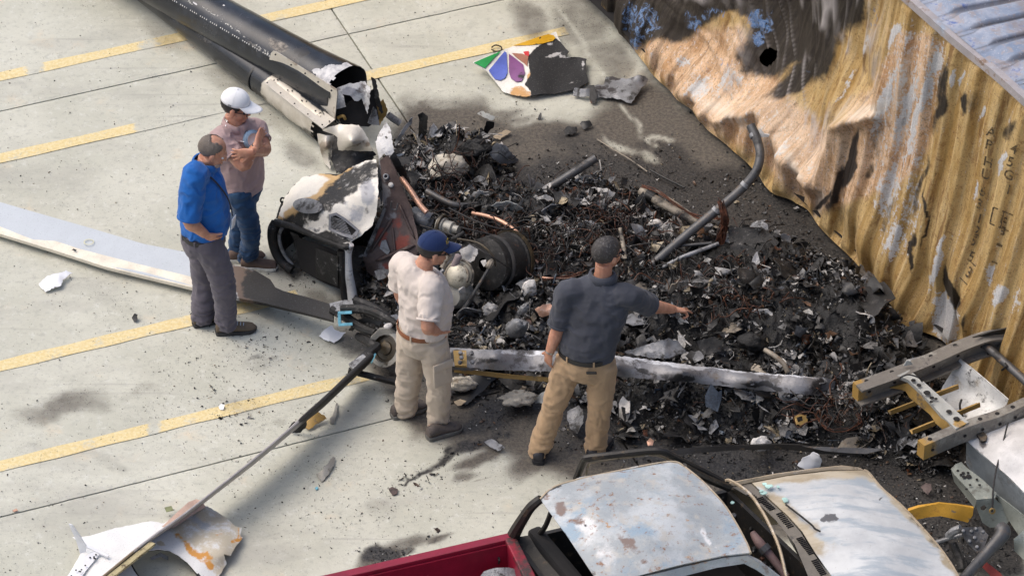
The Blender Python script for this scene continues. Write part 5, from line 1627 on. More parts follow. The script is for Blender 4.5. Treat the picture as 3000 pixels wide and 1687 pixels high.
M['shoe_brown'] = burnt('brown_hiking_leather', (.115, .085, .055), [((.035, .03, .028), .22, 22, 1.0, .8, 0)], .75, 0, .3, 90)
M['shoe_dark'] = burnt('dark_work_leather', (.085, .07, .062), [((.03, .028, .028), .3, 20, 1.0, .8, 0)], .7, 0, .3, 90)
M['shoe_black'] = simple('black_leather', (.022, .022, .026), .5)
M['shoe_slip'] = simple('brown_canvas', (.10, .065, .05), .8)
M['sole_grey'] = simple('grey_rubber_sole', (.14, .14, .13), .8)
M['sole_white'] = simple('white_rubber_sole', (.62, .62, .58), .7)
M['lace'] = simple('pale_laces', (.35, .42, .5), .8)
M['belt_brown'] = simple('brown_leather_belt', (.22, .075, .028), .5)
M['belt_black'] = simple('black_leather_belt', (.015, .015, .016), .45)

# ---- man in a blue shirt, hand in pocket, looking down
rA = person(dict(label='man in royal blue short sleeved shirt and grey trousers, hand in pocket', foot=(645, 962), yaw=-4, head=(2, 24, 0), seed=3,
    j=dict(head=(622, 444, 0), shR=(568, 512, -.17), elR=(553, 648, -.24), wrR=(603, 688, -.22), shL=(604, 484, .17), elL=(622, 600, .24), wrL=(628, 668, .20),
           hipR=(603, 712, -.09), knR=(650, 815, -.10), anR=(662, 928, -.06), hipL=(592, 705, .09), knL=(598, 815, .10), anL=(594, 920, .05)),
    trunk=[(595, 700, 0, .165, .135), (600, 655, 0, .175, .165), (603, 605, 0, .178, .165), (598, 550, 0, .182, .145), (590, 510, 0, .175, .115), (597, 482, 0, .075, .075)],
    waist=(596, 672, 0, .172, .150), hem=3, sleeve=.93, slw=1.22, collar=True, belt=M['belt_black'], legw=1.08,
    hand=dict(R=((634, 704, -.16), (.3, 1, -.2), 1, (20, 22, 24, 26), 6), L=((628, 700, .17), (0, -1, 0), 1)),
    feet=dict(R=((633, 977), (751, 966)), L=((566, 955), (650, 935))),
    shirt=fabric('blue_shirt_cloth', (.012, .115, .40)), pants=fabric('grey_trouser_cloth', (.105, .095, .115)), shoe=M['shoe_brown'], sole=M['rubber'], lace=M['lace'], fold=.013))
root, J, hc, R, Y0, f, tp, wc = rA
hair_shell(root, hc, R, M['hair_grey'], .003, .005, .075, 5, thin=1)
bd = ellip(hc+R@np.array([.055, 0, -.078]), (.046, .050, .036), R, 12)
keep = [q for q in bd[1] if ((bd[0][list(q)]-hc)@R)[:, 2].mean() < -.058]
obj('beard', *solid(bd[0], keep, .004), M['beard'], root, True)
nk = tp[-1]
M['lanyard'] = simple('dark_lanyard', (.015, .017, .03), .7)
lp = [nk+np.array([-.085, -.02, .02]), nk+np.array([-.05, -.085, .03]), nk+np.array([.03, -.11, -.01]), nk+np.array([.10, -.10, -.10]), nk+np.array([.165, -.07, -.25]), nk+np.array([.19, -.06, -.40])]
obj('lanyard', *tube(spline(lp, 6), [(.009, .0035)]*31, 6), M['lanyard'], root, True)
obj('badge', *box(nk+np.array([.195, -.065, -.455]), (.008, .060, .095), rotm(-20, 8), .003), M['white_plastic'], root)

# ---- man in a white cap, arms crossed, dust mask round his neck
rB = person(dict(label='man in white cap and mauve polo shirt standing with crossed arms', foot=(722, 778), yaw=-48, head=(-14, 10, 0), seed=9, jaw=1.02,
    j=dict(head=(690, 314, 0), shR=(643, 402, -.13), elR=(712, 486, -.26), wrR=(752, 426, -.24), shL=(750, 376, .11), elL=(777, 438, -.06), wrL=(738, 446, -.32),
           hipR=(695, 568, -.08), knR=(732, 668, -.08), anR=(728, 752, .0), hipL=(722, 560, .08), knL=(706, 655, .10), anL=(697, 737, .12)),
    trunk=[(708, 556, 0, .165, .125), (708, 520, 0, .168, .130), (703, 470, 0, .172, .135), (697, 420, 0, .180, .130), (694, 385, 0, .165, .105), (688, 362, 0, .070, .070)],
    waist=(708, 550, 0, .160, .120), hem=1, sleeve=.60, slw=1.05, collar=True, legw=.92,
    hand=dict(R=((760, 402, -.16), (.5, .6, .3), 1, (12, 12, 12, 12), 4), L=((682, 454, -.30), (-.1, .9, -.2), -1, (8, 10, 12, 14), 9, 1., 10, 35)),
    feet=dict(R=((706, 785), (785, 786)), L=((671, 764), (778, 757))),
    shirt=fabric('mauve_polo_cloth', (.40, .285, .275)), pants=fabric('dark_denim', (.014, .045, .105), 500, .3, fade=(.05, .11, .19)), shoe=M['shoe_slip'], sole=M['sole_white'], glasses=True))
root, J, hc, R, Y0, f, tp, wc = rB
hair_shell(root, hc, R, M['hair_black'], .002, -.02, .05, 6)
crown = cap(root, hc+R@np.array([0, 0, .012]), R, M['white_cloth'], 0, .104)
cap_text(crown, hc+R@np.array([0, 0, .012]), R, '|III|', M['dark_plastic'], .022, 1.75, .10)
nk = tp[-1]
mc = nk+f*.135+np.array([.045, .0, -.075])
mR = rotm(-62, -30)
M['mask_blue'] = simple('blue_grey_mask', (.20, .30, .42), .7)
mk = thing('dust_mask', 'white and blue dust mask hanging on the chest of the white-capped man', 'mask', mc)
obj('mask_rim', *lathe([(0, .062), (.012, .074), (.03, .070), (.045, .05)], mR[:, 0], mc-mR[:, 0]*.03, 22), M['mask_blue'], mk, True)
obj('mask_cup', *lathe([(.0, .060), (-.012, .050), (-.02, .03), (-.024, .0)], mR[:, 0], mc+mR[:, 0]*.010, 22), M['white_plastic'], mk, True)
obj('mask_strap', *tube(spline([mc+mR[:, 1]*-.06, nk+np.array([-.03, -.10, -.06]), nk+np.array([-.06, -.08, .03]), nk+np.array([-.03, .05, .06])], 6), .004, 6), M['white_plastic'], mk, True)
M['pink'] = simple('pink_clip', (.7, .03, .30), .5)
obj('strap_clip', *box(nk+np.array([-.035, -.106, -.045]), (.016, .012, .020), None, .003), M['pink'], mk)
obj('watch', *tube([J['wrR']-(J['wrR']-J['elR'])*.10, J['wrR']-(J['wrR']-J['elR'])*.02], [.033, .033], 14), M['dark_plastic'], root, True)
obj('phone', *box(J['elR']+np.array([.045, -.03, .05]), (.03, .008, .06), rotm(20, 40), .002), M['white_plastic'], root)

# ---- man in a navy cap seen from behind right, hand on hip
rC = person(dict(label='man in navy cap, pale tee shirt and khaki cargo trousers, hand on hip', foot=(1250, 1243), yaw=33, head=(14, 10, 0), seed=15, jaw=1.05,
    j=dict(head=(1268, 733, .02), shR=(1266, 842, -.15), elR=(1252, 956, -.30), wrR=(1280, 972, -.14), shL=(1180, 772, .15), elL=(1170, 850, .16), wrL=(1215, 945, .28),
           hipR=(1266, 1012, -.07), knR=(1284, 1122, -.08), anR=(1282, 1240, -.03), hipL=(1208, 990, .08), knL=(1198, 1100, .09), anL=(1188, 1192, .11)),
    trunk=[(1238, 985, 0, .170, .135), (1246, 935, 0, .175, .178), (1248, 890, 0, .180, .182), (1238, 838, 0, .190, .150), (1226, 802, 0, .175, .115), (1238, 778, 0, .072, .072)],
    waist=(1236, 950, 0, .170, .160), hem=3, sleeve=.84, slw=1.15, belt=M['belt_brown'], legw=1.06,
    hand=dict(R=((1296, 1000, -.08), (-.3, .9, .1), 1, (18, 20, 22, 24), 6), L=((1250, 985, .30), (0, -1, 0), 1)),
    feet=dict(R=((1252, 1287), (1353, 1253)), L=((1148, 1224), (1243, 1193))),
    shirt=fabric('pale_tee_cloth', (.60, .53, .475), 700, .05), pants=fabric('khaki_cargo_cloth', (.475, .40, .315), 600, .07), shoe=M['shoe_dark'], sole=M['sole_grey'], glasses=True, fold=.012))
root, J, hc, R, Y0, f, tp, wc = rC
hair_shell(root, hc, R, M['hair_black'], .002, -.03, .05, 8)
crown = cap(root, hc+R@np.array([0, 0, .008]), R, M['navy_cloth'], 1, .105)
cap_text(crown, hc+R@np.array([0, 0, .008]), R, 'NTSB', M['yellow_thread'], .042, 0.25, .46)
# cargo pocket with flap on the near leg
kn, hp = J['knR'], J['hipR']
pc = hp*.42+kn*.58
rt = np.array([f[1], -f[0], 0])
pp = pc+rt*.098+f*-.005
pR = np.stack([f, rt, (0, 0, 1)], 1)
obj('cargo_pocket', *box(pp, (.15, .018, .17), pR@rotm(0, 0, 4), .008), bpy.data.materials['khaki_cargo_cloth'], root, True)
obj('pocket_flap', *box(pp+np.array([0, 0, .085])+rt*.008, (.16, .016, .055), pR@rotm(0, 0, 8), .007), bpy.data.materials['khaki_cargo_cloth'], root, True)

# ---- man in a dark grey polo seen from behind, pointing to the right
rD = person(dict(label='man in dark grey polo shirt and tan trousers pointing to the right', foot=(1662, 1338), yaw=72, head=(38, 6, 0), seed=21,
    j=dict(head=(1778, 744, .10), shL=(1664, 852, .05), elL=(1634, 966, .02), wrL=(1610, 1032, .0), shR=(1846, 868, -.01), elR=(1908, 896, .16), wrR=(1972, 906, .28),
           hipL=(1668, 1075, .02), knL=(1622, 1190, .04), anL=(1583, 1306, .0), hipR=(1765, 1080, -.02), knR=(1756, 1190, .0), anR=(1744, 1308, .03)),
    trunk=[(1716, 1062, 0, .178, .125), (1722, 1010, 0, .188, .135), (1734, 950, .02, .205, .140), (1746, 895, .04, .225, .135), (1756, 850, .06, .205, .105), (1764, 815, .08, .072, .072)],
    waist=(1716, 1028, 0, .180, .130), hem=3, sleeve=.86, slw=1.16, collar=True, belt=M['belt_black'], legw=1.0,
    hand=dict(R=((2045, 913, .36), (.1, -.15, -.9), 1, (4, 10, 70, 75), 18, 1.25, 35, 45), L=((1600, 1090, .03), (.7, .5, .1), 1, (22, 24, 26, 28), 7)),
    feet=dict(L=((1576, 1362), (1592, 1300)), R=((1728, 1352), (1782, 1292))),
    shirt=fabric('charcoal_polo_cloth', (.052, .056, .070)), pants=fabric('tan_trouser_cloth', (.44, .30, .175), 600, .08), shoe=M['shoe_black'], sole=M['rubber'], glasses=True, fold=.011))
root, J, hc, R, Y0, f, tp, wc = rD
hair_shell(root, hc, R, M['hair_dark'], .008, -.004, .06, 12)
wv = J['wrL']
obj('bracelet', *tube([wv-(wv-J['elL'])*.06, wv-(wv-J['elL'])*.0], [.033, .033], 16, False), M['metal_bracelet'], root, True)
lf = np.cross((0, 0, 1), f)
obj('pocket_wallet', *box(wc-f*.140-lf*.085+np.array([0, 0, -.065]), (.012, .075, .02), np.stack([f, lf, (0, 0, 1)], 1)@rotm(0, 0, -14), .004), M['belt_black'], root)

# ================================================================ BURNT PICKUP (front right) AND STRIPPED TRUCK CHASSIS (right)
M['pale_roof'] = burnt('burnt_pale_blue_paint', (.32, .345, .355), [((.48, .50, .505), .46, 2.2, .9, .45, 0), ((.25, .33, .40), .40, 2.6, 1., .5, 0), ((.44, .42, .38), .36, 7, 1., .5, 0), ((.40, .24, .12), 'rust', 16, 1.0, .7, 0), ((.68, .67, .66), 'white', 5, .5, .45, 0), ((.19, .14, .12), 'brown', 9, .8, .6, 0), ((.24, .12, .06), .24, 18, 1.1, .8, 0), ((.03, .03, .03), 'soot', 9, .7, .6, 0)], .55, 0, .1, 50, .06, 3)
def hood_mat():
    s = S('burnt_hood_paint')
    st = s.noise(1., 6, .65, s.mapped((2.2, 9, 3), (0, 0, -.35)))
    n = s.noise(3, 6, .65)
    c = s.mix(s.step(n, .35, .65), (.46, .47, .47), (.60, .61, .60))
    c = s.mix(s.math('MULTIPLY', s.step(st, .46, .62), .85), c, (.32, .37, .41))
    tn = s.mask('tan', 7, .6, .3, .75)
    c = s.mix(tn, c, s.mix(s.step(st, .4, .6), (.34, .28, .19), (.46, .40, .30)))
    c = s.mix(s.mask('soot', 12, .6, .4, .6), c, (.10, .10, .105))
    c = s.mix(s.math('MULTIPLY', s.step(s.noise(60, 4, .7), .62, .7), .5), c, (.25, .2, .15))
    s.bump(s.noise(40, 5, .6), .06, .004)
    return s.fin(c, s.fmix(n, .48, .62), 0)
M['hood'] = hood_mat()
M['red_paint'] = burnt('red_truck_paint', (.22, .008, .028), [((.15, .008, .018), .27, 5, .8, .5, 0), ((.04, .02, .02), 'soot', 8, .8, .6, 0), ((.36, .05, .07), .16, 30, 1., .5, 0)], .42, 0, .1, 50, .15)
M['black_frame'] = burnt('charred_frame_steel', (.022, .020, .018), [((.12, .085, .05), .24, 12, 1.1, .6, .2), ((.3, .28, .25), .10, 20, 1.1, .6, .1)], .5, .2, .3)
M['tan_edge'] = burnt('heat_tanned_steel', (.40, .32, .22), [((.58, .56, .52), .3, 6, 1., .45, .2), ((.12, .09, .06), .24, 10, 1.1, .6, .1)], .5, .2, .2)
M['glass_bit'] = simple('broken_green_glass', (.42, .62, .56), .2)

pk = thing('pickup_truck', 'burnt out pickup with pale blue roof, grey hood and red bed', 'pickup truck', P(1900, 1800, 0))
ROOF = [(1583, 1462, 1.36), (1600, 1443, 1.38), (1640, 1420, 1.385), (1699, 1397, 1.39), (1816, 1379, 1.395), (1913, 1361, 1.395), (1963, 1353, 1.39), (1986, 1357, 1.385), (2005, 1368, 1.38), (2058, 1411, 1.375), (2117, 1474, 1.37), (2155, 1532, 1.365), (2186, 1590, 1.36), (2196, 1618, 1.355), (2117, 1626, 1.36), (2000, 1651, 1.365), (1880, 1682, 1.365), (1790, 1710, 1.36), (1757, 1712, 1.36), (1738, 1683, 1.36), (1660, 1567, 1.36)]
surf('roof', ROOF, M['pale_roof'], pk, ctrl=[(1850, 1520, 1.445), (1750, 1500, 1.44), (1980, 1500, 1.44), (1900, 1600, 1.435)], sp=11, thick=.01, amp=.004, ns=4, sharp=60, warp=18,
     paint={'rust': [('l', [(1700, 1470), (1740, 1500)], 14, .5), ('l', [(1700, 1525), (1760, 1530), (1800, 1545)], 12, .6), (1910, 1495, 14, 14, 0, .6), (1955, 1485, 26, 14, 0, .45), (1800, 1500, 16, 24, 0, .45), (1975, 1530, 12, 20, 0, .45), ('l', [(2000, 1630), (2117, 1612)], 10, .6), (2010, 1525, 24, 10, 0, .5), (1985, 1585, 10, 30, 20, .4), (1920, 1590, 40, 14, 20, .4)],
            'white': [(1720, 1555, 50, 90, -35, .5), (1780, 1625, 60, 100, -30, .5), (2075, 1570, 24, 44, -25, .8), (2090, 1590, 34, 14, 25, .8)], 'brown': [(1640, 1490, 40, 30, 40, .7), (1690, 1520, 40, 24, 20, .6), (1840, 1590, 80, 36, 30, .7), (1760, 1410, 90, 14, -12, .45), (1900, 1640, 90, 16, -14, .45), (2055, 1590, 20, 12, 0, .7), (1600, 1460, 20, 24, 0, .7)], 'soot': [('l', [(1583, 1462), (1640, 1415)], 16, .8), (1709, 1536, 6, 5, 0, .9), ('l', [(1583, 1466), (1660, 1570), (1740, 1690)], 9, .6)]})
# drip rails and window header
pipe('drip_rail', [(1583, 1462, 1.355), (1640, 1420, 1.38), (1816, 1379, 1.39), (1963, 1353, 1.385), (2005, 1368, 1.375)], .010, M['tan_edge'], pk, 6)
pipe('drip_rail', [(2005, 1368, 1.372), (2058, 1411, 1.368), (2117, 1474, 1.362), (2155, 1532, 1.357), (2186, 1590, 1.352), (2198, 1620, 1.347)], .011, M['tan_edge'], pk, 6)
surf('side_header', [(1800, 1712, 1.33), (2000, 1660, 1.335), (2117, 1634, 1.335), (2188, 1626, 1.33), (2230, 1650, 1.25), (2300, 1700, 1.08), (2280, 1712, 1.06), (2215, 1668, 1.20), (2180, 1650, 1.27), (2100, 1662, 1.28), (1990, 1690, 1.28), (1900, 1725, 1.27)], M['pale_roof'], pk, sp=9, thick=.03, amp=.002, paint={'rust': [(2050, 1650, 60, 12, -12, .6)], 'brown': [(2250, 1670, 40, 16, 40, .6)]})
# pillars
pipe('rear_pillar', [(1585, 1460, 1.35), (1556, 1484, 1.28), (1531, 1520, 1.15), (1512, 1552, 1.0), (1500, 1578, .88)], [.028, .034, .038, .042, .045], M['black_frame'], pk, 8)
pipe('rear_pillar', [(1757, 1712, 1.35), (1735, 1735, 1.28), (1712, 1780, 1.12), (1690, 1830, .92)], [.028, .034, .04, .045], M['black_frame'], pk, 8)
pipe('front_pillar', [(2003, 1367, 1.37), (2050, 1392, 1.22), (2100, 1414, 1.05), (2135, 1428, .95)], .026, M['black_frame'], pk, 8)
pipe('far_window_post', [(1640, 1440, 1.34), (1618, 1490, 1.20), (1598, 1540, 1.03), (1578, 1566, .92)], .018, M['black_frame'], pk, 8)
# cab back and interior
surf('cab_back', [(1500, 1575, .90), (1578, 1562, .93), (1650, 1620, .90), (1700, 1690, .88), (1740, 1790, .86), (1700, 1850, .80), (1600, 1720, .82), (1540, 1630, .84)], M['black_frame'], pk, sp=14, thick=.02, amp=.005)
def flat(pts, name, mat, par, th=.02):
    V = [np.asarray(p, float) for p in pts]
    return obj(name, *solid(V, [tuple(range(len(V)))], th), mat, par)
cbase = [P(1500, 1578, .86), P(2135, 1430, .86), P(2480, 1760, .86), P(1690, 1840, .86)]
flat([np.array([p[0], p[1], .30]) for p in cbase], 'cab_floor', M['dark_inside'], pk)
for a, b in ((0, 1), (1, 2), (2, 3), (3, 0)):
    p, q = cbase[a], cbase[b]
    flat([p, q, np.array([q[0], q[1], .28]), np.array([p[0], p[1], .28])], 'cab_side', M['black_frame'], pk, .03)
pipe('seat_spring_bar', [(1588, 1600, .70), (1620, 1650, .62), (1655, 1700, .55)], .012, M['tan_edge'], pk, 6)
obj('seat_back_frame', *bar(P(1560, 1590, .80), P(1720, 1780, .75), .10, .30, .03), M['dark_inside'], pk)
pipe('steering_column', [(2205, 1560, .86), (2225, 1590, .84), (2260, 1630, .78), (2305, 1690, .70)], [.020, .034, .028, .026], burnt('rusty_pink_steel', (.18, .11, .10), [((.06, .05, .05), .27, 10, 1.1, .6, 0)], .6), pk, 10)
obj('column_joint', *lathe([(-.02, .03), (-.02, .042), (.02, .042), (.02, .03)], P(2260, 1630, .78)-P(2225, 1590, .84), P(2240, 1607, .82), 12), M['pipe_grey'], pk)
for q in range(60):
    u, v = random.uniform(2060, 2290), 0
    u = random.uniform(2080, 2330)
    v = 1450+(u-2080)*.75+random.uniform(0, 90)
    z = .55+random.uniform(0, .2)
    obj('dash_debris', *ellip(P(u, v, z), (random.uniform(.015, .045), random.uniform(.012, .03), random.uniform(.01, .03)), rotm(random.uniform(0, 180), random.uniform(0, 60)), 3), M[random.choice(['char', 'char', 'char_grey', 'wire', 'black_frame'])], pk)
# door frame on the far side
df = pipe('door_frame', [(1688, 1402, 1.00), (1700, 1372, 1.10), (1711, 1346, 1.21), (1722, 1340, 1.24), (1777, 1334, 1.27), (1893, 1321, 1.30), (1938, 1321, 1.30), (1968, 1334, 1.25), (2010, 1356, 1.16), (2078, 1389, 1.02), (2130, 1418, .93)], .024, M['black_frame'], pk, 8)
pipe('door_frame_inner', [(1716, 1396, 1.00), (1724, 1362, 1.14), (1736, 1354, 1.20), (1800, 1344, 1.23), (1893, 1333, 1.26), (1936, 1336, 1.25), (1975, 1356, 1.16)], .009, M['tan_edge'], df, 6)
# hood, fender, cowl
HOOD = [(2204, 1414, .93), (2311, 1393, .95), (2427, 1379, .95), (2530, 1377, .93), (2545, 1388, .92), (2583, 1431, .91), (2641, 1482, .90), (2699, 1544, .89), (2757, 1611, .88), (2802, 1680, .87), (2830, 1745, .85), (2700, 1775, .88), (2480, 1760, .93), (2439, 1689, .95), (2388, 1617, .96), (2350, 1555, .96), (2311, 1512, .955), (2253, 1459, .945)]
surf('hood', HOOD, M['hood'], pk, ctrl=[(2500, 1560, 1.0), (2400, 1470, .99), (2600, 1640, .98), (2480, 1450, .98)], sp=12, thick=.01, amp=.002, ns=3, sharp=60,
     paint={'tan': [('l', [(2204, 1414), (2300, 1400), (2530, 1380)], 36, .95), ('l', [(2545, 1388), (2640, 1484), (2760, 1612), (2805, 1690)], 24, .85), ('l', [(2260, 1464), (2330, 1530), (2390, 1610)], 60, .9), (2380, 1530, 50, 30, 40, .6), (2440, 1600, 40, 40, 0, .45), (2420, 1430, 90, 16, -8, .35)],
            'soot': [(2433, 1518, 38, 24, 10, .95), (2413, 1520, 22, 12, 0, .7), (2580, 1457, 20, 9, 10, .7), (2625, 1498, 10, 8, 20, .9), (2640, 1515, 18, 6, 30, .5)]}, warp=10)
pipe('hood_edge', [(2530, 1377, .925), (2547, 1388, .915), (2583, 1431, .90), (2641, 1482, .89), (2699, 1544, .88), (2757, 1611, .87), (2802, 1680, .86), (2830, 1745, .84)], .012, M['tan_edge'], pk, 6)
surf('fender', [(2132, 1416, .93), (2200, 1402, .945), (2272, 1389, .955), (2388, 1373, .955), (2466, 1365, .95), (2515, 1368, .94), (2532, 1376, .925), (2427, 1376, .945), (2311, 1390, .945), (2204, 1411, .925), (2150, 1423, .915)], M['tan_edge'], pk, sp=9, thick=.012)
fp = [P(*p) for p in [(2132, 1416, .92), (2272, 1389, .945), (2388, 1373, .945), (2466, 1365, .94), (2524, 1372, .925)]]
Vf, Ff = [], []
for p in fp:
    Vf += [p+np.array([0, .01, 0]), p+np.array([-.01, .04, -.15]), p+np.array([0, .03, -.45])]
for k in range(4):
    for j in range(2):
        Ff.append((k*3+j, (k+1)*3+j, (k+1)*3+j+1, k*3+j+1))
obj('fender_side', *solid(Vf, Ff, .01), M['tan_edge'], pk, True)
fr = [P(*p) for p in [(2540, 1388, .90), (2583, 1431, .89), (2641, 1482, .88), (2699, 1544, .87), (2757, 1611, .86), (2802, 1680, .85), (2830, 1745, .83)]]
Vf, Ff = [], []
for p in fr:
    Vf += [p, p+np.array([.03, .01, -.14]), p+np.array([-.05, -.02, -.42])]
for k in range(6):
    for j in range(2):
        Ff.append((k*3+j, (k+1)*3+j, (k+1)*3+j+1, k*3+j+1))
obj('grille_panel', *solid(Vf, Ff, .02), M['black_frame'], pk, True)
COWL = [(2134, 1420, .91), (2200, 1416, .92), (2248, 1460, .935), (2306, 1513, .945), (2345, 1557, .95), (2383, 1619, .95), (2433, 1690, .94), (2470, 1752, .93), (2410, 1760, .90), (2368, 1688, .91), (2328, 1592, .92), (2272, 1522, .915), (2214, 1466, .91), (2160, 1434, .905)]
hfw = rbf([p[:2] for p in COWL], [p[2] for p in COWL])
cw = surf('cowl_panel', COWL, burnt('scorched_cowl', (.13, .115, .095), [((.04, .037, .033), .3, 9, 1.1, .6, .1), ((.36, .33, .27), .2, 10, 1.1, .6, .1)], .55, .1, .2), pk, sp=9, thick=.008, amp=.002)
for (u0_, v0_), (u1_, v1_), n in [((2226, 1458), (2262, 1490), 9), ((2283, 1503), (2316, 1542), 9), ((2342, 1575), (2378, 1620), 11), ((2386, 1640), (2412, 1680), 9), ((2196, 1448), (2226, 1470), 6)]:
    for k in range(n):
        t = k/(n-1)
        u, v = u0_+(u1_-u0_)*t, v0_+(v1_-v0_)*t
        W = [P(u-9, v+3, float(hfw(u-9, v+3))+.004), P(u+9, v-3, float(hfw(u+9, v-3))+.004)]
        obj('louvre', *bar(W[0], W[1], .007, .006), M['dark_inside'], cw)
pipe('windshield_trim', [(2120, 1412, .95), (2140, 1407, .98), (2194, 1443, 1.0), (2233, 1497, 1.0), (2262, 1552, .98), (2285, 1610, .95), (2304, 1690, .90)], .011, M['tan_edge'], pk, 6)
pipe('wiper_arm', [(2303, 1478, .985), (2340, 1506, 1.0), (2377, 1536, 1.01), (2388, 1548, 1.01), (2404, 1556, 1.005)], .007, M['black_frame'], pk, 6)
for u, v, r in [(2240, 1416, 9), (2253, 1423, 11), (2280, 1425, 7), (2237, 1443, 10), (2232, 1437, 8), (2300, 1462, 12), (2146, 1470, 7)]:
    g_ = [(u+r*random.uniform(.6, 1.2)*math.cos(a), v+r*.6*random.uniform(.6, 1.2)*math.sin(a)) for a in np.linspace(0, 6.28, 8)[:-1]]
    surf('glass_shard', g_, M['glass_bit'], pk, z=.975 if u > 2150 else .93, sp=6, thick=.006)
# bed
bA, bB = P(900, 1704, .90), P(1494, 1568, .93)
bd = (bB-bA)/np.linalg.norm(bB-bA)
bn = np.array([bd[1], -bd[0], 0])
bn = bn/np.linalg.norm(bn)      # towards the camera
bA = bB-bd*2.0
obj('bed_rail', *bar(bA+bn*.02, bB+bn*.02, .065, .035, .008), M['red_paint'], pk)
flat([bA+bn*.045-np.array([0, 0, .015]), bB+bn*.045-np.array([0, 0, .015]), bB+bn*.06-np.array([0, 0, .48]), bA+bn*.06-np.array([0, 0, .48])], 'bed_side', M['red_paint'], pk, .02)
flat([bA+bn*-.012-np.array([0, 0, .015]), bB+bn*-.012-np.array([0, 0, .015]), bB+bn*-.03-np.array([0, 0, .55]), bA+bn*-.03-np.array([0, 0, .55])], 'bed_outer_side', M['red_paint'], pk, .01)
bw_ = 1.45
obj('bed_rail', *bar(bA+bn*bw_, bB+bn*bw_, .065, .035, .008), M['red_paint'], pk)
flat([bA+bn*(bw_-.02)-np.array([0, 0, .015]), bB+bn*(bw_-.02)-np.array([0, 0, .015]), bB+bn*(bw_-.03)-np.array([0, 0, .48]), bA+bn*(bw_-.03)-np.array([0, 0, .48])], 'bed_side', M['red_paint'], pk, .02)
flat([bA-np.array([0, 0, .48]), bB-np.array([0, 0, .48]), bB+bn*bw_-np.array([0, 0, .48]), bA+bn*bw_-np.array([0, 0, .48])], 'bed_floor', M['red_paint'], pk)
obj('bed_front_rail', *bar(bB+bn*.03-bd*.01, bB+bn*bw_-bd*.01, .075, .035, .008), burnt('scorched_red_rail', (.25, .012, .03), [((.03, .027, .025), .45, 6, .9, .6, 0)], .5), pk)
flat([bB-bd*.03-np.array([0, 0, .015]), bB-bd*.03+bn*bw_-np.array([0, 0, .015]), bB-bd*.03+bn*bw_-np.array([0, 0, .48]), bB-bd*.03-np.array([0, 0, .48])], 'bed_front', M['red_paint'], pk, .01)
obj('stake_hook', *tube(spline([bB-bd*.10+bn*.055-np.array([0, 0, .10]), bB-bd*.10+bn*.085-np.array([0, 0, .11]), bB-bd*.10+bn*.07-np.array([0, 0, .15])], 4), .007, 6), M['char'], pk)
obj('wheel', *lathe([(-.09, .18), (-.09, .29), (-.06, .32), (.06, .32), (.09, .29), (.09, .18)], bn, P(1330, 1750, .30), 26), M['rubber'], pk, True)
obj('wheel', *lathe([(-.09, .12), (-.09, .20), (.09, .20), (.09, .12)], bn, P(2400, 1560, .22), 26), M['char'], pk, True)
drum = surf('bed_drum', [(1404, 1690, .78), (1418, 1672, .82), (1450, 1662, .84), (1490, 1661, .84), (1520, 1668, .82), (1533, 1692, .78), (1520, 1720, .76), (1430, 1725, .76)], M['char_grey'], None, sp=8, thick=.03, amp=.006)
tag(drum, 'scorched grey metal lid lying inside the red pickup bed', 'lid')
# the sheet steel strip along the truck
st = thing('trim_strip', 'long dark trim strip with grey flat end lying behind the pickup hood', 'trim strip', P(2300, 1330, 0))
surf('strip_bar', [(1955, 1318, .16), (2000, 1312, .17), (2120, 1306, .18), (2272, 1301, .20), (2340, 1303, .20), (2420, 1316, .18), (2536, 1328, .16), (2500, 1333, .14), (2400, 1328, .15), (2300, 1316, .16), (2160, 1318, .15), (2000, 1330, .14), (1955, 1334, .13)], M['black_frame'], st, sp=8, thick=.02, amp=.004)
surf('strip_plate', [(2350, 1306, .21), (2430, 1309, .215), (2580, 1313, .22), (2586, 1317, .215), (2538, 1329, .19), (2480, 1326, .19), (2420, 1321, .195)], M['pipe_grey'], st, sp=8, thick=.008)

# ---------------------------------------------------------------- truck chassis
ch = thing('truck_chassis', 'rusty ladder frame of a burnt truck with white panels at right', 'truck chassis', P(2850, 1330, 0))
M['frame_steel'] = burnt('scorched_frame_steel', (.20, .185, .165), [((.30, .29, .26), 'light', 8, .8, .5, .2), ((.38, .23, .06), 'ochre', 9, .7, .6, .1), ((.05, .045, .045), .27, 9, 1.1, .6, .1)], .5, .3, .2)
M['cross_steel'] = burnt('pale_scorched_steel', (.40, .41, .39), [((.40, .25, .075), 'ochre', 9, .8, .6, .1), ((.17, .15, .14), .25, 9, 1.1, .6, .2), ((.30, .20, .10), .14, 14, 1.1, .7, 0)], .5, .2, .2)
def rail(name, pts, w, h):
    pth_ = spline([P(*p) for p in pts], 8)
    V, Fc = tube(pth_, [(w/2/math.cos(math.pi/4), h/2/math.cos(math.pi/4))]*len(pth_), 4, True, twist=math.pi/4)
    u, v = PR(V)
    return obj(name, V, Fc, M['frame_steel'], ch, False, {'ochre': sstep(95, 0, np.hypot(u-pts[0][0], v-pts[0][1]))*.9, 'light': V[:, 2]*0+.42}), pth_
r1, p1 = rail('frame_rail', [(2506, 1148, .50), (2612, 1110, .50), (2726, 1064, .52), (2807, 1028, .54), (2885, 1000, .57), (2940, 994, .58), (3010, 993, .58), (3150, 985, .58)], .075, .125)
for q_, (a_, b_) in enumerate(((.0, .0635), (.0, -.0635))):
    pt_ = p1+np.array([.02, -.045, b_])
    obj('rail_flange', *tube(pt_, [(.055, .011)]*len(pt_), 4, True, twist=math.pi/4), M['frame_steel'], r1)
r2, p2 = rail('frame_rail', [(2697, 1318, .50), (2833, 1260, .50), (2920, 1232, .51), (3000, 1196, .53), (3150, 1125, .56)], .075, .125)
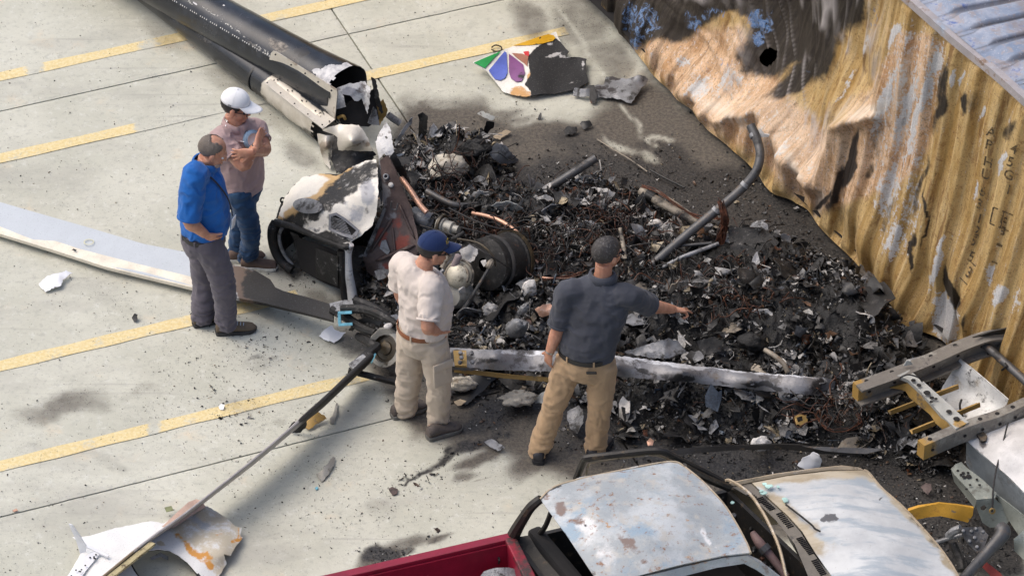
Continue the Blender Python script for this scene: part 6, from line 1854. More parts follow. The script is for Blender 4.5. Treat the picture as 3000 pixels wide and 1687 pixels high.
for pp_, us in ((p1, [.06, .16, .30, .42, .55, .70]), (p2, [.08, .22, .36, .52, .66])):
    for t in us:
        c = pp_[int(t*(len(pp_)-1))]
        obj('hole_disc', *lathe([(0, .017), (.002, .016), (.0025, 0)], (0, 0, 1), c+np.array([0, .0, .0635]), 10), M['dark_inside'], r1 if pp_ is p1 else r2)  # black discs painted in for the shade inside holes
        obj('hole_disc', *lathe([(0, .013), (.002, .012), (.0025, 0)], (.4, -.9, 0), c+np.array([.02, -.038, .0]), 10), M['dark_inside'], r1 if pp_ is p1 else r2)
CR = [(2628, 1100, .575), (2664, 1083, .578), (2690, 1104, .57), (2760, 1165, .565), (2838, 1236, .575), (2800, 1256, .572), (2757, 1214, .56), (2700, 1150, .56), (2660, 1112, .565)]
cm = surf('cross_member', CR, M['cross_steel'], ch, sp=8, thick=.03, amp=.002, paint={'ochre': [(2650, 1095, 26, 20, 0, .5), (2815, 1242, 34, 18, 0, .8)]})
for u, v, r in [(2676, 1114, 7), (2692, 1128, 7), (2716, 1150, 10), (2730, 1165, 7), (2742, 1168, 5), (2780, 1205, 8), (2802, 1226, 9), (2728, 1177, 5)]:
    obj('hole_disc', *lathe([(0, r/400), (.002, r/420), (.0025, 0)], (0, 0, 1), P(u, v, .581), 12), M['dark_inside'], cm)  # shade of each hole drawn as a black disc
surf('cross_flange', [(2606, 1136, .47), (2640, 1128, .50), (2664, 1120, .54), (2700, 1156, .54), (2757, 1218, .54), (2800, 1262, .54), (2796, 1275, .48), (2774, 1268, .46), (2742, 1240, .46), (2726, 1216, .45), (2690, 1185, .44), (2664, 1164, .44), (2654, 1146, .46), (2636, 1140, .46)], M['ochre_steel'], ch, sp=8, thick=.012, amp=.003)
for a, b in (((2604, 1209, .36), (2803, 1133, .46)), ((2668, 1266, .36), (2866, 1186, .46)), ):
    A_, B_ = P(*a), P(*b)
    obj('angle_bar', *join(bar(A_, B_, .045, .008), bar(A_+np.array([.010, -.018, .018]), B_+np.array([.010, -.018, .018]), .008, .04)), M['ochre_steel'], ch)
surf('inner_fender', [(2813, 1050, .50), (2850, 1080, .52), (2905, 1130, .50), (2953, 1170, .47), (2948, 1186, .42), (2900, 1215, .34), (2839, 1238, .30), (2790, 1200, .28), (2748, 1160, .28), (2762, 1130, .32)], burnt('flaking_white_paint', (.63, .63, .61), [((.40, .34, .25), .26, 7, 1.1, .6, 0), ((.07, .07, .07), .25, 12, 1.2, .7, 0)], .5, 0, .3), ch, ctrl=[(2860, 1150, .36)], sp=9, thick=.008, amp=.012, ns=5)
pipe('cross_tube', [(2881, 1006, .57), (2940, 1058, .56), (3000, 1112, .55), (3100, 1205, .55)], .030, M['pipe_grey'], ch, 12)
pipe('tube_clip', [(2893, 1038, .50), (2905, 1028, .58), (2900, 1020, .56)], .008, M['char'], ch, 6)
pipe('tube_clip', [(2935, 1084, .50), (2948, 1072, .58), (2944, 1062, .57)], .008, M['char'], ch, 6)
surf('side_skirt_panel', [(2850, 990, .66), (2900, 972, .70), (3010, 950, .74), (3120, 920, .76), (3120, 945, .70), (3010, 972, .66), (2890, 984, .64)], M['black_frame'], ch, sp=10, thick=.01)
surf('bracket', [(2820, 1038, .50), (2850, 1030, .50), (2858, 1050, .44), (2835, 1068, .40), (2825, 1060, .42)], M['ochre_steel'], ch, sp=8, thick=.03)
surf('mount_ear', [(2648, 1072, .60), (2656, 1056, .64), (2668, 1058, .64), (2674, 1068, .60)], M['cross_steel'], ch, sp=6, thick=.012)
surf('mount_ear', [(2858, 1250, .47), (2884, 1240, .47), (2884, 1258, .42), (2864, 1268, .42)], M['frame_steel'], ch, sp=6, thick=.03)
pipe('brake_line', [(2636, 1106, .60), (2660, 1097, .62), (2690, 1105, .62), (2702, 1118, .58)], .006, M['wire_black'], ch, 6)
pipe('brake_line', [(2817, 1170, .50), (2812, 1190, .48), (2820, 1220, .40)], .008, M['wire_black'], ch, 6)
hw = thing('white_truck_panel', 'scorched white truck body panel with grey side below the ladder frame', 'truck panel', P(2930, 1450, 0))
surf('panel_top', [(2831, 1288, .42), (2870, 1268, .45), (2930, 1250, .47), (3010, 1220, .50), (3100, 1200, .52), (3120, 1560, .40), (3010, 1452, .40), (2960, 1400, .40), (2890, 1340, .40), (2845, 1302, .40)], burnt('soot_dusted_white', (.58, .57, .56), [((.40, .38, .37), .27, 4, .9, .6, 0), ((.12, .11, .11), 'soot', 8, .8, .7, 0)], .5, 0, .12), hw, ctrl=[(2960, 1330, .50)], sp=10, thick=.01, amp=.003, paint={'soot': [(2880, 1300, 24, 16, 30, .7), ('l', [(2831, 1290), (2960, 1402), (3010, 1454)], 6, .5)]})
surf('panel_side', [(2831, 1292, .40), (2845, 1306, .39), (2890, 1344, .39), (2960, 1404, .39), (3010, 1456, .39), (3120, 1564, .39), (3120, 1640, .14), (3000, 1536, .12), (2913, 1448, .12), (2850, 1385, .14), (2830, 1358, .16)], burnt('blue_grey_scorched', (.24, .27, .29), [((.09, .09, .09), .28, 6, 1.1, .6, .1), ((.40, .41, .41), .2, 6, 1., .6, .1)], .5, .15, .15), hw, sp=10, thick=.01, amp=.003)
surf('latch_plate', [(2862, 1272, .475), (2880, 1262, .48), (2892, 1276, .475), (2888, 1290, .46), (2874, 1292, .455)], M['black_frame'], hw, sp=6, thick=.02)
bp = thing('bumper_bracket', 'perforated grey green bumper bracket under the white truck panel', 'bracket', P(2880, 1520, 0))
M['green_grey'] = burnt('scorched_grey_green', (.25, .27, .24), [((.09, .085, .07), .29, 7, 1.1, .6, .1), ((.42, .40, .33), .2, 9, 1.1, .6, .1)], .5, .2, .2)
surf('top_plate', [(2786, 1372, .36), (2800, 1358, .38), (2816, 1352, .38), (2832, 1368, .37), (2880, 1405, .36), (2920, 1443, .35), (2915, 1458, .34), (2860, 1463, .34), (2830, 1425, .35), (2795, 1388, .36)], M['green_grey'], bp, sp=7, thick=.012, amp=.004)
for u, v, r in [(2806, 1378, 4), (2815, 1390, 4), (2822, 1385, 5), (2838, 1395, 8), (2824, 1396, 6), (2836, 1384, 4), (2842, 1420, 4), (2870, 1420, 4), (2862, 1404, 4), (2832, 1432, 4)]:
    obj('hole_disc', *lathe([(0, r/400), (.002, r/420), (.0025, 0)], (0, -.1, 1), P(u, v, .368), 10), M['dark_inside'], bp)  # perforations are black discs, their shade put in as colour
surf('front_plate', [(2786, 1374, .35), (2796, 1390, .35), (2831, 1428, .34), (2860, 1465, .33), (2856, 1488, .25), (2830, 1455, .24), (2795, 1410, .25)], M['green_grey'], bp, sp=7, thick=.01)
surf('lower_plate', [(2860, 1466, .33), (2916, 1462, .33), (2935, 1480, .27), (2960, 1520, .18), (2945, 1540, .14), (2900, 1545, .12), (2878, 1530, .16), (2862, 1490, .26)], M['green_grey'], bp, sp=7, thick=.01, holes=[[(2872, 1484), (2884, 1478), (2892, 1488), (2884, 1496), (2874, 1494)]])
surf('side_arm', [(2918, 1448, .32), (2960, 1480, .30), (3030, 1535, .28), (3120, 1610, .28), (3120, 1690, .15), (3000, 1590, .14), (2960, 1530, .18), (2930, 1480, .26)], M['green_grey'], bp, sp=8, thick=.012, amp=.004)
surf('end_box', [(2970, 1580, .30), (3000, 1550, .33), (3100, 1620, .33), (3100, 1720, .2), (3000, 1640, .2), (2972, 1612, .2)], M['green_grey'], bp, sp=8, thick=.02, amp=.004)
ys = surf('yellow_strut', [(2660, 1496, .30), (2690, 1486, .33), (2751, 1473, .36), (2800, 1478, .36), (2852, 1488, .35), (2850, 1508, .30), (2836, 1530, .24), (2790, 1518, .27), (2756, 1511, .28), (2720, 1514, .26), (2686, 1521, .23), (2668, 1510, .26)], burnt('yellow_heat_rusted', (.56, .30, .035), [((.34, .16, .03), .25, 9, 1.0, .6, 0), ((.16, .14, .11), 'soot', 9, .7, .6, 0)], .5, .1, .15), None, sp=7, thick=.03, amp=.003, paint={'soot': [(2795, 1500, 20, 12, 35, .8), (2840, 1520, 16, 8, 30, .7), (2670, 1505, 14, 10, 0, .6)]})
tag(ys, 'yellow rusted strut arm between the pickup hood and bumper bracket', 'strut')
ca = thing('suspension_arm', 'grey suspension arm with bolted triangular plate at the lower right', 'suspension arm', P(2860, 1640, 0))
cp_ = surf('arm_plate', [(2814, 1550, .34), (2820, 1544, .35), (2874, 1542, .35), (2896, 1567, .32), (2880, 1612, .24), (2862, 1618, .23), (2840, 1596, .26), (2826, 1578, .29)], M['pipe_grey'], ca, sp=6, thick=.03, amp=.002)
for u, v in ((2858, 1549), (2880, 1558), (2822, 1555), (2840, 1585), (2883, 1578), (2855, 1575), (2862, 1602), (2846, 1556)):
    obj('bolt', *lathe([(0, .012), (.010, .012), (.013, .007), (.013, 0)], (0, -.4, 1), P(u, v, .345-(v-1545)*.0016), 8), M['char_grey'], cp_)
pipe('arm_bar', [(2930, 1546, .33), (2938, 1556, .33), (2930, 1575, .31), (2890, 1620, .24), (2850, 1665, .20), (2800, 1720, .16)], [.05, .055, .05, .04, .038, .036], M['pipe_grey'], ca, 12)
pipe('tie_rod', [(2738, 1590, .12), (2780, 1576, .16), (2830, 1562, .20)], .016, M['char_grey'], ca, 8)
pipe('shock_tube', [(2778, 1570, .22), (2795, 1555, .27), (2815, 1548, .30)], .03, M['char_grey'], ca, 8)
pipe('hanger', [(2790, 1590, .16), (2812, 1640, .08), (2818, 1670, .05)], .03, M['char'], ca, 8)
pipe('hook_ring', [(2852, 1640, .20), (2864, 1634, .23), (2872, 1642, .22), (2866, 1652, .18), (2852, 1652, .17)], .009, M['ash'], ca, 8)
rs = surf('tow_strap', [(2872, 1644, .14), (2884, 1640, .15), (2932, 1678, .10), (2960, 1720, .08), (2940, 1725, .06), (2900, 1682, .09), (2878, 1660, .12)], burnt('sooty_red_webbing', (.30, .05, .04), [((.04, .03, .03), .3, 12, 1.1, .8, 0)], .8), None, sp=7, thick=.012, amp=.006)
tag(rs, 'sooty red strap lying below the suspension arm', 'strap')
pipe('control_cable', [(2953, 1238, .55), (2940, 1290, .48), (2920, 1370, .42), (2910, 1430, .38), (2908, 1480, .30), (2906, 1498, .26)], .006, M['wire_black'], bp, 6)
obj('cable_ring', *lathe([(-.006, .014), (-.006, .022), (.006, .022), (.006, .014)], (.3, -.9, .3), P(2907, 1496, .27), 14), M['ochre_steel'], bp)

# ================================================================ CHARRED DEBRIS
DEB = [(1130, 420), (1260, 400), (1330, 420), (1440, 410), (1510, 470), (1500, 520), (1560, 570), (1700, 540), (1810, 560), (1900, 580), (2010, 640), (2140, 680), (2270, 690), (2380, 770), (2500, 850), (2610, 890), (2660, 960), (2720, 1060), (2790, 1180), (2820, 1280), (2800, 1370), (2700, 1400), (2560, 1350), (2420, 1310), (2200, 1310), (2000, 1300), (1800, 1290), (1770, 1200), (1600, 1170), (1440, 1140), (1330, 1090), (1200, 1060), (1090, 1000), (1040, 900), (1060, 800), (1080, 700), (1120, 560)]
LUMPS = [(1330, 490, 110, 60, 0, .20), (1440, 450, 80, 40, 10, .12), (1420, 700, 180, 110, 0, .20), (1650, 700, 200, 110, 0, .17), (1750, 600, 110, 50, 0, .12), (1200, 640, 90, 140, 0, .15), (1560, 940, 170, 110, 0, .17), (2050, 830, 200, 110, 20, .17), (2270, 850, 170, 110, 30, .22), (2460, 930, 150, 110, 40, .22), (2250, 1000, 230, 90, 10, .26), (1950, 980, 150, 80, 0, .18), (2560, 1060, 150, 110, 40, .20), (2080, 1190, 300, 90, 10, .10), (2500, 1220, 260, 110, 20, .15), (1450, 1090, 160, 50, 0, .08), (1150, 930, 120, 80, 0, .12), (1800, 860, 160, 90, 0, .14)]
def heap_h(u, v):
    ins = inpoly(u, v, DEB)
    d = polydist(u, v, DEB)*np.where(ins, 1, -1)
    b = sstep(-10, 70, d)
    h = .045*b
    for l in LUMPS:
        x, y = u-l[0], v-l[1]
        a = math.radians(l[4])
        xr, yr = (x*math.cos(a)+y*math.sin(a))/l[2], (-x*math.sin(a)+y*math.cos(a))/l[3]
        h = h+1.2*l[5]*np.exp(-(xr*xr+yr*yr)*1.3)*b
    return h, b
gu, gv = np.meshgrid(np.arange(1020, 2860, 6.), np.arange(385, 1425, 6.), indexing='ij')
n0, n1 = gu.shape
hh, bb = heap_h(gu.ravel(), gv.ravel())
p0 = P(gu.ravel(), gv.ravel(), 0)
rough = fbm(p0*5, 6, 61, .65)*.10+np.abs(fbm(p0*24, 3, 67))*.05
Z = np.where(bb > .02, hh+rough*bb*1.2-.01, -.05)
V = p0.copy()
V[:, 2] = Z
ok = (bb > .02).reshape(n0, n1)
Fh = [(i*n1+j, (i+1)*n1+j, (i+1)*n1+j+1, i*n1+j+1) for i in range(n0-1) for j in range(n1-1) if ok[i, j] or ok[i+1, j] or ok[i, j+1] or ok[i+1, j+1]]
Fh = [tuple(reversed(f_)) if np.cross(V[f_[1]]-V[f_[0]], V[f_[2]]-V[f_[0]])[2] < 0 else f_ for f_ in Fh]

def stuff_mat(name, rlo, rhi, bump):
    s = S(name)
    c = s.attr('col', True)
    n = s.noise(55, 5, .7)
    c = s.mix(s.step(n, .35, .65), s.mix(.55, c, (.008, .008, .008)), c)
    s.bump(s.noise(120, 4, .7), bump, .004)
    return s.fin(c, s.fmix(s.noise(17, 3, .6), rlo, rhi), 0, .42)
M['debris'] = stuff_mat('charred_debris', .16, .7, .5)
M['heap'] = burnt('charcoal_bed', (.006, .0058, .0055), [((.035, .031, .028), .24, 14, 1., .8, 0), ((.20, .185, .17), .10, 34, 1., .9, 0), ((.09, .045, .025), .07, 16, 1., .9, 0)], .6, 0, .9, 60, .4)
hp_ = obj('debris_bed', V, Fh, M['heap'], None, True)
hp_['kind'] = 'stuff'
tag(hp_, 'bed of black charcoal and ash under the wreck', 'debris')

PAL = {'black': ((.004, .004, .004), (.018, .0175, .017)), 'dark': ((.016, .0155, .015), (.05, .047, .045)), 'grey': ((.07, .07, .07), (.24, .235, .23)), 'ash': ((.36, .35, .33), (.62, .60, .57)), 'brown': ((.06, .032, .018), (.16, .085, .045)), 'rust': ((.06, .02, .010), (.15, .055, .025)), 'tan': ((.20, .16, .10), (.40, .33, .22)), 'blue': ((.05, .07, .10), (.13, .16, .20))}
def colours(n, weights):
    ks = list(weights)
    w = np.array([weights[k] for k in ks], float)
    idx = RNG.choice(len(ks), n, p=w/w.sum())
    t = RNG.random((n, 1))
    lo = np.array([PAL[k][0] for k in ks])[idx]
    hi = np.array([PAL[k][1] for k in ks])[idx]
    return lo+(hi-lo)*t
def rotations(n, flat=.5):
    """random orientations, most pieces lying fairly flat"""
    a = RNG.random(n)*2*math.pi
    tilt = RNG.normal(0, 1, n)*flat
    b = RNG.random(n)*2*math.pi
    ca, sa = np.cos(a), np.sin(a)
    Rz = np.zeros((n, 3, 3))
    Rz[:, 0, 0], Rz[:, 0, 1], Rz[:, 1, 0], Rz[:, 1, 1], Rz[:, 2, 2] = ca, -sa, sa, ca, 1
    ax = np.stack([np.cos(b), np.sin(b), 0*b], 1)
    c, s = np.cos(tilt), np.sin(tilt)
    K = np.zeros((n, 3, 3))
    K[:, 0, 1], K[:, 0, 2], K[:, 1, 0], K[:, 1, 2], K[:, 2, 0], K[:, 2, 1] = -ax[:, 2], ax[:, 1], ax[:, 2], -ax[:, 0], -ax[:, 1], ax[:, 0]
    Rt = np.eye(3)+s[:, None, None]*K+(1-c)[:, None, None]*(K@K)
    return Rt@Rz
gx, gy = np.meshgrid(np.linspace(-.5, .5, 3), np.linspace(-.5, .5, 3), indexing='ij')
T_FLAKE = (np.stack([gx.ravel(), gy.ravel(), 0*gx.ravel()], 1), [(i*3+j, (i+1)*3+j, (i+1)*3+j+1, i*3+j+1) for i in range(2) for j in range(2)])
T_CHUNK = (np.array([(1, 0, 0), (-1, 0, 0), (0, 1, 0), (0, -1, 0), (0, 0, 1), (0, 0, -1)])*.5, [(0, 2, 4), (2, 1, 4), (1, 3, 4), (3, 0, 4), (2, 0, 5), (1, 2, 5), (3, 1, 5), (0, 3, 5)])
rod = []
for x in (-.5, -.15, .2, .5):
    rod += [(x, .5, 0), (x, 0, .5), (x, -.5, 0), (x, 0, -.5)]
T_ROD = (np.array(rod), [(i*4+j, i*4+(j+1) % 4, (i+1)*4+(j+1) % 4, (i+1)*4+j) for i in range(3) for j in range(4)]+[(3, 2, 1, 0), (12, 13, 14, 15)])
def scatter(name, label, cat, pos, size, cols, kinds, flat=.5):
    n = len(pos)
    kind = RNG.choice(3, n, p=kinds)
    kind = np.where((kind == 1) & (size > .035), RNG.choice([0, 2], n), kind)
    Vs, Fs, Cs, off = [], [], [], 0
    for k, (tv, tf) in enumerate((T_FLAKE, T_CHUNK, T_ROD)):
        sel = np.where(kind == k)[0]
        if not len(sel):
            continue
        m, q = len(tv), len(sel)
        if k == 0:
            sc = np.stack([1.25*np.ones(q), .2+.85*RNG.random(q), np.ones(q)], 1)
            L = (tv[None]+RNG.normal(0, .17, (q, m, 3))*np.array([1, 1, .5]))*sc[:, None]
            L[:, :, 2] += RNG.normal(0, .35, (q, 1))*(tv[None, :, 0]**2*4-.5)+RNG.normal(0, .4, (q, 1))*(tv[None, :, 0]*tv[None, :, 1])*2+RNG.normal(0, .10, (q, m))
        elif k == 1:
            sc = np.stack([np.ones(q), .5+.5*RNG.random(q), .3+.5*RNG.random(q)], 1)
            L = tv[None]*sc[:, None]*(1+RNG.normal(0, .3, (q, m, 1)))+RNG.normal(0, .10, (q, m, 3))
        else:
            th = .03+.09*RNG.random(q)
            sc = np.stack([2.3*np.ones(q), th*1.8, th], 1)
            L = tv[None]*sc[:, None]
            L[:, :, 1] += RNG.normal(0, .5, (q, 1))*(tv[None, :, 0]**2)*2
            L[:, :, 2] += RNG.normal(0, .35, (q, 1))*(tv[None, :, 0]**2)*2
        W = np.einsum('nij,nmj->nmi', rotations(q, flat), L*size[sel][:, None, None])+pos[sel][:, None]
        Vs.append(W.reshape(-1, 3))
        Cs.append(np.repeat(cols[sel], m, 0)*(.75+.5*RNG.random((q*m, 1))))
        tri = []
        for f_ in tf:
            tri += [(f_[0], f_[a], f_[a+1]) for a in range(1, len(f_)-1)]
        Fs.append(((np.arange(q)*m+off)[:, None, None]+np.array(tri)[None]).reshape(-1, 3))
        off += q*m
    o = fast_obj(name, np.concatenate(Vs), np.concatenate(Fs), M['debris'], np.concatenate(Cs))
    o['kind'] = 'stuff'
    return tag(o, label, cat)
def sample(n, poly=None, dens=None, box_=(1000, 380, 2900, 1450)):
    out = []
    while len(out) < n:
        u = RNG.uniform(box_[0], box_[2], 4*n)
        v = RNG.uniform(box_[1], box_[3], 4*n)
        k = inpoly(u, v, poly) if poly else np.ones(4*n, bool)
        if dens is not None:
            k &= RNG.random(4*n) < dens(u, v)
        out += list(zip(u[k], v[k]))
    return np.array(out[:n])
def rest(uv, size, lift=.35):
    h, b = heap_h(uv[:, 0], uv[:, 1])
    p = P(uv[:, 0], uv[:, 1], 0)
    p[:, 2] = h+size*lift*RNG.random(len(uv))+.004
    return p
def lognorm(n, med, sig, lo, hi):
    return np.clip(np.exp(RNG.normal(math.log(med), sig, n)), lo, hi)

# main heap
zone_w = {'black': 60, 'dark': 24, 'grey': 6, 'ash': 2, 'brown': 5, 'rust': 2.5, 'tan': 2, 'blue': 1.5}
N_ = 46000
clump = lambda u, v: np.clip(.55+1.5*fbm(np.stack([u/70, v/50, 0*u], -1), 3, 81), .12, 1)
uv = sample(N_, DEB, clump)
sz = np.concatenate([lognorm(N_-1900, .0145, .55, .005, .05), lognorm(1900, .045, .4, .025, .12)])
scatter('charred_debris', 'heap of small charred shards, flakes and cinders in the middle of the wreck', 'debris', rest(uv, sz, 1.3), sz, colours(N_, zone_w), [.52, .22, .26], .75)
# paler ash in drifts
ASHZ = [(1320, 500, 120, 50, 0, 1), (1750, 590, 110, 40, 0, .9), (1500, 1000, 160, 60, 0, 1), (1620, 1010, 120, 40, 0, .8), (1450, 1060, 150, 30, 0, .8), (1250, 560, 80, 60, 0, .8), (1780, 690, 200, 60, 0, .8), (1650, 760, 150, 60, 0, .7), (2180, 1080, 260, 40, 8, .8), (2000, 1080, 150, 40, 0, .7), (2150, 960, 150, 60, 0, .6), (2450, 830, 160, 50, 40, .6), (1680, 1230, 80, 80, 0, .9), (2250, 1190, 200, 50, 0, .6), (2520, 1250, 200, 60, 20, .6), (1560, 860, 100, 60, 0, .5), (1900, 750, 150, 60, 0, .45), (2330, 1290, 120, 30, 0, .6)]
uv = sample(7000, DEB, lambda u, v: (blobs(u, v, ASHZ, 50, 60.)*.95+.04)*np.clip(.4+2*fbm(np.stack([u/45, v/32, 0*u], -1), 3, 83), .02, 1))
sz = lognorm(7000, .019, .65, .005, .09)
scatter('ash_flakes', 'pale ash and crumpled foil flakes scattered over the charred heap', 'ash', rest(uv, sz, 1.1)+np.array([0, 0, .015]), sz, colours(7000, {'ash': 6, 'grey': 5, 'dark': 2, 'tan': 1.2}), [.72, .18, .1], .7)
# fringe: cinders thinning out over the scorched concrete
FR = SOOT_HEAVY+[(740, 1055, 110, 60, 0, .8), (690, 1240, 120, 90, 0, .5), (640, 1150, 70, 90, 0, .45), (1250, 1380, 160, 60, -25, .6), (880, 830, 90, 60, 0, .8), (1450, 350, 280, 60, 0, .3), (1700, 450, 200, 60, 0, .5), (2000, 560, 160, 60, 20, .6), (1430, 1220, 260, 90, 0, .6), (1130, 1630, 140, 50, 0, .9), (900, 1000, 160, 60, 0, .4), (1600, 1230, 200, 80, 0, .6), (2400, 1400, 300, 60, 0, .8)]
uv = sample(18000, None, lambda u, v: blobs(u, v, FR, 60, 80.)**1.6, (500, 290, 2990, 1680))
sz = lognorm(18000, .0085, .6, .003, .032)
scatter('cinders', 'black cinders thinning out over the scorched concrete around the heap', 'cinders', rest(uv, sz, .3), sz, colours(18000, {'black': 40, 'dark': 26, 'grey': 10, 'ash': 7, 'brown': 6, 'tan': 5}), [.5, .4, .1], .35)
uv = sample(9000, None, lambda u, v: .25+.75*blobs(u, v, [(700, 1100, 420, 420, 0, 1), (300, 830, 320, 90, 15, .7), (1100, 1450, 400, 200, 0, .9), (800, 350, 200, 100, 30, .5)], 80, 150.), (0, 0, 2000, 1687))
sz = lognorm(9000, .0045, .5, .002, .013)
scatter('grit', 'fine dark grit scattered over the whole concrete yard', 'grit', rest(uv, sz, .1), sz, colours(9000, {'black': 30, 'dark': 30, 'grey': 8, 'brown': 8, 'tan': 3, 'ash': 3}), [.3, .6, .1], .3)

# tangled wires
Vw, Fw, Cw, off = [], [], [], 0
def add_wire(pts, r, col):
    global off
    V_, F_ = tube(spline(pts, 5), r, 5, True)
    Vw.append(V_)
    Fw.extend([tuple(i+off for i in f_) for f_ in F_])
    Cw.append(np.tile(np.asarray(col, float), (len(V_), 1)))
    off += len(V_)
WZ = [(1450, 640, 220, 110, 0, 1), (1720, 620, 190, 90, 0, 1), (1800, 700, 220, 110, 0, 1), (2080, 760, 200, 110, 0, .9), (1560, 800, 160, 60, 0, .8), (1250, 560, 120, 100, 0, .7), (2150, 870, 150, 80, 0, .6), (2480, 1200, 160, 70, 0, .7), (1350, 470, 110, 60, 0, .8)]
for (u, v) in sample(900, DEB, lambda u, v: blobs(u, v, WZ, 30, 60.)):
    h, _ = heap_h(np.array([u]), np.array([v]))
    c = P(u, v, float(h[0])+.05)
    a = random.uniform(0, 6.28)
    L = random.uniform(.10, .42)
    pts = [c]
    for k in range(4):
        a += random.uniform(-.9, .9)
        q = pts[-1]+np.array([math.cos(a), math.sin(a), 0])*L/4
        q[2] = c[2]+random.uniform(-.04, .09)
        pts.append(q)
    add_wire(pts, random.choice([.0025, .003, .0035, .005]), random.choice([(.05, .018, .010), (.08, .028, .014), (.012, .011, .011), (.010, .010, .010), (.04, .02, .012), (.11, .042, .02), (.016, .015, .014), (.09, .08, .07)]))
wo = obj('tangled_wires', np.concatenate(Vw), Fw, M['debris'], None, True, {'col': np.concatenate(Cw)})
wo['kind'] = 'stuff'
tag(wo, 'tangle of burnt rust brown and black wires through the heap', 'wires')

# ---------------------------------------------------------------- pieces one can point at
def lone(o, label, cat, group=None):
    return tag(o, label, cat, group)
lone(pipe('metal_tube', [(1556, 582, .16), (1650, 525, .30), (1748, 462, .46)], .032, M['pipe_grey'], None, 14, 6, True), 'straight grey metal tube with open end sticking up behind the heap', 'tube')
lp_ = thing('bent_pipe', 'long bent grey pipe rising in front of the container with clamp', 'pipe', P(1904, 790, 0))
pipe('pipe_tube', [(1904, 782, .24), (2010, 690, .42), (2140, 583, .62), (2190, 535, .72), (2216, 500, .80), (2227, 455, .88), (2218, 410, .94), (2199, 368, 1.0)], .034, M['pipe_grey'], lp_, 14, 6, True)
for u, v, z, t in ((2100, 617, .56, .040), (2183, 543, .71, .038), (2210, 396, .955, .039)):
    ax_ = P(2216, 500, .80)-P(2140, 583, .62) if v > 450 else P(2199, 368, 1.0)-P(2218, 410, .94)
    obj('clamp_ring', *lathe([(-.015, .034), (-.015, t), (.015, t), (.015, .034)], ax_, P(u, v, z), 16), M['char_grey'], lp_, True, sharp=30)
surf('clamp_bracket', [(2216, 388, .97), (2226, 378, 1.0), (2238, 392, .98), (2254, 396, .98), (2252, 402, .96), (2232, 402, .95), (2222, 404, .94)], M['ash'], lp_, sp=5, thick=.012)
obj('clamp_bolt', *tube([P(2212, 388, .98), P(2222, 392, .98)], .012, 8), M['char'], lp_)
lpipe = thing('scorched_pipe', 'pale scorched pipe lying along the far edge of the heap', 'pipe', P(2050, 700, 0))
pipe('pipe_tube', [(1880, 560, .20), (1925, 588, .20), (1985, 622, .18), (2060, 660, .15), (2140, 690, .12), (2240, 715, .09)], [.04, .034, .032, .032, .036, .034], M['pipe_pale'], lpipe, 12, 6, True)
obj('pipe_collar', *lathe([(-.03, .036), (-.03, .048), (.04, .048), (.04, .036)], P(1985, 622, .18)-P(1925, 588, .20), P(1905, 575, .20), 16), M['black_paint'], lpipe, True, sharp=30)
surf('pipe_bracket', [(1860, 590, .22), (1885, 560, .28), (1895, 600, .20), (1890, 640, .10), (1862, 632, .10)], M['char'], lpipe, sp=7, thick=.01)
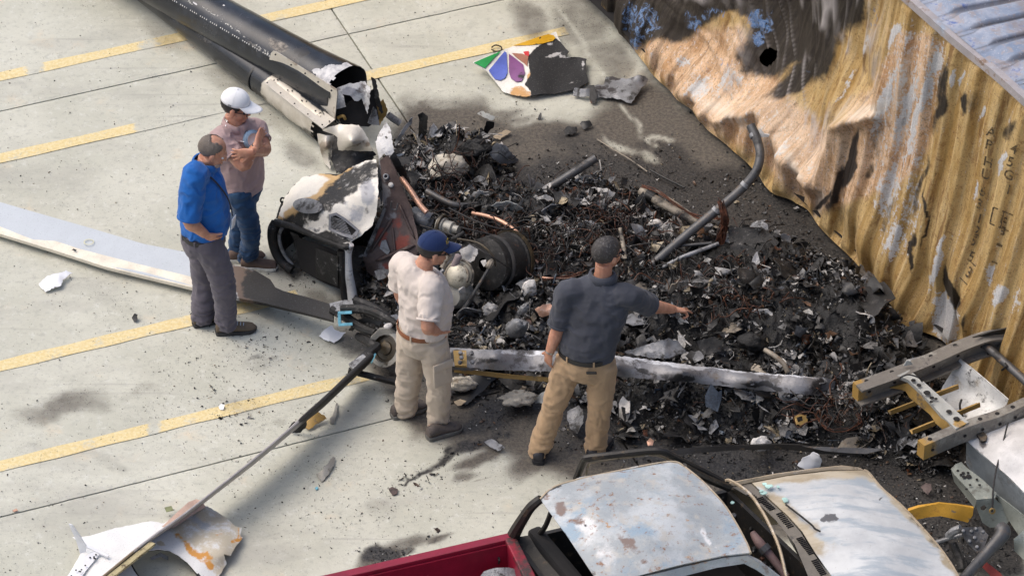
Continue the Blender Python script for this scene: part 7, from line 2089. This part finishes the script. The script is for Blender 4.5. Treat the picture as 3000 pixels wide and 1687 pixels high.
for pts, r, mt, name, lab, cat in [
    ([(1384, 624, .34), (1450, 640, .38), (1505, 672, .37), (1530, 705, .32), (1548, 745, .26), (1574, 770, .20)], .015, 'copper', 'copper_pipe', 'curved pinkish copper pipe lying over the middle of the heap', 'pipe'),
    ([(1176, 522, .62), (1205, 562, .58), (1230, 600, .53), (1250, 622, .50)], .021, 'copper', 'copper_pipe', 'short orange copper pipe against the red bulkhead panel', 'pipe'),
    ([(1817, 668, .30), (1826, 720, .22), (1838, 780, .16), (1843, 806, .14)], [.014, .018, .016, .022], 'pipe_pale', 'control_rod', 'pale jointed control rod beside the grey haired man', 'rod'),
    ([(1886, 856, .20), (1950, 842, .24), (2024, 824, .26)], .020, 'pipe_grey', 'metal_tube', 'grey tube lying just above the pointing arm', 'tube'),
    ([(1940, 784, .22), (1990, 758, .30), (2045, 736, .34), (2104, 714, .34)], [.012, .018, .016, .014], 'char_grey', 'control_rod', 'pale grey rod crossing under the bent pipe', 'rod'),
    ([(1985, 720, .30), (2040, 716, .32), (2085, 712, .33)], .012, 'pipe_grey', 'control_rod', 'thin grey rod under the hanging wire bundle', 'rod'),
    ([(2138, 802, .26), (2168, 794, .27), (2197, 785, .27)], .022, 'pipe_grey', 'metal_tube', 'short dark tube end in front of the wire bundle', 'tube'),
    ([(1250, 560, .30), (1330, 600, .28), (1400, 600, .25)], .024, 'pipe_grey', 'metal_tube', 'sooty tube lying behind the turbine engine', 'tube'),
    ([(1906, 499, .04), (1955, 525, .04), (2006, 550, .03)], .009, 'black_paint', 'thin_rod', 'thin black rod on the scorched ground before the container', 'rod'),
    ([(2240, 1024, .30), (2272, 1044, .29), (2296, 1066, .25), (2308, 1090, .20)], .018, 'pipe_pale', 'metal_tube', 'short curved brown tube above the silver blade spar', 'tube'),
    ([(2486, 1038, .16), (2520, 1012, .20), (2580, 975, .20)], .010, 'pipe_pale', 'thin_rod', 'bent thin strip near the container foot', 'rod'),
    ([(1310, 480, .16), (1340, 420, .34), (1346, 365, .55)], .004, 'wire', 'wire_stalk', 'single wire standing up behind the burnt white insulation', 'wire'),
    ([(1747, 407, .02), (1800, 440, .04), (1850, 470, .03), (1896, 503, .03)], .005, 'pipe_pale', 'loose_cable', 'pale thin cable on the scorched ground behind the heap', 'cable'),
    ([(1200, 610, .42), (1330, 660, .46), (1450, 690, .40), (1560, 720, .30), (1680, 735, .22), (1790, 720, .20)], .006, 'wire_black', 'loose_cable', 'black cable draped across the heap from the bulkhead', 'cable'),
    ([(1560, 770, .20), (1660, 690, .24), (1760, 690, .22), (1850, 730, .22), (1905, 810, .18)], .005, 'wire_black', 'loose_cable', 'black cable looping behind the grey haired head', 'cable'),
    ([(1850, 720, .22), (1930, 715, .30), (1990, 770, .26), (2010, 840, .18)], .005, 'wire_black', 'loose_cable', 'black cable arching below the bent pipe', 'cable')]:
    if inpoly(pts[1][0], pts[1][1], DEB):
        pts = [(p[0], p[1], p[2]+.05) for p in pts]
    lone(pipe(name, pts, r, M[mt], None, 10, 6), lab, cat)
# wire bundles
def bundle(name, lab, pts, n, spread, cols, r=.0035):
    t = thing(name, lab, 'wires', P(*pts[len(pts)//2][:2], 0))
    for k in range(n):
        W = np.array([P(p[0], p[1], p[2]+.05) for p in pts])
        W = W+np.array([[random.uniform(-1, 1)*spread*(.5+.8*i/len(pts)) for _ in range(3)] for i in range(len(W))])
        obj('wire', *tube(spline(W, 5), r*random.uniform(.7, 1.3), 5), M[random.choice(cols)], t, True)
bundle('wire_bundle', 'rust red wire bundle hanging from the bent pipe', [(2112, 590, .62), (2124, 640, .50), (2116, 690, .34), (2105, 735, .22), (2120, 770, .22)], 40, .045, ['wire', 'wire', 'wire_black'])
bundle('wire_bundle', 'long copper wire bundle stretched along the right edge of the heap', [(2185, 675, .22), (2240, 730, .26), (2310, 800, .26), (2390, 860, .22), (2480, 910, .16)], 14, .025, ['wire', 'copper', 'wire_black'])
bundle('wire_bundle', 'flat red brown wire bundle left of the dark grey polo', [(1565, 806, .22), (1600, 816, .25), (1660, 812, .24), (1700, 800, .22)], 9, .014, ['wire', 'wire', 'copper'])
bundle('wire_bundle', 'wire coil lying in the charred patch before the truck chassis', [(2390, 1210, .16), (2420, 1250, .18), (2470, 1262, .18), (2520, 1240, .18), (2510, 1205, .17)], 10, .02, ['wire', 'wire_black'])
bundle('wire_bundle', 'loose wires along the pale scorched pipe', [(1880, 545, .24), (1930, 560, .26), (1985, 600, .24), (2040, 635, .20), (2110, 640, .22)], 6, .016, ['wire', 'wire', 'pipe_pale'])
# torn sheets and lumps
K = dict(sp=6, thick=.004, jag=2.)
for name, out, mt, lab, cat, kw in [
    ('torn_sheet', [(2159, 826, .24), (2200, 800, .32), (2248, 783, .36), (2280, 790, .34), (2303, 795, .30), (2287, 830, .30), (2262, 848, .28), (2233, 869, .22), (2194, 857, .20), (2175, 842, .20)], 'char_grey', 'large torn grey sheet in the right half of the heap', 'sheet', dict(amp=.03, ns=8)),
    ('torn_sheet', [(2268, 852, .36), (2290, 838, .40), (2307, 842, .38), (2292, 866, .34), (2288, 886, .30), (2304, 908, .26), (2298, 935, .20), (2283, 962, .14), (2260, 958, .14), (2262, 911, .26)], 'char_grey', 'upright curled grey strip beside the white ash lump', 'sheet', dict(amp=.018, ns=9)),
    ('torn_sheet', [(2256, 706, .22), (2275, 690, .28), (2295, 684, .32), (2316, 694, .30), (2314, 720, .24), (2305, 750, .15), (2298, 762, .10), (2280, 748, .12), (2272, 725, .18)], 'char_grey', 'folded grey flap at the end of the scorched pipe', 'sheet', dict(amp=.025, ns=9)),
    ('torn_sheet', [(2312, 742, .18), (2330, 728, .22), (2352, 735, .22), (2376, 752, .18), (2370, 762, .15), (2398, 775, .15), (2420, 772, .18), (2440, 796, .14), (2425, 806, .10), (2390, 796, .10), (2360, 785, .10), (2350, 765, .13)], 'char_grey', 'chain of bent grey plates near the container', 'sheet', dict(amp=.02, ns=9)),
    ('half_pipe', [(2440, 812, .14), (2460, 798, .20), (2490, 812, .20), (2516, 830, .18), (2505, 846, .10), (2475, 838, .09)], 'char_grey', 'grey half pipe shell close to the container foot', 'shell', dict(amp=.004, ns=8)),
    ('ash_lump', [(2198, 912, .26), (2220, 900, .32), (2250, 906, .32), (2264, 925, .28), (2258, 948, .20), (2235, 954, .18), (2205, 935, .20)], 'ash', 'bright white ash lump left of the curled grey strip', 'ash lump', dict(amp=.03, ns=16)),
    ('torn_sheet', [(1567, 905, .24), (1590, 892, .28), (1612, 890, .28), (1626, 900, .26), (1618, 925, .20), (1600, 932, .18), (1580, 925, .20)], 'copper', 'shiny copper coloured foil beside the dark polo sleeve', 'foil', dict(amp=.03, ns=14)),
    ('torn_sheet', [(1711, 560, .18), (1740, 548, .22), (1780, 552, .22), (1802, 565, .20), (1790, 585, .15), (1740, 590, .14), (1715, 578, .15)], 'ash', 'white flaked foil below the straight grey tube', 'foil', dict(amp=.03, ns=14)),
    ('torn_sheet', [(1684, 668, .18), (1700, 650, .24), (1735, 648, .24), (1758, 662, .20), (1752, 682, .14), (1715, 682, .14)], 'ash', 'crumpled pale sheet above the grey haired head', 'sheet', dict(amp=.03, ns=12)),
    ('torn_sheet', [(1431, 440, .22), (1455, 418, .30), (1480, 425, .28), (1500, 450, .20), (1522, 470, .10), (1490, 478, .10), (1465, 480, .12), (1445, 468, .16)], 'char_grey', 'torn grey sheet at the far left corner of the heap', 'sheet', dict(amp=.03, ns=9)),
    ('torn_sheet', [(1374, 575, .22), (1400, 558, .28), (1432, 562, .26), (1434, 585, .20), (1410, 592, .18), (1385, 590, .18)], 'ash', 'white crumpled foil behind the curved copper pipe', 'foil', dict(amp=.03, ns=14)),
    ('bracket_plate', [(1436, 606, .30), (1455, 594, .34), (1490, 590, .36), (1520, 602, .34), (1544, 622, .26), (1540, 632, .22), (1500, 618, .26), (1470, 622, .24), (1440, 618, .26)], 'cross_steel', 'pale angled bracket plate above the copper pipe', 'bracket', dict(amp=.008, ns=7)),
    ('torn_sheet', [(1550, 640, .20), (1570, 612, .26), (1584, 622, .24), (1590, 660, .15), (1575, 668, .14)], 'ash', 'pale curled flake right of the angled bracket plate', 'sheet', dict(amp=.02, ns=12)),
    ('torn_sheet', [(1760, 660, .22), (1790, 645, .26), (1830, 655, .22), (1850, 690, .14), (1820, 700, .12), (1790, 680, .16)], 'char', 'dark curled sheet beside the jointed rod', 'sheet', dict(amp=.03, ns=10)),
    ('torn_sheet', [(1640, 1010, .30), (1680, 1000, .33), (1720, 1012, .32), (1718, 1028, .28), (1670, 1030, .27)], 'ash', 'white ash coated scrap between the two men, on the blade spar', 'scrap', dict(amp=.03, ns=14)),
    ('torn_sheet', [(1830, 1032, .36), (1890, 1010, .40), (1960, 990, .42), (1990, 1000, .38), (2010, 1030, .32), (1960, 1050, .32), (1900, 1048, .33)], 'char_grey', 'pale crumpled sheet resting on the silver blade spar', 'sheet', dict(amp=.035, ns=9)),
    ('torn_sheet', [(2040, 1000, .26), (2090, 985, .28), (2120, 1000, .26), (2112, 1030, .20), (2060, 1040, .18)], 'char', 'blackened sheet behind the silver blade spar', 'sheet', dict(amp=.03, ns=10)),
    ('ridged_plates', [(2505, 905, .18), (2560, 890, .22), (2620, 905, .20), (2640, 930, .16), (2590, 950, .12), (2530, 935, .13)], 'char', 'stack of charred ridged plates against the container foot', 'plates', dict(amp=.03, ns=16)),
    ('ridged_plates', [(2500, 930, .20), (2560, 935, .22), (2628, 960, .18), (2626, 975, .12), (2560, 965, .12), (2510, 950, .14)], 'pipe_pale', 'pale edged plate stack just below the charred plates', 'plates', dict(amp=.02, ns=18)),
    ('torn_sheet', [(2330, 830, .22), (2380, 850, .24), (2420, 890, .22), (2440, 925, .14), (2425, 925, .12), (2380, 890, .15), (2335, 855, .16)], 'black_paint', 'long black curved strip right of the curled grey strip', 'strip', dict(amp=.01, ns=8)),
    ('torn_sheet', [(1330, 1110, .05), (1390, 1098, .10), (1440, 1085, .10), (1460, 1100, .07), (1420, 1140, .04), (1365, 1185, .03), (1345, 1180, .02), (1330, 1140, .03)], 'black_paint', 'black mat with pale edge between the two men near the front', 'mat', dict(amp=.008, ns=7)),
    ('torn_sheet', [(1330, 1176, .04), (1348, 1168, .05), (1366, 1174, .05), (1352, 1186, .03), (1340, 1188, .03)], 'tan_edge', 'pale metal corner strip at the end of the black mat', 'strip', dict(amp=.004)),
    ('flat_plate', [(1418, 1293, .04), (1440, 1285, .05), (1475, 1305, .05), (1480, 1312, .04), (1458, 1320, .03), (1435, 1308, .03)], 'char_grey', 'small grey rectangular plate in the soot trail near the front', 'plate', dict(amp=.003)),
    ('torn_sheet', [(1565, 1165, .06), (1600, 1140, .12), (1605, 1165, .10), (1600, 1182, .06), (1568, 1180, .05)], 'cross_steel', 'pale angled scrap left of the tan trousers', 'scrap', dict(amp=.01)),
    ('crumpled_foil', [(1660, 1205, .08), (1690, 1185, .14), (1708, 1200, .14), (1712, 1240, .12), (1690, 1270, .05), (1668, 1250, .06)], 'char_grey', 'crumpled grey foil between the tan trouser legs', 'foil', dict(amp=.04, ns=14)),
    ('white_lump', [(2336, 1362, .06), (2352, 1340, .12), (2385, 1322, .18), (2402, 1330, .18), (2408, 1350, .12), (2400, 1370, .05), (2360, 1376, .04)], 'white_plastic', 'bright white crumpled lump behind the pickup hood', 'lump', dict(amp=.025, ns=10)),
    ('wedge', [(2698, 1425, .05), (2712, 1414, .08), (2728, 1417, .08), (2730, 1432, .06), (2718, 1449, .03), (2708, 1440, .04)], 'bulkhead', 'orange red wedge on the ground before the pickup hood', 'wedge', dict(amp=.004)),
    ('flat_strip', [(1397, 333, .04), (1410, 325, .08), (1450, 342, .08), (1442, 353, .05), (1420, 346, .05)], 'cross_steel', 'folded beige strip at the far edge of the heap', 'strip', dict(amp=.006)),
    ('flat_strip', [(1444, 402, .03), (1480, 380, .04), (1498, 386, .03), (1465, 410, .02)], 'tan_edge', 'flat beige rectangle on scorched ground at the far edge', 'plate', dict(amp=.002)),
    ('curved_strip', [(1396, 408, .12), (1415, 385, .22), (1425, 355, .32), (1448, 358, .32), (1446, 375, .26), (1432, 385, .22), (1420, 410, .12), (1408, 420, .08)], 'black_paint', 'black curved strip rising behind the insulation lump', 'strip', dict(amp=.006)),
    ('black_tile', [(1698, 362, .03), (1704, 355, .05), (1728, 353, .05), (1736, 366, .03), (1710, 380, .02)], 'black_paint', 'small curled black tile on the scorched ground', 'tile', dict(amp=.004)),
    ('standing_strip', [(1226, 400, .20), (1228, 352, .40), (1224, 338, .46), (1238, 330, .48), (1252, 342, .46), (1250, 372, .36), (1246, 418, .15)], 'char', 'blackened strip standing upright behind the bent spire', 'strip', dict(amp=.008)),
    ('strut_piece', [(1155, 418, .34), (1165, 400, .42), (1200, 352, .52), (1210, 345, .54), (1208, 358, .50), (1175, 405, .40), (1160, 430, .32)], 'char_grey', 'thin splintered strut leaning beside the bent spire', 'strut', dict(amp=.006)),
    ('burnt_scrap', [(1650, 380, .02), (1662, 368, .05), (1688, 372, .05), (1692, 384, .03), (1675, 396, .02), (1656, 396, .02)], 'char', 'small burnt scrap heap left of the black tile', 'scrap', dict(amp=.03, ns=20)),
    ('skin_scrap', [(846, 1250, .03), (860, 1236, .12), (900, 1232, .14), (898, 1250, .06), (880, 1268, .02), (856, 1268, .02)], 'black_paint', 'black cup shaped scrap under the edge on rotor blade', 'scrap', dict(amp=.006)),
    ('skin_scrap', [(880, 1222, .05), (920, 1200, .09), (950, 1215, .05), (957, 1226, .03), (930, 1240, .03), (905, 1258, .02), (893, 1250, .03)], 'ochre_steel', 'rusty brown scrap under the edge on rotor blade', 'scrap', dict(amp=.008)),
    ('strap_scrap', [(975, 1215, .01), (985, 1180, .015), (990, 1180, .015), (988, 1210, .015), (978, 1240, .012), (968, 1240, .012), (966, 1225, .012)], 'flange', 'grey looped strap lying flat beside the rusty scrap', 'strap', dict(amp=.001)),
    ('white_paper', [(113, 834, .02), (136, 810, .05), (165, 800, .06), (194, 791, .06), (212, 799, .04), (184, 818, .04), (179, 838, .03), (150, 846, .03), (132, 855, .02)], 'white_plastic', 'crumpled white paper on the concrete at far left', 'paper', dict(amp=.014, ns=14)),
    ('white_paper', [(934, 984, .02), (952, 966, .05), (974, 954, .06), (980, 964, .06), (1013, 974, .03), (995, 992, .03), (978, 1004, .02), (955, 996, .02)], 'white_plastic', 'crumpled white paper near the rotor hub', 'paper', dict(amp=.014, ns=14)),
    ('clear_plastic', [(925, 1388, .01), (940, 1380, .03), (960, 1358, .04), (975, 1336, .03), (983, 1340, .02), (978, 1362, .02), (958, 1392, .02), (942, 1411, .01)], 'flange', 'grey plastic sliver on the concrete below the crack', 'plastic', dict(amp=.004)),
    ('red_leaf', [(1138, 1430, .01), (1150, 1425, .014), (1166, 1432, .014), (1164, 1446, .012), (1150, 1450, .01), (1143, 1440, .01)], 'bulkhead', 'dark red flake on the concrete left of the pickup', 'flake', dict(amp=.002)),
    ('red_scrap', [(1895, 1292, .06), (1904, 1282, .09), (1916, 1290, .08), (1912, 1304, .05), (1898, 1306, .05)], 'copper', 'small red scrap in the soot right of the tan trousers', 'scrap', dict(amp=.01)),
    ('tin_ring', [(2322, 1225, .10), (2340, 1212, .14), (2362, 1216, .14), (2366, 1236, .10), (2345, 1246, .08), (2328, 1240, .09)], 'ochre_steel', 'brown ring shaped can in the soot before the chassis', 'can', dict(holes=[[(2334, 1222), (2350, 1218), (2352, 1232), (2338, 1236)]], amp=.002)),
    ('finned_block', [(2470, 1215, .10), (2485, 1190, .16), (2508, 1188, .16), (2510, 1205, .12), (2490, 1222, .09)], 'copper', 'red finned block in the soot left of the chassis', 'block', dict(amp=.01, ns=30)),
    ('round_cover', [(2530, 1205, .12), (2545, 1196, .14), (2558, 1204, .14), (2560, 1220, .11), (2545, 1230, .10), (2532, 1222, .10)], 'tan_edge', 'round tan cover in the soot left of the chassis', 'cover', dict(amp=.002)),
    ('wire_clip', [(386, 930, .01), (394, 918, .05), (402, 922, .05), (400, 940, .02), (392, 942, .01)], 'black_paint', 'small black clip on the concrete below the grey blade', 'clip', dict(amp=.004)),
    ('blue_scrap', [(922, 1428, .01), (930, 1424, .012), (933, 1430, .012), (926, 1434, .01)], 'teal', 'tiny blue scrap on the concrete', 'scrap', {}),
    ('orange_scrap', [(36, 1494, .01), (48, 1488, .012), (53, 1494, .012), (42, 1498, .01)], 'copper', 'tiny orange scrap on the joint at far left', 'scrap', {}),
    ('tag_scrap', [(640, 1190, .01), (648, 1182, .03), (658, 1186, .03), (654, 1200, .01), (645, 1200, .01)], 'white_plastic', 'tiny white scrap on the yellow line near the blade', 'scrap', dict(amp=.006)),
    ('pale_scrap', [(1575, 350, .01), (1582, 330, .04), (1586, 332, .04), (1586, 350, .01)], 'black_paint', 'tiny dark peg standing on the pale unburnt patch', 'peg', {})]:
    k2 = dict(K)
    if inpoly(out[0][0], out[0][1], DEB):
        out = [(p[0], p[1], p[2]+.06) for p in out]
    k2.update(kw)
    if max(p[0] for p in out)-min(p[0] for p in out) < 40:
        k2['sp'] = 4
        k2['jag'] = .6
    lone(surf(name, out, M[mt], None, seed=len(lab)*7+int(out[0][0]) % 97, **k2), lab, cat)
# solid lumps
def lump(name, u, v, z, r, mat, lab, cat, rot=(0, 0, 0), rough_=.35, fr=3., seed=1, lab2=None):
    V_, F_ = ellip((0, 0, 0), (1, 1, 1), None, 14)
    V_ = V_*(1+rough_*fbm(V_*fr*.7+seed, 3, seed))[:, None]
    V_ = V_*np.asarray(r)
    return lone(obj(name, V_@rotm(*rot).T+P(u, v, z+(.05 if inpoly(u, v, DEB) else 0)), F_, M[mat], None, True), lab, cat)
lump('insulation_lump', 1310, 492, .18, (.16, .11, .09), 'foam', 'large beige burnt insulation lump at the left of the heap', 'insulation', (20, 0, 0), .5, 3.5, 3)
lump('cinder_block', 1385, 440, .22, (.13, .07, .07), 'heap', 'black knobbly cinder mass behind the insulation lump', 'cinder mass', (-10, 0, 0), .8, 6, 5)
lump('melted_bottle', 1512, 962, .22, (.065, .05, .12), 'char_grey', 'grey bottle shaped lump behind the khaki trousers', 'lump', (0, 35, 25), .5, 2.4, 7)
lump('melted_bottle_neck', 1535, 905, .36, (.03, .03, .06), 'char_grey', 'torn grey neck above the bottle shaped lump', 'lump', (0, 30, 10), .5, 4, 8)
lump('crushed_can', 1550, 852, .24, (.055, .05, .095), 'ash', 'crushed pale can shaped roll left of the dark polo', 'roll', (0, 8, 0), .25, 3, 9)
lump('foam_scrap', 1690, 728, .22, (.06, .03, .03), 'foam', 'tan foam scrap left of the grey haired head', 'foam', (-20, 0, 0), .5, 4, 10)
lump('white_block', 1920, 655, .16, (.05, .035, .03), 'ash', 'pale lump beside the scorched pipe', 'lump', (0, 0, 0), .4, 4, 11)
lump('slag_lump', 2205, 1000, .22, (.10, .07, .06), 'heap', 'black slag lump in front of the ash lump', 'slag', (0, 0, 0), .6, 4, 12)
lump('slag_lump', 1350, 1125, .08, (.11, .06, .04), 'foam', 'tan and black slag near the khaki trousers', 'slag', (0, 0, 0), .6, 5, 13)
lump('slag_lump', 1520, 1165, .09, (.12, .07, .05), 'foam', 'tan crusted slag left of the tan trousers', 'slag', (10, 0, 0), .7, 5, 14)
lump('grey_lump', 2230, 1300, .09, (.07, .05, .05), 'ash', 'grey lump behind the trim strip', 'lump', (0, 0, 0), .5, 4, 15)
lone(pipe('pipe_clip_ring', [(1440, 140, .02), (1452, 133, .03), (1468, 138, .03), (1468, 148, .02), (1452, 151, .02), (1440, 145, .02)], .006, M['oily'], None, 6), 'small brown ring clip beside the emblem panel', 'ring')
# sheets spread through the heap that nothing tells apart
proto = []
for k in range(6):
    o_s = random.Random(k+40)
    pts = [(1900+math.cos(a)*o_s.uniform(24, 44), 900+math.sin(a)*o_s.uniform(14, 28), .1+o_s.uniform(-.03, .05)) for a in np.linspace(0, 6.28, 9)[:-1]]
    V_, F_, _ = surf_raw(pts, sp=7, thick=.004, amp=.035, ns=9, jag=2, seed=k+60)
    proto.append((V_-V_.mean(0), F_))
LM = [((2140, 583), 'bent pipe'), ((1500, 672), 'curved copper pipe'), ((1445, 770), 'turbine engine'), ((1310, 492), 'insulation lump'), ((1750, 460), 'straight grey tube'), ((2230, 825), 'large torn grey sheet'), ((2284, 905), 'curled grey strip'), ((2570, 930), 'ridged plates'), ((1778, 744), 'grey haired head'), ((2030, 915), 'pointing hand'), ((1512, 965), 'bottle shaped lump'), ((1240, 640), 'red bulkhead panel'), ((2000, 1090), 'silver blade spar'), ((2270, 1115), 'right end of the blade spar'), ((1600, 1060), 'left part of the blade spar'), ((2640, 1180), 'truck chassis'), ((2460, 1240), 'wire coil'), ((2300, 1310), 'trim strip'), ((1800, 1230), 'tan trousers'), ((2060, 1230), 'charred patch behind the pickup'), ((1980, 620), 'scorched pipe'), ((2310, 790), 'copper wire bundle'), ((2460, 820), 'half pipe shell'), ((1740, 570), 'white flaked foil'), ((1560, 850), 'can shaped roll'), ((1900, 800), 'foot of the bent pipe'), ((1100, 900), 'cowling post'), ((2450, 1080), 'container foot')]
def beside(u, v):
    return min(LM, key=lambda m: (m[0][0]-u)**2+2*(m[0][1]-v)**2)[1]
lab_of = {'char': 'small blackened sheet scrap lying in the charred heap', 'char_grey': 'small ashen grey sheet scrap lying in the charred heap', 'ash': 'small ash white sheet scrap lying in the charred heap', 'pipe_pale': 'small tan scorched sheet scrap lying in the charred heap'}
meshes = {}
for q_, (u, v) in enumerate(sample(145, DEB)):
    k = random.randrange(6)
    mt = random.choices(list(lab_of), [45, 36, 12, 7])[0] if q_ > 20 else 'char'
    if (k, mt) not in meshes:
        o = obj('sheet_scrap', proto[k][0], proto[k][1], M[mt], None, True, base=(0, 0, 0), sharp=45)
        meshes[(k, mt)] = o.data
    else:
        o = bpy.data.objects.new('sheet_scrap', meshes[(k, mt)])
        COL.objects.link(o)
    h, _ = heap_h(np.array([u]), np.array([v]))
    o.location = P(u, v, 0)+np.array([0, 0, float(h[0])+.05])
    o.rotation_euler = (random.gauss(0, .5), random.gauss(0, .5), random.uniform(0, 6.28))
    s_ = random.uniform(.6, 1.3) if q_ > 20 else random.uniform(1.2, 1.9)
    o.scale = (s_, s_*random.uniform(.6, 1.1), s_)
    if q_ <= 20:
        tag(o, 'large blackened crumpled sheet in the heap beside the '+beside(u, v), 'sheet', 'large blackened sheets in the heap')
        continue
    tag(o, lab_of[mt].replace('lying in the charred heap', 'in the heap beside the ')+beside(u, v), 'sheet scrap', 'sheet scraps in the '+{'char': 'heap, blackened', 'char_grey': 'heap, grey', 'ash': 'heap, ash white', 'pipe_pale': 'heap, tan'}[mt])

# ---------------------------------------------------------------- white skin fragment with window opening (bottom left)
fg = thing('fuselage_fragment', 'white scorched fuselage fragment with window opening at the bottom left', 'fuselage fragment', P(450, 1640, 0))
WIN = [(381, 1648), (386, 1634), (400, 1622), (430, 1612), (460, 1607), (497, 1611), (520, 1623), (548, 1644), (575, 1676), (600, 1715), (590, 1745), (500, 1760), (430, 1720), (392, 1670)]
FRG = [(196, 1690, .05), (225, 1640, .08), (248, 1598, .10), (212, 1572, .04), (262, 1568, .08), (300, 1556, .10), (342, 1544, .10), (408, 1532, .11), (440, 1526, .12), (480, 1532, .12), (540, 1495, .13), (606, 1481, .12), (640, 1500, .10), (672, 1524, .09), (690, 1540, .08), (708, 1545, .07), (704, 1570, .06), (712, 1573, .05), (690, 1600, .06), (676, 1626, .07), (655, 1622, .10), (664, 1650, .04), (640, 1690, .05), (640, 1790, .05), (420, 1800, .05), (200, 1760, .05)]
surf('skin', FRG, burnt('scorched_white_skin', (.72, .72, .70), [((.56, .50, .38), 'cream', 10, .8, .6, 0), ((.60, .28, .055), 'rust', 12, .9, .6, 0), ((.45, .47, .48), 'grey', 8, .8, .5, .1), ((.10, .07, .05), .06, 18, 1., .7, 0)], .42, 0, .15, 40, .04), fg, holes=[WIN], sp=7, thick=.008, amp=.006, ns=6, jag=1., warp=14,
     paint={'cream': [('p', [(500, 1500), (620, 1470), (720, 1550), (690, 1640), (640, 1700), (560, 1600), (480, 1560)], 16, .6), (465, 1590, 26, 12, -10, .8)], 'rust': [('l', [(540, 1580), (560, 1610), (620, 1660)], 20, .75), ('l', [(700, 1545), (705, 1580), (680, 1590)], 12, .7), (600, 1630, 30, 34, 40, .75), (640, 1560, 30, 14, -20, .45), (525, 1567, 16, 12, 0, .6), (600, 1520, 24, 10, 0, .4)], 'grey': [(590, 1530, 50, 30, 20, .6), (360, 1650, 30, 50, 0, .6), (330, 1700, 60, 40, 0, .6)]})
pipe('window_rim', [(*p, .085+.0*i) for i, p in enumerate(WIN+[WIN[0]])], .012, M['black_paint'], fg, 6, 3)
surf('peeled_flap', [(474, 1542, .15), (520, 1498, .20), (552, 1470, .21), (575, 1461, .20), (590, 1466, .19), (603, 1484, .15), (560, 1510, .16), (510, 1545, .14)], burnt('pink_cream_skin', (.62, .44, .35), [((.62, .55, .42), .3, 8, 1., .6, 0)], .55, 0, .1), fg, sp=7, thick=.005, amp=.004)
surf('upright_fin', [(201, 1534, .34), (211, 1537, .34), (232, 1566, .26), (254, 1600, .16), (248, 1630, .06), (238, 1632, .06), (222, 1580, .20)], M['white_plastic'], fg, sp=7, thick=.006)
surf('riveted_strip', [(196, 1687, .10), (242, 1632, .14), (284, 1612, .15), (292, 1622, .14), (250, 1672, .11), (215, 1730, .08), (180, 1730, .08)], M['white_plastic'], fg, sp=7, thick=.008)
for k in range(14):
    u, v = 215+random.uniform(0, 60), 0
    t = random.random()
    u, v = 205+75*t+random.uniform(-6, 10), 1690-68*t+random.uniform(-4, 10)
    obj('rivet', *lathe([(0, .007), (.003, .006), (.004, 0)], (0, -.1, 1), P(u, v, .118+.03*t), 7), M['char'], fg)
obj('cross_rib', *bar(P(255, 1600, .16), P(318, 1630, .14), .02, .015, .003), M['white_plastic'], fg)
obj('fastener_disc', *lathe([(0, .055), (.010, .053), (.012, .048), (.012, 0)], (0, -.08, 1), P(623, 1591, .085), 20), burnt('cream_disc', (.66, .62, .52), [((.4, .25, .1), .16, 20, 1, .6, 0)], .5), fg, True, sharp=40)
obj('square_tag', *box(P(495, 1490, .06), (.05, .05, .004), rotm(20)), simple('olive_square', (.20, .22, .11), .8), fg)
surf('inner_lip', [(440, 1632, .05), (470, 1618, .07), (492, 1628, .06), (492, 1640, .04), (470, 1630, .04), (445, 1640, .03)], M['char_grey'], fg, sp=6, thick=.005)
